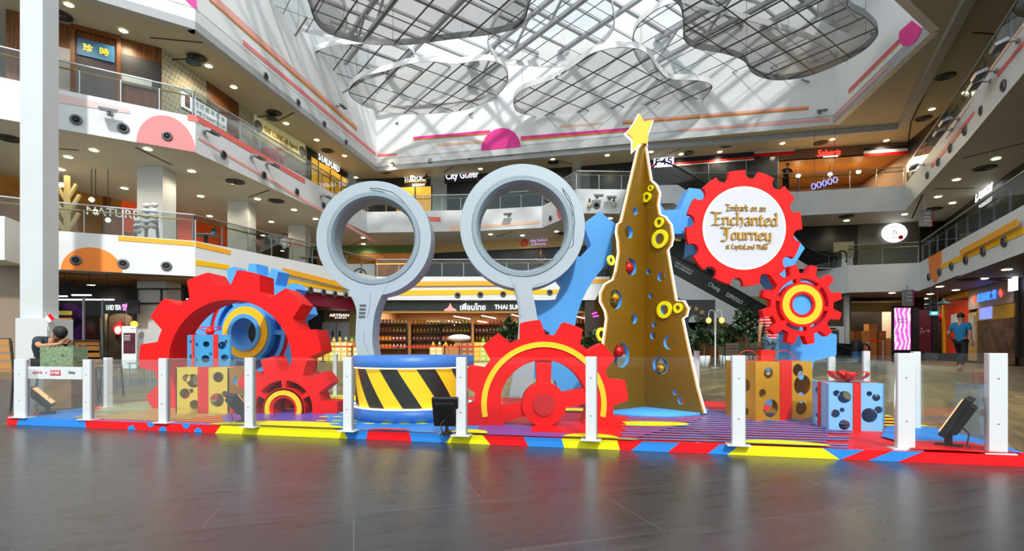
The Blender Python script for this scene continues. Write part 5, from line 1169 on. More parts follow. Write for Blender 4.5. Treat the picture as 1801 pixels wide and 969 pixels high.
# restaurant at the right back of the third storey
A, B = (15.4, 31.6), (23.2, 30.0)
brk = brick_mat('red_brown_brick', '#7c4a30', '#5c3522', '#8b7a68', .25, .08)
interior('wall_restaurant', A, B, 9.15, 12.2, 6, brk, tanf, mat('orange_wood_ceiling', '#9c6a2a', .5), 420, (1, .75, .42))
wall_seg('wall_restaurant_front', A, B, 12.15, 12.75, brk, .2)
t, p = sign('shop_sign', 'red script restaurant sign on the brown brick band at the upper right', 'sign', A, B, 1457, 269, .08); link('lettering', text_mesh('Salseria', 1, .04, mat('lit_red_letter', '#ff3a30', .4, emit='#ff4a3a', es=1.6), w=1.25, h=.4, shear=.25), t); board(t, .8, .07, ledt, .03, 'underline', .1, -.24)
for px, lab in ((1361, 'left'), (1557, 'right')):
    t, p = sign('flag_panel', 'black white and red stripe panel %s of the restaurant sign' % lab, 'fascia panel', A, B, px, 266, .06)
    for k, m_ in enumerate([M['dark'], M['white'], M['red']]): board(t, 2.3, .17, m_, .05, 'stripe', 0, .17 - .17 * k)
for k, (px, py) in enumerate([(1404, 309), (1460, 307), (1510, 302)]):
    s, z, p = hit((16.5, 33), (23.5, 31.5), px, py); t = thing('pendant_lamp', 'warm pendant bulb on a long cord in the upper right restaurant, ' + ordn(k, 3), 'lamp', p, 0, 'pendants in the restaurant'); one('bulb_glass', lambda b: b.sphere((0, 0, 0), .13, M['lamp'], n=12), t); one('cord', lambda b: b.tube([(0, 0, .1), (0, 0, 12.2 - p.z)], .02, M['black'], 5), t)
t, p = sign('neon_sign', 'row of small blue violet neon hexagons hanging behind the railing', 'sign', (15.6, 28.6), (20.5, 27.5), 1450, 322, 0); nb = mat('neon_blue', '#8a90ff', .4, emit='#7a84ff', es=3)
one('hanger', lambda b: [b.box((x, 1.6, 0), (.015, 2.9, .015), M['black']) for x in (-.5, .5)], t)
for k in range(5): one('hexagon', lambda b: b.tube([((k - 2) * .27 + .11 * math.cos(a), (k - 2) * .07 + .17 * math.sin(a), 0) for a in [PI / 3 * i for i in range(6)]], .028, nb, 6, True), t)
# second storey back: restaurant band, dark interior
A, B = (-6.5, 36.0), (3.3, 33.5)
t, p = sign('shop_sign', 'long oak band with a seafood restaurant name seen through the big hoop', 'sign', A, B, 935, 428, .2); board(t, 13, .72, M['lwood'], .1, x=-.5); link('lettering', text_mesh('Jiang Seafood\n& Brewery', 1, .02, mat('lilac_letter', '#b8a0e8', .4, emit='#a890e0', es=.8), w=1.15, h=.48), t, loc=(.5, 0, .02)); one('emblem', lambda b: b.lathe([(.0001, .03), (.26, .03), (.26, 0)], (-.45, 0, 0), mat('emblem_red', '#e0604c', .4), 24), t)
t, p = sign('video_screen', 'blue lit screen inside the dark second storey restaurant', 'screen', A, B, 842, 443, .15); board(t, 1.2, .55, mat('screen_blue', '#2040d0', .3, emit='#2448e0', es=1.2), .08)
A, B = (-15, 36.5), (-6.5, 36.0)
t, p = sign('green_band', 'green painted band seen through the left hoop', 'fascia', A, B, 655, 437, .1); board(t, 8.3, .75, M['green'])
t, p = sign('glass_shopfront', 'amber lit restaurant front below the green band', 'shop window', A, B, 655, 466, .05); board(t, 8, 1.6, mat('amber_interior', '#7a4a18', .4, emit='#a8641c', es=.35, noise=.8, nscale=1.5)); one('light_line', lambda b: b.box((1.6, .05, .04), (2.6, .05, .03), mat('amber_line', '#ffb030', .4, emit='#ffae2a', es=2.5)), t)
t, p = sign('info_sign', 'round letter i information sign on a white panel, inside the left hoop', 'sign', (-11, 29.6), (-4, 29.6), 633, 484, 0); board(t, 1.6, 1.5, M['white'], .05, 'panel', .1, -.1); one('ring', lambda b: b.tube([(.37 * math.cos(a), .37 * math.sin(a), .02) for a in [2 * PI * i / 30 for i in range(30)]], .03, M['black'], 5, True), t); link('letter', text_mesh('i', 1, .02, M['black'], h=.5, w=.2, shear=.2, bold=.03), t, loc=(0, 0, .02))
# oval sign at the right
A, B = (14, 31.0), (24.5, 29)
t, p = sign('shop_sign', 'white oval lit sign with brush characters at the right back', 'sign', A, B, 1569, 411, .2); k_ = p.y / 900
one('oval_box', lambda b: b.lathe([(.0001, .08), (.6, .08), (.62, .06), (.62, 0)], (0, 0, 0), mat('oval_white', '#ffffff', .4, emit='#ffffff', es=1.2), 40, True, Matrix.Diagonal((1.05, .88, 1))), t)
link('characters', text_mesh('一\n方', 1, .02, M['black'], w=.28, h=.5), t, loc=(0, .12, .09)); link('lettering', text_mesh('ICHIFO', 1, .02, M['grey'], w=.6, h=.11), t, loc=(-.1, -.3, .09)); one('red_seal', lambda b: b.lathe([(.0001, .02), (.12, .02), (.12, 0)], (.3, -.28, .085), M['red'], 20), t)
t, p = sign('shop_facade', 'weathered grey timber wall panel below the oval sign', 'wall panel', A, B, 1562, 425, .05); board(t, 3.2, 3.1, wood_mat('grey_timber', '#4a4640', '#6a655c', (14, 14, .8)))
t, p = sign('menu_panel', 'cream menu board beside a white counter, below the dark wall at right', 'sign', (15, 28.6), (20, 27.6), 1484, 440, .0); board(t, 1.0, .9, mat('menu_cream', '#b9b18a', .5, noise=.3, nscale=9)); board(t, .9, .95, M['white'], .3, 'counter', 0, -.85)
t, p = sign('shop_sign', 'small yellow lettering on black between tree and sign gear', 'sign', (3.3, 33.5), (14, 31.0), 1182, 422, .1); link('lettering', text_mesh('TOONG', 1, .02, mat('small_yellow', '#e8d060', .4, emit='#d8c050', es=.6), w=1.0, h=.2), t)
A, B = (24.5, 29), (20.2, 20.7)
t, p = sign('shop_sign', 'white lit script sign behind the right wing railing', 'sign', A, B, 1735, 347, .15); link('lettering', text_mesh('Dental', 1, .03, ledt, w=2.2, h=.5, shear=.3), t, loc=(.2, .25, 0)); link('lettering', text_mesh('SURGERY', 1, .03, ledt, w=1.6, h=.22), t, loc=(.4, -.35, 0))
def hang_sign(px, py, Y, w, h, z1, label, m):
    v = at(px, py, Y); t = thing('hanging_sign', label, 'sign', v, 0); one('board', lambda b: b.box((0, 0, 0), (w, .08, h), M['grey']), t); one('side_strip', lambda b: b.box((w / 2 + .03, 0, 0), (.05, .1, h), m), t)
    for k in range(3): one('text_line', lambda b: b.box((w * .12, -.045, h * .3 - k * h * .22), (w * .5, .01, .035), M['white']), t)
    one('hanger', lambda b: b.box((0, 0, (z1 - v.z + h / 2) / 2), (.04, .04, z1 - v.z - h / 2), M['steel']), t)
hang_sign(1627, 384, 24, .55, .75, 7.85, 'grey directory sign with magenta side hanging from the right middle ceiling', mat('magenta_band', ''))
hang_sign(1596, 524, 22, .4, .7, 3.35, 'grey directory sign hanging above the pink video screen', mat('magenta_band', ''))

# ------------------------------------------------------------------ escalators
def escalator(label, P0, P1, band=None, w=1.0):
    P0 = Vector(P0); P1 = Vector(P1); h = Vector((P1.x - P0.x, P1.y - P0.y, 0)); L = h.length; d = h / L; drop = P0.z - P1.z
    t = thing('escalator', label, 'escalator', (P0.x, P0.y, P1.z), math.atan2(d.y, d.x)); sl = drop / L
    e = 1.4
    prof = [(-e, drop), (0, drop), (L, 0.001), (L + e, .001), (L + e, .001), (L + .3, .0011), (L - 1.0, .001), (0, drop - .95), (-e, drop - .95)]
    prof = [(-e, drop), (0, drop), (L, .03), (L + e, .03), (L + e, .0), (L - 1.4, .0), (-.2, drop - .95), (-e, drop - .95)]
    side = mat('escalator_cladding', '#d2d4d5', .35, .1, noise=.06, nscale=1)
    for y, nm in ((0, 'near_cladding'), (w, 'far_cladding')):
        me = plate_mesh(nm, prof, [], .06, side); link(nm, me, t, mtx=Matrix.Translation((0, y, 0)) @ m90)
    b = MB(); n = int(drop / .2)
    for k in range(n): b.box((L * (k + .5) / n, w / 2, drop - drop * (k + .5) / n - .06), (L / n * 1.0, w - .1, .2), M['dark'])
    b.box((-e / 2, w / 2, drop - .05), (e, w - .1, .08), M['dark']); b.build('steps', t)
    b = MB(); b.prism([(0, .07), (L - 1.4, .07), (L - 1.4, w - .01), (0, w - .01)], 0, .001, side)
    und = MB(); und.add([(-e, .0, drop - .95), (-e, w, drop - .95), (-.2, w, drop - .95), (-.2, 0, drop - .95), (L - 1.4, 0, .01), (L - 1.4, w, .01)], [(0, 1, 2, 3), (3, 2, 5, 4)], side); und.build('underside', t)
    H = .92
    for y, nm in ((-.0, 'balustrade_glass'), (w, 'balustrade_glass')):
        me = plate_mesh(nm, [(-e, drop), (0, drop), (L, .03), (L + e, .03), (L + e, H - .1), (L, H), (0, drop + H), (-e, drop + H)], [], .015, (band if band and y <= 0 else M['shop_glass'])); link(nm if not (band and y <= 0) else 'advertising_panel', me, t, mtx=Matrix.Translation((0, y, 0)) @ m90)
        P = spline([(-e - .2, drop + .4), (-e - .2, drop + .75), (-e + .1, drop + H), (0, drop + H), (L, H), (L + e, H - .03), (L + e + .25, .6), (L + e + .2, .3)], 5, False)
        one('handrail', lambda b: b.tube([(p.x, y, p.y) for p in P], .045, M['black'], 6), t)
    return t, L, drop, sl
t, L, dz, sl = escalator('escalator from the second storey to the ground, with a black printed side panel', (7.3, 25.2, 4.67), (15.2, 24.3, 0), mat('band_black', '#191a1c', .35))
rm = Matrix.Rotation(-math.atan2(dz, L), 4, 'Z')
def bandtext(s, f, w, h, dy=.45, name='lettering'): link(name, text_mesh(s, 1, .01, M['white'], w=w, h=h), t, mtx=Matrix.Translation((L * f, -.03, dz * (1 - f) + dy)) @ m90 @ rm)
bandtext('NOW AVAILABLE AT\nTHAI SUPERMARKET', .14, .95, .26, .55); bandtext('Chang', .32, .62, .26); bandtext('ESPRESSO', .44, .85, .2); bandtext('MORE MEDALS THAN\n23 AWARDS', .66, 1.5, .26)
escalator('escalator from the third storey down to the second, grey cladding', (8.6, 26.6, 9.15), (15.2, 25.9, 4.67))

# ================================================================== ground floor shops
# left: beige shutter, purple poster wall, tea shop
A, B = (-17.2, 19.6), (-12.2, 20.6)
pm = mat('galaxy_print', '#150d2e', .4); n, l, bs = nodes(pm); tcn = n.new('ShaderNodeTexCoord'); z1_ = n.new('ShaderNodeTexNoise'); z1_.inputs['Scale'].default_value = 1.6; z1_.inputs['Detail'].default_value = 8; r1 = n.new('ShaderNodeValToRGB'); l.new(tcn.outputs['Object'], z1_.inputs['Vector']); l.new(z1_.outputs['Fac'], r1.inputs['Fac'])
r1.color_ramp.elements[0].position = .42; r1.color_ramp.elements[0].color = lin('#0d0820'); r1.color_ramp.elements[1].position = .68; r1.color_ramp.elements[1].color = lin('#8a3fae'); l.new(r1.outputs[0], bs.inputs['Base Color'])
A, B = (-17.8, 19.0), (-15.6, 19.2)
struct(one('wall_poster_backing', lambda b: b.prism([(-17.9, 19.02), (-15.7, 19.22), (-15.7, 19.5), (-17.9, 19.4)], 0, 2.6, M['dark'])))
t, p = sign('galaxy_poster', 'dark purple galaxy poster with two yellow brush strokes', 'poster', A, B, 113, 575, .0); w = mp(A, B, (72, 575), (147, 575))[0]; board(t, w, 1.75, pm)
for y, c, tx_ in ((.52, '#c9c02c', 'Happiest'), (.27, '#d98c1c', 'Birthday')): board(t, .58, .15, mat('stroke' + c[1:4], c, .5, emit=c, es=.3), .02, 'brush_stroke', -.02, y, .012); link('lettering', text_mesh(tx_, 1, .01, M['white'], w=.4, h=.1, shear=.1), t, loc=(-.02, y, .025))
struct(one('wall_tea_shop_back', lambda b: b.prism([(-20.5, 22.3), (-12, 22.3), (-12, 22.5), (-20.5, 22.5)], 0, 3.35, M['dark'])))
A, B = (-15.6, 19.4), (-13.9, 19.4)
t, p = sign('shop_sign', 'white lit tea shop name with a pink cup on a dark fascia', 'sign', A, B, 206, 540, .06); board(t, 1.9, .5, M['dark'], .08, x=-.1); link('lettering', text_mesh('LiHO TEA', 1, .03, ledt, w=.56, h=.2, bold=.012), t, loc=(-.08, -.02, .01)); one('cup_emblem', lambda b: (b.box((.34, .04, .02), (.17, .13, .02), mat('pink_neon', '#f090d8', .4, emit='#f080d0', es=1.6)), b.box((.34, -.09, .02), (.1, .1, .02), mat('pink_neon', ''))), t)
tb = brick_mat('tea_brick', '#a48c76', '#8d7562', '#6c5848', .22, .07)
t, p = sign('brick_panel', 'softly lit brick wall panel of the tea shop', 'wall panel', (-15.4, 21), (-12.5, 21), 212, 598, .0); board(t, .95, 2.2, tb); 
l = bpy.data.lights.new('spot', 'SPOT'); l.energy = 60; l.color = (1, .8, .6); l.spot_size = 1.6; o = bpy.data.objects.new('spot', l); COL.objects.link(o); o.parent = t; o.location = (0, 1.3, .7); o.rotation_euler = (math.radians(-70 + 90 - 90), 0, 0); o.rotation_euler = Matrix.Rotation(math.radians(-60), 4, 'X').to_euler()
t, p = sign('wall_emblem', 'red flame topped emblem with a plain white oval on the brick panel', 'sign', (-15.4, 20.9), (-12.5, 20.9), 210, 579, .02); one('red_shape', lambda b: (b.lathe([(.0001, .05), (.2, .05), (.2, 0)], (0, 0, 0), mat('emblem_lit_red', '#f01810', .4, emit='#f01810', es=1.1), 24, True, Matrix.Diagonal((1, 1.15, 1))), b.box((.06, .26, .02), (.12, .1, .04), mat('emblem_lit_red', ''), mtx=Matrix.Rotation(.6, 3, 'Z'))), t); one('white_oval', lambda b: b.lathe([(.0001, .02), (.13, .02), (.13, 0)], (0, -.04, .05), mat('emblem_white', '#ffffff', .4, emit='#ffffff', es=.9), 24, True, Matrix.Diagonal((1, 1.25, 1))), t)
t = thing('paper_lantern', 'small yellow lit lantern beside the ground floor column', 'lamp', at(236, 570, 19.5)); one('shade', lambda b: b.sphere((0, 0, 0), .12, mat('lantern_yellow', '#ffd040', .4, emit='#ffc830', es=2), n=12), t); one('cord', lambda b: b.tube([(0, 0, .1), (0, 0, 1.7)], .01, M['black'], 5), t)
t, p = sign('curtain', 'beige pleated curtain beside the tea shop entrance', 'curtain', (-16, 20.6), (-14, 20.6), 177, 590, 0); b = MB(); vs = []; nn_ = 48
for i in range(nn_ + 1):
    x = -.3 + .6 * i / nn_; z = .035 * math.sin(i * 1.35); vs += [(x, -1.17, z), (x, .95, z)]
b.add(vs, [(2 * i, 2 * i + 2, 2 * i + 3, 2 * i + 1) for i in range(nn_)], mat('curtain_beige', '#9a8468', .8), True); b.build('cloth', t)
for px, Y in ((153, 17.5), (186, 18.2)):
    v = at(px, 620, Y); t = thing('glass_door', 'open glass door leaf with steel edge, %s of the tea shop' % ('left' if px < 160 else 'in front'), 'door', (v.x, Y, 0), math.radians(70)); one('leaf', lambda b: b.box((.3, 0, 1.2), (.8, .02, 2.3), M['rail_glass']), t); one('edge_profile', lambda b: b.box((-.1, 0, 1.2), (.05, .06, 2.4), M['steel']), t)
for k, (x0, x1, y, Y) in enumerate([(75, 118, 521, 18.1), (75, 200, 527, 18.5), (127, 160, 519, 18.2), (-20, 30, 487, 17.6), (-20, 30, 482, 17.8), (75, 92, 487, 18.3), (328, 342, 526, 21), (1600, 1602, 300, 20)][:7]):
    a, c = at(x0, y, Y), at(x1, y, Y); t = thing('linear_light', 'slim white linear light under the ground floor ceiling, ' + ['short, upper right of the white column', 'longest, over the purple poster', 'short, above the long one', 'lower one at the left picture edge', 'upper one at the left picture edge', 'tiny, touching the white column', 'tiny, left of the red arch gear'][k], 'ceiling light', (a + c) / 2, 0, 'linear lights at the left'); Lx = c.x - a.x
    one('tube', lambda b: b.box((0, 0, 0), (Lx, .06, .04), M['ledw']), t); one('hanger', lambda b: [b.box((s1 * Lx * .4, 0, (3.35 - a.z) / 2), (.015, .015, 3.35 - a.z), M['black']) for s1 in (-1, 1)], t)
# standing sign
v = onz(228, 650, 0); t = thing('standing_sign', 'white standing sign with a dark red poster beside the ground column', 'sign', (v.x, v.y, 0)); one('panel', lambda b: b.box((0, 0, .72), (.46, .06, 1.36), M['white']), t); one('poster', lambda b: b.box((.02, -.035, .85), (.38, .01, .66), mat('poster_maroon', '#4a1020', .4, noise=.6, nscale=8)), t); link('wordmark', text_mesh('aperia', 1, .002, rt, w=.16, h=.05), t, mtx=Matrix.Translation((.12, -.034, 1.32)) @ m90); one('foot', lambda b: b.box((0, 0, .02), (.56, .3, .04), M['grey']), t)
for k in range(4): one('poster_line', lambda b: b.box((-.05, -.042, 1.1 - k * .05), (.2, .004, .015), M['white']), t)
# small flag on the column
v = at(87, 560, 14.96); t = thing('small_flag', 'small red and white flag stuck beside the white column', 'flag', v); one('cloth', lambda b: (b.box((0, 0, .06), (.2, .01, .1), M['red']), b.box((0, 0, -.04), (.2, .01, .1), M['white'])), t, rot=(0, .9, 0)); one('stick', lambda b: b.tube([(-.12, 0, .2), (-.02, 0, -.35)], .008, M['white'], 5), t)
# artisan jewellery
A, B = (-12.4, 29.2), (-9.3, 29.2)
struct(one('wall_jewellery', lambda b: b.prism([(-12.6, 29.3), (-9.2, 29.3), (-9.2, 29.5), (-12.6, 29.5)], 0, 3.35, mat('olive_panel', '#8c8350', .5))))
t, p = sign('shop_sign', 'brown jewellery fascia with white serif lettering', 'sign', A, B, 597, 556, .04); board(t, 1.5, .4, M['wood']); link('lettering', text_mesh('ARTISAN', 1, .02, ledt, w=1.1, h=.16), t, loc=(0, .05, .02)); link('lettering', text_mesh('JEWELLERY', 1, .02, ledt, w=.7, h=.06), t, loc=(.1, -.11, .02))
t, p = sign('shop_doors', 'grey white double doors with dark handles under the jewellery sign', 'door', A, B, 592, 580, .04)
for s1 in (-1, 1): dd = board(t, .78, 1.35, mat('door_pale', '#a7abb3', .25), .05, 'door_leaf', s1 * .41, -.25); q = board(dd, .1, .35, M['black'], .02, 'handle', s1 * .2 - s1 * 0, -.25, .03)
t, p = sign('doorway', 'dark doorway left of the jewellery doors', 'door', (-14, 29.25), (-12.3, 29.25), 553, 580, 0); board(t, 1.1, 2.2, M['dark'])
# grocery
A, B = (-8.6, 29.9), (5.2, 29.9)
woodc = mat('grocery_ceiling', '#2b1d12', .6)
interior('wall_grocery', A, B, 0, 3.35, 9, mat('grocery_wall', '#6b4a28', .6), mat('grocery_floor', '#a08a64', .4), woodc, 800, (1, .8, .52), 3)
gt2 = brick_mat('green_mosaic', '#3c4a46', '#56645c', '#23302c', .1, .1, .008, .35)
struct(one('wall_grocery_fascia', lambda b: b.prism([(-8.7, 29.55), (5.3, 29.55), (5.3, 29.85), (-8.7, 29.85)], 2.78, 3.35, gt2)))
struct(one('trim_90', lambda b: b.prism([(-8.7, 29.5), (5.3, 29.5), (5.3, 29.85), (-8.7, 29.85)], 2.68, 2.78, mat('oak_lintel', '#a87838', .5, emit='#c08030', es=.2))))
struct(one('trim_91', lambda b: b.prism([(-9.25, 29.1), (-8.65, 29.1), (-8.65, 29.8), (-9.25, 29.8)], 0, 3.35, mat('olive_pier', '#8f8a50', .5))))
A, B = (-8.7, 29.55), (5.3, 29.55)
t, p = sign('shop_sign', 'white lit grocery name in Thai and English with a pink temple emblem', 'sign', A, B, 895, 540, .06)
link('lettering', text_mesh('เพื่อนไทย', 1, .04, ledt, w=1.45, h=.4, bold=.012), t, loc=(-2.08, .02, 0)); link('lettering', text_mesh('THAI SUPERMARKET', 1, .04, ledt, w=3.1, h=.26, bold=.01), t, loc=(.72, .0, 0))
one('temple_emblem', lambda b: b.prism([(-3.75, -.23), (-3.0, -.23), (-3.1, -.1), (-3.22, -.06), (-3.3, .06), (-3.375, .24), (-3.45, .06), (-3.53, -.06), (-3.65, -.1)], -.02, .02, mat('temple_pink', '#f8a8a0', .4, emit='#f89890', es=.9)), t)
for k, (x0, x1, y0, y1) in enumerate([(798, 827, 556, 561), (847, 872, 555, 560), (787, 810, 564, 568), (837, 856, 564, 567), (900, 915, 553, 557), (890, 896, 565, 567), (780, 800, 572, 572), (1010, 1030, 556, 560)]):
    a, c = at(x0, y0, 32), at(x1, y1, 31.4); t = thing('linear_light', 'bright track light bar inside the grocery, ' + ['left of centre, high', 'centre, high', 'left, middle row', 'centre, middle row', 'right, high', 'small, right', 'lowest left', 'far right past the hoop stem'][k], 'ceiling light', a, 0, 'track lights in the grocery'); d_ = c - a; one('tube', lambda b: b.bar((0, 0, 0), d_, .07, .05, M['ledw']), t); one('hanger', lambda b: b.box((d_.x / 2, d_.y / 2, (3.3 - a.z) / 2), (.02, .02, 3.3 - a.z), M['black']), t)
pc = [mat('pack_' + c[1:], c, .45) for c in ('#d8a020', '#c03a1c', '#e8d8b0', '#b87020', '#5a8a34', '#e0702c', '#f0c83c', '#8a2c1c')]
def pack_proto(i, tall=.26, w=.17):
    b = MB(); m = pc[i % 8]
    if i % 2: b.box((0, 0, tall / 2), (w, .14, tall), m); b.box((0, -.072, tall * .5), (w * .7, .004, tall * .4), pc[(i + 3) % 8])
    else: b.lathe([(.0001, 0), (w * .42, 0), (w * .45, tall * .6), (w * .2, tall * .8), (w * .18, tall), (.0001, tall)], (0, 0, 0), m, 10); b.lathe([(w * .46, tall * .15), (w * .46, tall * .5)], (0, 0, 0), pc[(i + 2) % 8], 10)
    return b
protos = [None] * 8; rg = random.Random(3)
def put_pack(i, loc, label, grp):
    if protos[i] is None: o = pack_proto(i).build('grocery_pack', loc=loc); protos[i] = o
    else: o = protos[i].copy(); COL.objects.link(o); o.location = loc
    tag(o, label, 'grocery item', grp)
names_ = ['amber jar', 'red carton', 'cream jar', 'brown carton', 'green jar', 'orange carton', 'yellow jar', 'dark red carton']
for u in range(7):
    x0 = -8.2 + u * 1.95; Yk = 31.2 + (u % 2) * .8
    t = thing('store_shelf', ['store shelf nearest the jewellery shop in the grocery', 'second store shelf of the grocery from the left', 'store shelf left of centre in the grocery', 'store shelf under the middle of the grocery sign', 'store shelf right of centre in the grocery', 'store shelf behind the right hoop stem', 'rightmost store shelf of the grocery'][u], 'shelf', (x0, Yk, 0), 0, 'store shelves')
    for z in (.1, .6, 1.1, 1.6, 2.1): one('shelf_board', lambda b: b.box((.9, 0, z), (1.8, .4, .04), M['wood']), t)
    for x in (0, 1.8): one('upright', lambda b: b.box((x, 0, 1.1), (.04, .42, 2.2), M['black']), t)
    one('back_panel', lambda b: b.box((.9, .2, 1.1), (1.8, .02, 2.2), warmw), t)
    for lv, z in enumerate((.62, 1.12, 1.62, 2.12)):
        i = rg.randrange(8)
        for k in range(8):
            if k == 4: i = rg.randrange(8)
            put_pack(i, (x0 + .14 + k * .217, Yk - .05, z + .001), names_[i] + ' on the %s board of the grocery shelf %s' % (['lower', 'middle', 'upper', 'top'][lv], ordn(u, 7)), '%ss on the %s board of grocery shelf %s' % (names_[i], ['lower', 'middle', 'upper', 'top'][lv], ordn(u, 7)))
cart = []
def carton(loc, i, label, grp, s=(.32, .3, .24)):
    b = None
    while len(cart) < 6:
        c = ['#e8b830', '#d8902c', '#b8854a', '#c8d060', '#e8cf80', '#a05c30'][len(cart)]; q = MB(); q.box((0, 0, s[2] / 2), s, mat('carton_' + c[1:], c, .6)); q.box((0, -s[1] / 2 - .003, s[2] * .5), (s[0] * .62, .004, s[2] * .5), mat('carton_print' + str(len(cart)), ['#f6d060', '#f4e0b0', '#c87a3c', '#e8ec90', '#fff2c0', '#c89060'][len(cart)], .6)); cart.append(q.build('carton')); cart[-1].name = 'carton';
    o = cart[i]
    if o.get('used'): o = o.copy(); COL.objects.link(o)
    o['used'] = 1; o.location = loc; tag(o, label, 'carton', grp)
cn = ['yellow', 'orange', 'brown', 'lime green', 'pale yellow', 'dark brown']
for k in range(9):
    for z in range(4 if k < 7 else 3):
        i = [0, 1, 0, 3, 4, 4, 1, 4, 3][k]; carton(((554 + k * 10.5 - CX) / F * 26, 26 + .05 * (k % 2), z * .242 + .0), i, '%s carton, %s, stack %s below the jewellery shop' % (cn[i], ['lowest', 'second up', 'third up', 'fourth up'][z], ordn(k, 9)), 'cartons of the left display')
for k in range(11):
    for z in range([3, 3, 3, 3, 4, 4, 4, 4, 4, 3, 3][k]):
        i = [4, 4, 2, 2, 2, 5, 5, 0, 3, 3, 5][k]; carton(((762 + k * 11 - CX) / F * 26.5, 26.5 + .05 * (k % 2), z * .242), i, '%s carton, %s, stack %s before the grocery' % (cn[i], ['lowest', 'second up', 'third up', 'fourth up'][z], ordn(k, 11)), 'cartons of the grocery display')
for i, c in enumerate(cart): 
    if 'used' in c: pass
for o in list(COL.objects):
    if 'used' in o: del o['used']
for k in range(8):
    put_pack([6, 2, 4, 0][k % 4], ((556 + k * 10.5 - CX) / F * 26, 25.98, (4 if k < 7 else 3) * .242 + .002), names_[[6, 2, 4, 0][k % 4]] + ' on the carton stack %s below the jewellery shop' % ordn(k, 9), 'jars on the left cartons')
hb = [3, 3, 3, 3, 4, 4, 4, 4, 4, 3, 3]
for k in (0, 1, 2, 8, 9):
    put_pack([6, 2, 6, 4, 0][k % 5], ((762 + k * 11 - CX) / F * 26.5, 26.5, hb[k] * .242 + .002), names_[[6, 2, 6, 4, 0][k % 5]] + ' on the carton stack %s before the grocery' % ordn(k, 11), 'jars on the grocery cartons')
o = one('rice_sack', lambda b: b.sphere((0, 0, .19), .5, mat('sack_white', '#f4ece0', .7), 1.2, .7, .4, 20), loc=((808 - CX) / F * 26.5, 26.5, .98)); tag(o, 'plump white sack lying on the cartons in front of the grocery', 'sack')
# rope barrier
def barrier(pxs, Y, y, m, label, post_m, zt=.75):
    P = [at(x, y, Y) for x in pxs]; t = thing('rope_barrier', label, 'barrier', (P[0].x, Y, 0)); X0 = P[0].x
    for p in P: one('stanchion', lambda b: (b.lathe([(.0001, 0), (.15, 0), (.15, .03), (.03, .04), (.03, p.z), (.0001, p.z)], (p.x - X0, 0, 0), post_m, 14)), t)
    for a, c in zip(P[:-1], P[1:]): one('belt', lambda b: b.box(((a.x + c.x) / 2 - X0, 0, a.z - .04), (c.x - a.x, .01, .06), m), t)
belt = mat('belt_red', '#e01818', .4)
barrier([568, 619, 700, 782, 808, 865], 24.5, 608, belt, 'red belt barrier in front of the grocery', M['black'])
barrier([1275, 1319], 19, 597, belt, 'red belt barrier by the plants', M['black'])
barrier([1525, 1553], 26, 598, belt, 'dark red belt barrier in front of the carton store', M['steel'])
# small bar between the blue arch and the tree
t, p = sign('bar_front', 'dim bar front with magenta neon strokes between blue arch and tree', 'shop window', (3.6, 28.9), (6.4, 28.9), 1052, 560, 0); board(t, 1.5, 2.3, mat('bar_dark', '#33261a', .4)); nm_ = mat('neon_magenta', '#ff30c0', .4, emit='#ff30c0', es=3)
one('neon_stroke', lambda b: (b.tube([(-.35, .25, .03), (-.1, .33, .03), (.25, .3, .03)], .035, nm_, 6)), t); one('neon_stroke', lambda b: b.tube([(-.3, .1, .03), (.2, .17, .03)], .035, nm_, 6), t)
# carton store at the right back
A, B = (18.3, 27.6), (21.0, 27.4)
interior('wall_carton_store', A, B, 0, 3.2, 5, mat('store_white', '#e0c8b0', .6), tanf, mat('store_ceiling', '#b8b0a0', .6), 240, (1, .85, .68), 1)
wall_seg('wall_carton_fascia', A, B, 2.6, 3.1, mat('olive_gold_band', '#84803c', .4, .3), .1)
wall_seg('wall_carton_left', (16.4, 27.7), (18.3, 27.6), 0, 3.35, wood_mat('olive_timber', '#5c553c', '#7a7250', (16, 16, .8)), .1)
wall_seg('wall_carton_right', (21.0, 27.4), (22.0, 27.3), 0, 3.35, M['black'], .1)
rg = random.Random(5)
for k in range(6):
    for z in range([4, 4, 4, 5, 4, 3][k]):
        s_ = .4 + .05 * (k % 2); o = one('storage_carton', lambda b: (b.box((0, 0, .2), (s_, .42, .395), mat('kraft' + str(k % 3), ['#b07a3c', '#8a5a28', '#c08c48'][k % 3], .7)), b.box((0, -.213, .2), (s_ * .5, .004, .06), mat('kraft_tape', '#c8503c', .6))), loc=(18.75 + k * .45, 28.6 + .1 * (k % 2), .012 + z * .396))
        tag(o, ['mid brown', 'dark brown', 'light brown'][k % 3] + ' storage carton, %s, pile %s in the store' % (['lowest', 'second up', 'third up', 'fourth up', 'fifth up'][z], ordn(k, 6)), 'carton', 'storage cartons in the lit store')
# video screen
v = onz(1587, 636, 0); v = Vector((at(1587, 600, 22).x, 22, 0)); t = thing('video_totem', 'tall pink lit video screen totem with wavy white lines', 'screen', v); 
vm = mat('video_pink', '#e070d0', .4); n, l, bs = nodes(vm); tcn = n.new('ShaderNodeTexCoord'); wv = n.new('ShaderNodeTexWave'); wv.wave_type = 'BANDS'; wv.inputs['Scale'].default_value = 1.6; wv.inputs['Distortion'].default_value = 9; wv.inputs['Detail'].default_value = 2; r1 = n.new('ShaderNodeValToRGB'); l.new(tcn.outputs['Object'], wv.inputs['Vector']); l.new(wv.outputs['Fac'], r1.inputs['Fac'])
r1.color_ramp.elements[0].position = .5; r1.color_ramp.elements[0].color = lin('#d860c8'); r1.color_ramp.elements[1].position = .95; r1.color_ramp.elements[1].color = lin('#ffe8fc'); l.new(r1.outputs[0], bs.inputs['Emission Color']); bs.inputs['Emission Strength'].default_value = 1.0; bs.inputs['Base Color'].default_value = (0, 0, 0, 1)
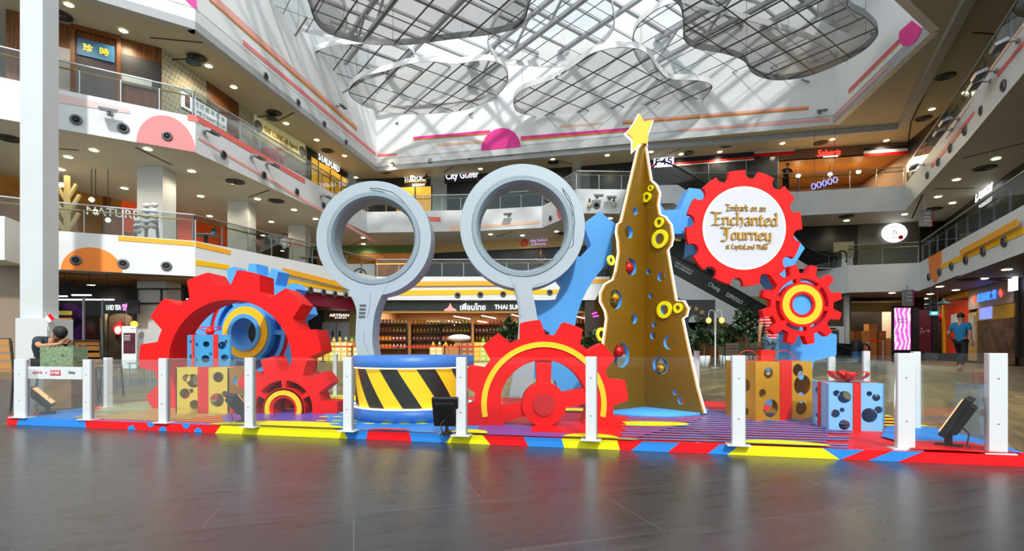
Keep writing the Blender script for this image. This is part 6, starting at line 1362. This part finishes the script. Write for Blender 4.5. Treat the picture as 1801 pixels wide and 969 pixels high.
one('casing', lambda b: b.box((0, .06, 1.25), (.78, .12, 2.5), M['black']), t); one('screen', lambda b: b.box((0, -.005, 1.5), (.7, .01, 1.8), vm), t); link('lettering', text_mesh('BEAUTY\nGARAGE', 1, .005, mat('violet_letter', '#5a2878', .4), w=.45, h=.2), t, mtx=Matrix.Translation((0, -.014, 1.85)) @ m90)
# air cooler
v = Vector((at(1463, 600, 24.5).x, 24.5, 0)); t = thing('air_cooler', 'tall white portable air cooler on castors behind the gear column', 'air cooler', v)
one('cabinet', lambda b: (b.box((0, .3, .95), (1.25, .6, 1.5), M['white']), b.box((0, .3, .25), (1.1, .6, .3), M['white'])), t, bevel=.04); one('grille', lambda b: (b.box((-.1, -.005, 1.15), (.85, .02, .75), M['dark']), [b.box((-.1, -.02, .85 + k * .08), (.85, .02, .018), M['grey']) for k in range(9)], [b.box((-.45 + k * .1, -.025, 1.15), (.012, .02, .75), M['grey']) for k in range(8)]), t)
one('display', lambda b: b.box((-.05, -.01, 1.6), (.5, .02, .07), M['dark']), t)
for x in (-.5, .5): one('castor', lambda b: b.lathe([(.0001, -.03), (.06, -.03), (.06, .03), (.0001, .03)], (x, .2, .06), M['dark'], 14, True, Matrix.Rotation(PI / 2, 3, 'Y')), t)
v = Vector((at(1507, 600, 23).x, 23, 0)); o = one('waste_bin', lambda b: (b.lathe([(.0001, 0), (.2, 0), (.2, 1.0), (.18, 1.03), (.0001, 1.03)], (0, 0, 0), M['black'], 24), b.lathe([(.205, .05), (.21, .5), (.205, .52)], (0, 0, 0), mat('bin_blue', '#14507c', .4), 24)), loc=v); tag(o, 'round black and blue waste bin right of the air cooler', 'bin')
# right wing ground shops
A, B = (23.3, 28), (19.6, 20.3)
t, p = sign('wall_panel', 'maroon wall panel with a wheelchair symbol and arrow', 'wall panel', (20.2, 24.5), (21.2, 24.4), 1627, 582, 0); board(t, .58, 2.0, mat('maroon_wall', '#5c1026', .5)); link('arrow', text_mesh('→', 1, .01, mat('peach_line', '#e0a890', .5), w=.22, h=.16), t, loc=(.1, -.0, .01))
one('wheelchair_symbol', lambda b: (b.tube([(-.16 + .07 * math.cos(a), -.08 + .07 * math.sin(a), .01) for a in [2 * PI * i / 16 for i in range(13)]], .01, mat('peach_line', ''), 5), b.sphere((-.17, .12, .01), .03, mat('peach_line', '')), b.tube([(-.17, .08, .01), (-.16, -.02, .01), (-.08, -.02, .01), (-.03, -.12, .01)], .01, mat('peach_line', ''), 5)), t)
one('side_column', lambda b: b.box((.42, 0, 0), (.25, 2.1, .1), M['black']), t); one('side_column', lambda b: b.box((-.42, 0, 0), (.25, 2.2, .1), M['black']), t)
t = thing('exit_sign', 'small teal hanging EXIT sign at the right', 'sign', at(1643, 551, 22)); one('board', lambda b: b.box((0, 0, 0), (.36, .04, .18), mat('exit_teal', '#30a8a8', .4, emit='#30a8a8', es=.8)), t); link('lettering', text_mesh('EXIT', 1, .004, ledt, w=.24, h=.09), t, mtx=Matrix.Translation((0, -.024, 0)) @ m90); one('hanger', lambda b: [b.box((x, 0, .65), (.01, .01, 1.15), M['steel']) for x in (-.15, .15)], t)
t, p = sign('shop_facade', 'red shopfront framed in yellow behind the walking man', 'shop window', A, B, 1683, 570, .05); w = mp(A, B, (1663, 570), (1706, 570))[0]; board(t, w, 2.9, mat('shop_red', '#b83018', .5, emit='#c03818', es=.15)); one('yellow_frame', lambda b: (b.box((-w / 2 + .1, 0, .04), (.25, 2.9, .1), M['yel']), b.box((0, 1.35, .04), (w, .25, .1), M['yel'])), t); board(t, w * .4, .6, M['white'], .04, 'poster', .1, .2, .03)
t, p = sign('shop_poster', 'brown poster column with a red emblem left of the yellow framed shop', 'poster', A, B, 1656, 575, .04); board(t, .9, 2.4, mat('poster_brown', '#6a4038', .5, noise=.4, nscale=3)); one('red_emblem', lambda b: b.lathe([(.0001, .02), (.25, .02), (.25, 0)], (0, .5, 0), M['red'], 20), t)
A, B = (19.6, 20.3), (13, 5); A2 = (23.3, 28)
t, p = sign('shop_facade', 'beige clay shopfront with blue and red characters at the far right', 'shop window', A2, A, 1743, 520, .06)
w = 4.6; board(t, w, 1.0, mat('clay_wall', '#a8988a', .5), x=-.1, y=.05); link('characters', text_mesh('北京同仁堂', 1, .03, mat('blue_neon_sign', '#3a78f0', .4, emit='#3a78ff', es=1.6), w=2.0, h=.38), t, loc=(-.2, 0, .04))
for x in (-1.55, 1.2): one('red_diamond', lambda b: b.box((x, 0, .03), (.2, .26, .03), mat('lit_red_letter', '#ff3a30'), mtx=Matrix.Rotation(.785, 3, 'Z')), t)
board(t, 1.0, 2.2, M['lwood'], .06, 'timber_panel', -1.9, -1.7); board(t, .7, 1.2, mat('menu_print', '#b8b4ac', .5, noise=.4, nscale=14), .03, 'menu', -1.9, -1.35, .03)
board(t, 3.6, 1.9, mat('brown_window', '#6a5548', .2, noise=.5, nscale=2), .05, 'window', .5, -1.9); board(t, 3.6, .55, mat('mustard_board', '#b8902c', .5), .07, 'mustard_band', .5, -.75, .01); board(t, 1.3, .5, mat('video_blue', '#8090e0', .4, emit='#7888e0', es=.9, noise=.4, nscale=5), .05, 'video_screen', -.3, -.72, .04)
t, p = sign('shop_sign', 'blue white lit box sign at the far right edge', 'sign', A, B, 1797, 498, .3); board(t, .5, .55, mat('box_sign_white', '#e8ecff', .4, emit='#dfe6ff', es=1.6), .1)
t, p = sign('wall_pier', 'black pier at the far right shopfronts', 'pillar', A, B, 1786, 560, .05); board(t, .7, 3.0, M['black'], .2)

# left wing, second storey: wooden tree sculpture, lettering, lamps
A, B = (-22, 19.6), (-18.8, 25.7)
t, p = sign('shop_sign', 'pale lettering NATURE hanging behind the second storey railing', 'sign', (-15.9, 18.4), (-12.5, 20), 199, 374, 0); link('lettering', text_mesh('NATURE', 1, .03, mat('letter_silver', '#d8dadc', .3, .3, emit='#c8ccd0', es=.3), w=1.55, h=.3), t, mtx=Matrix.Rotation(-.0, 4, 'Z'))
v = at(118, 404, 19.6); t = thing('tree_sculpture', 'pale plywood tree sculpture behind the left second storey railing', 'sculpture', (v.x, 19.6, 4.68)); pl = mat('plywood', '#c9b478', .5)
one('trunk', lambda b: b.bar((0, 0, 0), (0, 0, 2.6), .16, .12, pl), t)
for s1, z, L_ in [(-1, .3, .7), (1, .45, .75), (-1, .9, .7), (1, 1.1, .8), (-1, 1.6, .6), (1, 1.7, .6)]: one('branch', lambda b: b.bar((0, 0, z), (s1 * L_ * .6, 0, z + L_ * .95), .1, .1, pl), t)
for k, (px, py) in enumerate([(161, 351), (108, 325), (190, 387), (168, 372)]): 
    v = at(px, py, 20.5); t = thing('glowing_bulb', 'warm bulb hanging in the dim second storey shop, ' + ordn([1, 0, 3, 2][k], 4), 'lamp', v, 0, 'bulbs in the left shop'); one('bulb_glass', lambda b: b.sphere((0, 0, 0), .09, M['lamp'], n=10), t); one('cord', lambda b: b.tube([(0, 0, .08), (0, 0, 7.85 - v.z)], .012, M['black'], 5), t)
t, p = sign('shop_window', 'amber lit shop interior with timber posts behind the plywood tree', 'shop window', A, B, 130, 385, .1); board(t, 9, 2.6, mat('amber_dim', '#5a3a14', .5, emit='#8a5a18', es=.25, noise=.9, nscale=1.2)); one('timber_post', lambda b: [b.box((x, 0, .1), (.25, 2.9, .2), M['wood']) for x in (-3, -1, 1.2, 3.2)], t)
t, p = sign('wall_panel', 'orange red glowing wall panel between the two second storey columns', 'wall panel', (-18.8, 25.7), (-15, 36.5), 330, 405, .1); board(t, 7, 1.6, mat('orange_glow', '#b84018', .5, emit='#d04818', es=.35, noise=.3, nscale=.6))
v = at(257, 404, 18.9); t = thing('shell_sculpture', 'grey white sculpture of stacked shells on tapering legs by the railing', 'sculpture', (v.x, 18.9, 4.68)); gs = mat('shell_grey', '#c2c3c5', .5)
for x, z1_, n_ in ((-.32, .9, 3), (0, 1.35, 5), (.3, 1.4, 5)):
    for k in range(n_): one('shell', lambda b: b.sphere((x, 0, z1_ * .35 + k * .2), .15, gs, 1, .6, .6, 12), t)
    one('stem', lambda b: b.bar((x * 1.5, 0, 0), (x, 0, z1_ * .9), .08, .08, M['grey']), t)
for px, Y in ((362, 21.5), (545, 27)):
    v = at(px, 430, Y); t = thing('cafe_table', 'small grey cafe table behind the second storey railing, %s' % ('left one' if px < 400 else 'right one'), 'table', (v.x, Y, 4.68)); one('table_top', lambda b: b.box((0, 0, .74), (1.0, .6, .04), M['grey']), t); one('pedestal', lambda b: b.box((0, 0, .36), (.1, .1, .72), M['dark']), t); one('base', lambda b: b.box((0, 0, .02), (.5, .5, .03), M['dark']), t)
v = at(372, 405, 21.5); t = thing('potted_plant', 'tiny plant in a blue pot on the left cafe table', 'plant', (v.x + .1, 21.5, 5.441)); one('pot', lambda b: b.lathe([(.0001, 0), (.07, 0), (.09, .12), (.0001, .12)], (0, 0, 0), mat('pot_blue', '#3098d8', .4), 14), t); one('leaves', lambda b: [b.sphere((.06 * math.cos(k), .06 * math.sin(k), .17 + .03 * (k % 3)), .06, M['leaf'], 1, 1, 1.2, 8) for k in range(7)], t)

# ------------------------------------------------------------------ leafy things
def leaf_cloud(b, c, rx, ry, rz_, n, s, m, rg):
    for _ in range(n):
        u = rg.random() * 2 * PI; v_ = math.acos(2 * rg.random() - 1); r_ = rg.random() ** .4
        p = Vector((c[0] + rx * r_ * math.sin(v_) * math.cos(u), c[1] + ry * r_ * math.sin(v_) * math.sin(u), c[2] + rz_ * r_ * math.cos(v_)))
        q = Matrix.Rotation(rg.random() * 2 * PI, 3, 'Z') @ Matrix.Rotation(rg.uniform(-.9, .9), 3, 'X') @ Matrix.Rotation(rg.uniform(-.6, .6), 3, 'Y'); ss = s * rg.uniform(.7, 1.2)
        b.add([p + q @ Vector(w_) * ss for w_ in ((0, -1, 0), (.42, -.1, .08), (.3, .6, .02), (0, 1, -.1), (-.3, .6, .02), (-.42, -.1, .08))], [(0, 1, 2, 3), (0, 3, 4, 5)], m, True)
rg = random.Random(11)
def potted(label, px, Y, h, w, potm, n=90, s=.12, kind='plant'):
    X = (px - CX) / F * Y; t = thing('potted_plant', label, 'plant', (X, Y, 0)); ph = .42
    one('pot', lambda b: b.lathe([(.0001, .0), (.16, 0), (.22, ph), (.19, ph), (.18, ph - .04), (.0001, ph - .04)], (0, 0, 0), potm, 20), t)
    one('trunk', lambda b: (b.tube([(0, 0, ph - .05), (.03, .02, h * .45), (-.02, 0, h * .75)], .03, mat('bark', '#5a4632', .8), 6), b.tube([(.02, 0, h * .35), (w * .5, 0, h * .6)], .018, mat('bark', ''), 5), b.tube([(.02, 0, h * .4), (-w * .5, .05, h * .65)], .018, mat('bark', ''), 5)), t)
    one('foliage', lambda b: (leaf_cloud(b, (0, 0, h * .75), w * .6, w * .6, h * .26, n // 2, s, M['leaf'], rg), leaf_cloud(b, (w * .5, 0, h * .6), w * .4, w * .4, h * .16, n // 4, s, M['leaf'], rg), leaf_cloud(b, (-w * .5, 0, h * .62), w * .4, w * .4, h * .16, n // 4, s, M['leaf'], rg)), t)
whp = M['white']; grp_ = M['grey']
potted('tall rubber plant with big dark leaves in front of the escalator', 1312, 18.5, 2.25, .75, whp, 190, .17)
potted('bushy plant left of the lamp post by the escalator', 1238, 18.0, 1.65, .6, whp, 170, .15)
potted('low plant in a pale pot close to the right edge of the tree', 1217, 16.5, 1.0, .35, whp, 90, .12)
potted('leafy plant right of the lamp post by the escalator', 1276, 18.8, 1.5, .5, whp, 150, .14)
potted('plant standing left of the man in the striped shirt', 1338, 17.5, 1.5, .42, grp_, 110, .13)
potted('plant seen between the right hoop stem and the grocery', 895, 24, 2.1, .6, grp_, 120, .2)
potted('plant seen between the big hoop and the blue arch', 1045, 22, 1.5, .6, grp_, 120, .17)
v = Vector(((1258 - CX) / F * 17.2, 17.2, 0)); t = thing('globe_lamp_post', 'white lamp post with two warm globe bulbs on curved arms', 'lamp', v); one('post', lambda b: (b.lathe([(.0001, 0), (.14, 0), (.14, .03), (.02, .05), (.02, 1.2)], (0, 0, 0), M['white'], 16)), t)
for s1 in (-1, 1):
    one('arm', lambda b: b.tube([(s1 * .02, 0, 1.15), (s1 * .02, 0, 1.85)] + [(s1 * (.02 + .1 * (1 - math.cos(a))), 0, 1.85 + .12 * math.sin(a)) for a in [PI * i / 8 for i in range(1, 9)]] + [(s1 * .22, 0, 1.72)], .012, M['white'], 6), t)
    one('globe', lambda b: b.sphere((s1 * .22, 0, 1.62), .085, mat('globe_warm', '#ffc070', .3, emit='#ffa840', es=2.5), 1, 1, 1.15, 14), t)
# cabinet with mirror, picture frames
v = Vector(((1225 - CX) / F * 22.5, 22.5, 0)); t = thing('dark_cabinet', 'dark grey cabinet with an arched mirror behind the plants', 'cabinet', v); dg_ = mat('slate_panel', '#4b4c50', .5)
one('panel', lambda b: b.box((0, .1, 1.4), (1.7, .06, 2.8), dg_), t); one('counter', lambda b: b.box((0, -.2, .45), (1.6, .5, .9), M['wood']), t); one('mirror', lambda b: (b.box((0, .05, 1.5), (.7, .02, .6), mat('mirror_grey', '#7d8a80', .1, .6)), b.lathe([(.0001, -.01), (.35, -.01), (.35, .01), (.0001, .01)], (0, .05, 1.8), mat('mirror_grey', ''), 24, True, Matrix.Rotation(PI / 2, 3, 'X'))), t)
for k, (px, py) in enumerate([(1214, 541), (1226, 543), (1236, 549)]): v = at(px, py, 22.46); t = thing('picture_frame', ['small gold picture frame high on the slate panel, left', 'small gold picture frame high on the slate panel, middle', 'round gold frame on the slate panel, right'][k], 'picture frame', v); one('frame', lambda b: b.box((0, .1, 0), (.16 + .06 * (k == 2), .03, .18), M['brass']), t); one('picture', lambda b: b.box((0, .08, 0), (.1, .01, .12), mat('picture_tan', '#b8b090', .5)), t)
# chairs
def bistro(label, X, Y, rz, grp='bistro chairs', sc_='#b9803c'):
    t = thing('bistro_chair', label, 'chair', (X, Y, 0), rz, grp); bk = M['dark']; sl_ = mat('slat_' + sc_[1:], sc_, .5)
    for x in (-.2, .2):
        one('leg', lambda b: b.tube([(x, .2, 0), (x, .17, .45), (x, .2, .82)], .014, bk, 6), t); one('leg', lambda b: b.tube([(x, -.22, 0), (x, -.18, .45)], .014, bk, 6), t)
    for z in (.52, .62, .72, .8): one('back_slat', lambda b: b.box((0, .185 + (z - .5) * .1, z), (.4, .015, .065), sl_), t)
    one('seat', lambda b: [b.box((0, -.17 + k * .07, .46), (.42, .055, .02), sl_) for k in range(6)], t); one('top_rail', lambda b: b.tube([(-.2, .205, .835), (.2, .205, .835)], .014, bk, 6), t)
    return t
bistro('wooden slat bistro chair at the far left, behind the sponsor panel', (30 - CX) / F * 6.3, 6.3, math.radians(168))
bistro('slat bistro chair left of the rear fence post, seen side on', (173 - CX) / F * 7.6, 7.6, math.radians(80))
for k, px in enumerate((1285, 1326)): bistro('brown cafe chair by the red belt under the escalator, ' + ['left one', 'right one'][k], (px - CX) / F * 16.5, 16.5, math.radians(170), 'cafe chairs under the escalator', '#4a3426')
t = thing('slim_table', 'low steel legged table between the rear fence post and the arch gear', 'table', ((258 - CX) / F * 9.5, 9.5, 0)); one('table_top', lambda b: b.box((0, 0, .44), (.42, .42, .02), M['grey']), t)
for x in (-.18, .18):
    for y in (-.18, .18): one('leg', lambda b: b.tube([(x * 1.1, y * 1.1, 0), (x, y, .44)], .01, M['steel'], 5), t)
# hedge planter
t = thing('hedge_planter', 'square clipped hedge on a wooden planter box behind the sponsor panel', 'planter', ((98 - CX) / F * 6.2, 6.2, 0)); one('box', lambda b: b.box((0, .12, .24), (.34, .2, .48), mat('planter_plank', '#7c6338', .6, noise=.35, nscale=5)), t)
one('hedge', lambda b: (b.box((0, .12, .615), (.4, .22, .26), mat('hedge_green', '#7d9472', .9, noise=.4, nscale=60)), [leaf_cloud(b, (rg.uniform(-.2, .2), rg.uniform(.01, .23), rg.uniform(.5, .755)), .03, .03, .03, 14, .012, mat('hedge_green', '#5f7a55', .6), rg) for _ in range(150)]), t)
t = thing('hazard_tape', 'strip of yellow and black hazard tape on the floor behind the sponsor panel', 'tape', (0, 0, 0)); tm = brick_mat('tape_stripes', '#e8c81c', '#2a2410', '#2a2410', .16, 9, .035); a = onz(122, 722, 0); c = onz(204, 662, 0); one('strip', lambda b: b.bar((a.x, a.y, .003), (c.x, c.y, .003), .06, .003, tm), t)

# ------------------------------------------------------------------ people
def skinmesh(name, V_, E_, Rd, m, root=0, sub=2):
    me = bpy.data.meshes.new(name); me.from_pydata([tuple(v) for v in V_], E_, []); o = bpy.data.objects.new('tmp', me); COL.objects.link(o)
    sk = o.modifiers.new('s', 'SKIN'); sk.use_smooth_shade = True
    for i, r_ in enumerate(Rd):
        d = me.skin_vertices[0].data[i]; d.radius = (r_, r_) if not isinstance(r_, tuple) else r_; d.use_root = (i == root)
    sb = o.modifiers.new('u', 'SUBSURF'); sb.levels = sub; sb.render_levels = sub
    dg = bpy.context.evaluated_depsgraph_get(); out = bpy.data.meshes.new_from_object(o.evaluated_get(dg)); bpy.data.objects.remove(o); bpy.data.meshes.remove(me)
    out.name = name; out.materials.clear(); out.materials.append(m); return out
def person(label, loc, rz, shirt, trous, shoes, pose, hairm=None, long_hair=False, cap=False, sleeves=.5):
    """faces local -y; joints in metres for a 1.7 m adult"""
    t = thing('person', label, 'person', loc, rz)
    P = {'pel': (0, 0, .93), 'wai': (0, 0, 1.06), 'che': (0, .0, 1.27), 'nk': (0, .01, 1.42), 'nk2': (0, 0, 1.48), 'hd': (0, -.01, 1.56), 'hd2': (0, 0, 1.66),
         'shL': (.18, .01, 1.38), 'elL': (.24, .03, 1.12), 'wrL': (.25, -.03, .9), 'haL': (.25, -.05, .83), 'shR': (-.18, .01, 1.38), 'elR': (-.24, .03, 1.12), 'wrR': (-.25, -.03, .9), 'haR': (-.25, -.05, .83),
         'hiL': (.09, 0, .88), 'knL': (.1, -.01, .48), 'anL': (.1, .02, .09), 'toL': (.11, -.14, .035), 'hiR': (-.09, 0, .88), 'knR': (-.1, -.01, .48), 'anR': (-.1, .02, .09), 'toR': (-.11, -.14, .035)}
    P.update(pose); K = list(P); ix = {k: i for i, k in enumerate(K)}
    rad = {'pel': (.122, .1), 'wai': (.13, .095), 'che': (.155, .105), 'nk': .055, 'nk2': .052, 'hd': (.078, .095), 'hd2': (.07, .085), 'shL': .06, 'elL': .042, 'wrL': .028, 'haL': (.04, .02), 'hiL': .08, 'knL': .058, 'anL': .04, 'toL': (.042, .026)}
    for k in list(rad):
        if k.endswith('L'): rad[k[:-1] + 'R'] = rad[k]
    Ed = [('pel', 'wai'), ('wai', 'che'), ('che', 'nk'), ('nk', 'nk2'), ('nk2', 'hd'), ('hd', 'hd2')] + [e for s in 'LR' for e in (('che', 'sh' + s), ('sh' + s, 'el' + s), ('el' + s, 'wr' + s), ('wr' + s, 'ha' + s), ('pel', 'hi' + s), ('hi' + s, 'kn' + s), ('kn' + s, 'an' + s), ('an' + s, 'to' + s))]
    V_ = [P[k] for k in K]; Rd = [rad[k] for k in K]; E_ = [(ix[a], ix[b]) for a, b in Ed]
    # five fingers each side
    for s in 'LR':
        h = Vector(P['ha' + s]); w_ = Vector(P['wr' + s]); d = (h - w_).normalized(); sd = d.cross(Vector((0, 1, 0.3))).normalized(); sg = 1 if s == 'L' else -1
        for f, (o_, L_) in enumerate(((-.028, .06), (-.01, .072), (.01, .068), (.028, .052))):
            i = len(V_); V_ += [tuple(h + sd * o_ + d * .015), tuple(h + sd * o_ + d * (.02 + L_ * .5) + Vector((0, -.006, 0))), tuple(h + sd * o_ + d * (.02 + L_) + Vector((0, -.02, 0)))]; Rd += [.0095, .009, .008]; E_ += [(ix['ha' + s], i), (i, i + 1), (i + 1, i + 2)]
        i = len(V_); V_ += [tuple(h - sd * .03 * 1 + Vector((0, -.02, 0)) - d * .02), tuple(h - sd * .045 + Vector((0, -.04, 0)) + d * .02)]; Rd += [.011, .009]; E_ += [(ix['ha' + s], i), (i, i + 1)]
    link('body', skinmesh('body', V_, E_, Rd, M['skin'], 0), t)
    def cloth(nm, keys, edges, m, grow, sub=2):
        kk = keys; jx = {k: i for i, k in enumerate(kk)}; vv = [P.get(k) or extra[k] for k in kk]; rr = []
        for k in kk:
            r_ = rad.get(k) or erad[k]; rr.append(tuple(q + grow for q in r_) if isinstance(r_, tuple) else r_ + grow)
        link(nm, skinmesh(nm, vv, [(jx[a], jx[b]) for a, b in edges], rr, m, 0, sub), t)
    pw = Vector(P['pel']) - Vector(P['wai']); extra = {'hem': tuple(Vector(P['pel']) + pw * .55)}; erad = {'hem': (.118, .1)}
    for s in 'LR':
        a, b_, w_ = (Vector(P[x + s]) for x in ('sh', 'el', 'wr')); extra['sl' + s] = tuple(a.lerp(b_, sleeves * 1.4) if sleeves < .7 else b_.lerp(w_, .85)); erad['sl' + s] = .05
        extra['cu' + s] = tuple(Vector(P['kn' + s]).lerp(Vector(P['an' + s]), .85)); erad['cu' + s] = .05
    ks = ['che', 'wai', 'pel', 'hem', 'nk'] + ['sh' + s for s in 'LR'] + (['el' + s for s in 'LR'] if sleeves >= .7 else []) + ['sl' + s for s in 'LR']
    es = [('hem', 'pel'), ('pel', 'wai'), ('wai', 'che'), ('che', 'nk'), ('che', 'shL'), ('che', 'shR')] + ([(('sh' + s), 'el' + s) for s in 'LR'] + [('el' + s, 'sl' + s) for s in 'LR'] if sleeves >= .7 else [('sh' + s, 'sl' + s) for s in 'LR'])
    cloth('shirt', ks, es, shirt, .018)
    rad['pel'] = (.09, .08)
    cloth('trousers', ['pel', 'hiL', 'knL', 'cuL', 'hiR', 'knR', 'cuR'], [('pel', 'hiL'), ('hiL', 'knL'), ('knL', 'cuL'), ('pel', 'hiR'), ('hiR', 'knR'), ('knR', 'cuR')], trous, .02)
    for s in 'LR':
        a = Vector(P['an' + s]); c = Vector(P['to' + s]); link('shoe', skinmesh('shoe', [a + Vector((0, .03, -.045)), (a + c) / 2 + Vector((0, 0, -.015)), c], [(0, 1), (1, 2)], [.05, .05, .045], shoes, 0), t)
    h = Vector(P['hd']); h2 = Vector(P['hd2']); up = (h2 - h).normalized(); f = Vector((0, -1, 0)); f = (f - up * f.dot(up)).normalized(); rt_ = f.cross(up); fm = Matrix((rt_, f, up)).transposed()
    def hp(x, y, z): return h2 - up * .04 + fm @ Vector((x, y, z))
    b = MB(); hm = hairm or M['hair']; prof = [(max(.0001, .1 * math.sin(q)), .115 * math.cos(q)) for q in [PI * .55 * i / 8 for i in range(9)]]
    b.lathe([(r_, z) for r_, z in prof], tuple(h2 - up * .035 - f * .012), hm, 18, True, fm @ Matrix.Diagonal((.92, 1.08, 1)))
    if long_hair: b.lathe([(.085, .05), (.095, -.08), (.085, -.2), (.0001, -.22)], tuple(h2 - up * .05 - f * .04), hm, 14, True, fm @ Matrix.Diagonal((1, .6, 1)))
    b.build('hair', t)
    b = MB(); 
    for sx in (-1, 1): b.sphere(hp(sx * .03, .092, -.035), .009, M['black'], n=8)
    b.build('eyes', t); b = MB(); b.sphere(hp(0, .1, -.06), .014, M['skin'], 1, 1, 1.5, 8); b.build('nose', t); b = MB(); b.sphere(hp(0, .09, -.1), .018, mat('lip', '#8a4a40', .5), 1.2, .5, .4, 8); b.build('mouth', t)
    for sx in (-1, 1): b = MB(); b.sphere(hp(sx * .082, 0, -.05), .022, M['skin'], .4, .8, 1.2, 8); b.build('ear', t)
    return t
blk = mat('cloth_black', '#17171a', .8); jean = mat('denim', '#5d7c94', .8, noise=.25, nscale=6); shoe = mat('shoe_dark', '#1c1a1a', .6)
st_m = mat('striped_shirt', '#c8262c', .8); n, l, bs = nodes(st_m); tcn = n.new('ShaderNodeTexCoord'); sp = n.new('ShaderNodeSeparateXYZ'); mm = n.new('ShaderNodeMath'); mm.operation = 'MULTIPLY'; mm.inputs[1].default_value = 16; fr = n.new('ShaderNodeMath'); fr.operation = 'FRACT'; gg = n.new('ShaderNodeMath'); gg.operation = 'GREATER_THAN'; gg.inputs[1].default_value = .72; mx = n.new('ShaderNodeMix'); mx.data_type = 'RGBA'
l.new(tcn.outputs['Object'], sp.inputs[0]); l.new(sp.outputs['Z'], mm.inputs[0]); l.new(mm.outputs[0], fr.inputs[0]); l.new(fr.outputs[0], gg.inputs[0]); l.new(gg.outputs[0], mx.inputs['Factor']); mx.inputs['A'].default_value = lin('#d02028'); mx.inputs['B'].default_value = lin('#e8dcd8'); l.new(mx.outputs['Result'], bs.inputs['Base Color'])
fold = {'elL': (.27, .0, 1.15), 'wrL': (.14, -.2, 1.04), 'haL': (.08, -.23, 1.03), 'elR': (-.27, .0, 1.15), 'wrR': (-.14, -.2, 1.06), 'haR': (-.07, -.23, 1.06)}
leanp = {'che': (0, -.06, 1.27), 'nk': (0, -.12, 1.4), 'nk2': (0, -.15, 1.46), 'hd': (0, -.18, 1.53), 'hd2': (0, -.2, 1.63), 'shL': (.18, -.1, 1.37), 'shR': (-.18, -.1, 1.37), 'elL': (.32, -.2, 1.12), 'wrL': (.14, -.33, 1.06), 'haL': (.07, -.36, 1.05), 'elR': (-.32, -.2, 1.12), 'wrR': (-.14, -.33, 1.08), 'haR': (-.07, -.37, 1.08)}
v = at(1382, 300, 28.4); person('person in black leaning with folded arms on the third storey railing', (v.x, 28.4, 9.152), 0, blk, blk, shoe, leanp, sleeves=.5)
walk = {'knL': (.09, -.1, .5), 'anL': (.09, .05, .12), 'toL': (.1, -.1, .05), 'elR': (-.3, .06, 1.15), 'wrR': (-.2, -.1, 1.0), 'haR': (-.13, -.14, .98)}
Y = 10.7; t = person('person in a red striped shirt and jeans with a black shoulder bag, by the plants', ((1359 - CX) / F * Y, Y, 0), math.radians(155), st_m, jean, shoe, walk)
o = thing('shoulder_bag', 'black shoulder bag at the striped shirt person\'s hip', 'bag', ((1381 - CX) / F * Y, Y - .02, .9)); one('bag_body', lambda b: b.box((0, 0, 0), (.24, .12, .32), blk), o, bevel=.03); one('strap', lambda b: b.tube([(-.04, 0, .15), (-.16, -.02, .35), (-.24, .0, .5)], .012, blk, 6), o)
Y = 15; person('person in a blue shirt and dark trousers walking past the right hand shops', ((1690 - CX) / F * Y, Y, 0), math.radians(115), mat('shirt_blue', '#1878a8', .8), blk, shoe, {'knL': (.1, -.2, .5), 'anL': (.1, -.12, .1), 'toL': (.1, -.28, .05), 'knR': (-.1, .05, .5), 'anR': (-.1, .3, .14), 'toR': (-.1, .18, .05), 'elL': (.3, .05, 1.12), 'wrL': (.34, -.15, 1.0), 'haL': (.34, -.2, .98)})
Y = 25.5; v = at(502, 420, Y); person('person in a pale patterned shirt seen from behind on the second storey', (v.x, Y, 4.68), math.radians(170), mat('shirt_pale', '#c8d2d8', .8, noise=.3, nscale=8), blk, shoe, fold)
Y = 29.9; person('person with long hair behind the back second storey railing, inside the big hoop', ((951 - CX) / F * Y, Y, 4.68), 0, mat('shirt_grey', '#3a3a40', .8), blk, shoe, fold, hairm=mat('hair_brown', '#4a2a18', .7), long_hair=True)
sit = {'pel': (0, 0, .47), 'wai': (0, -.02, .6), 'che': (0, -.1, .75), 'nk': (0, -.2, .86), 'nk2': (0, -.25, .9), 'hd': (0, -.3, .93), 'hd2': (0, -.38, .98), 'shL': (.18, -.12, .84), 'elL': (.26, -.3, .75), 'wrL': (.1, -.45, .78), 'haL': (.05, -.48, .8), 'shR': (-.18, -.12, .84), 'elR': (-.26, -.3, .75), 'wrR': (-.1, -.45, .78), 'haR': (-.05, -.48, .82),
       'hiL': (.1, -.02, .46), 'knL': (.12, -.42, .48), 'anL': (.12, -.4, .09), 'toL': (.12, -.55, .035), 'hiR': (-.1, -.02, .46), 'knR': (-.12, -.42, .48), 'anR': (-.12, -.4, .09), 'toR': (-.12, -.55, .035)}
Y = 8.3; person('person with dark hair sitting hunched behind the clipped hedge', ((78 - CX) / F * Y, Y, 0), math.radians(75), mat('shirt_teal', '#26343c', .8), blk, shoe, sit)
t = thing('bistro_stool', 'dark stool under the seated person behind the hedge', 'stool', ((78 - CX) / F * Y, Y + .02, 0)); one('seat', lambda b: b.lathe([(.0001, .34), (.18, .34), (.18, .37), (.0001, .37)], (0, 0, 0), M['dark'], 20), t)
for a in range(4): one('leg', lambda b: b.tube([(.12 * math.cos(a * PI / 2), .12 * math.sin(a * PI / 2), .34), (.17 * math.cos(a * PI / 2), .17 * math.sin(a * PI / 2), 0)], .012, M['dark'], 6), t)
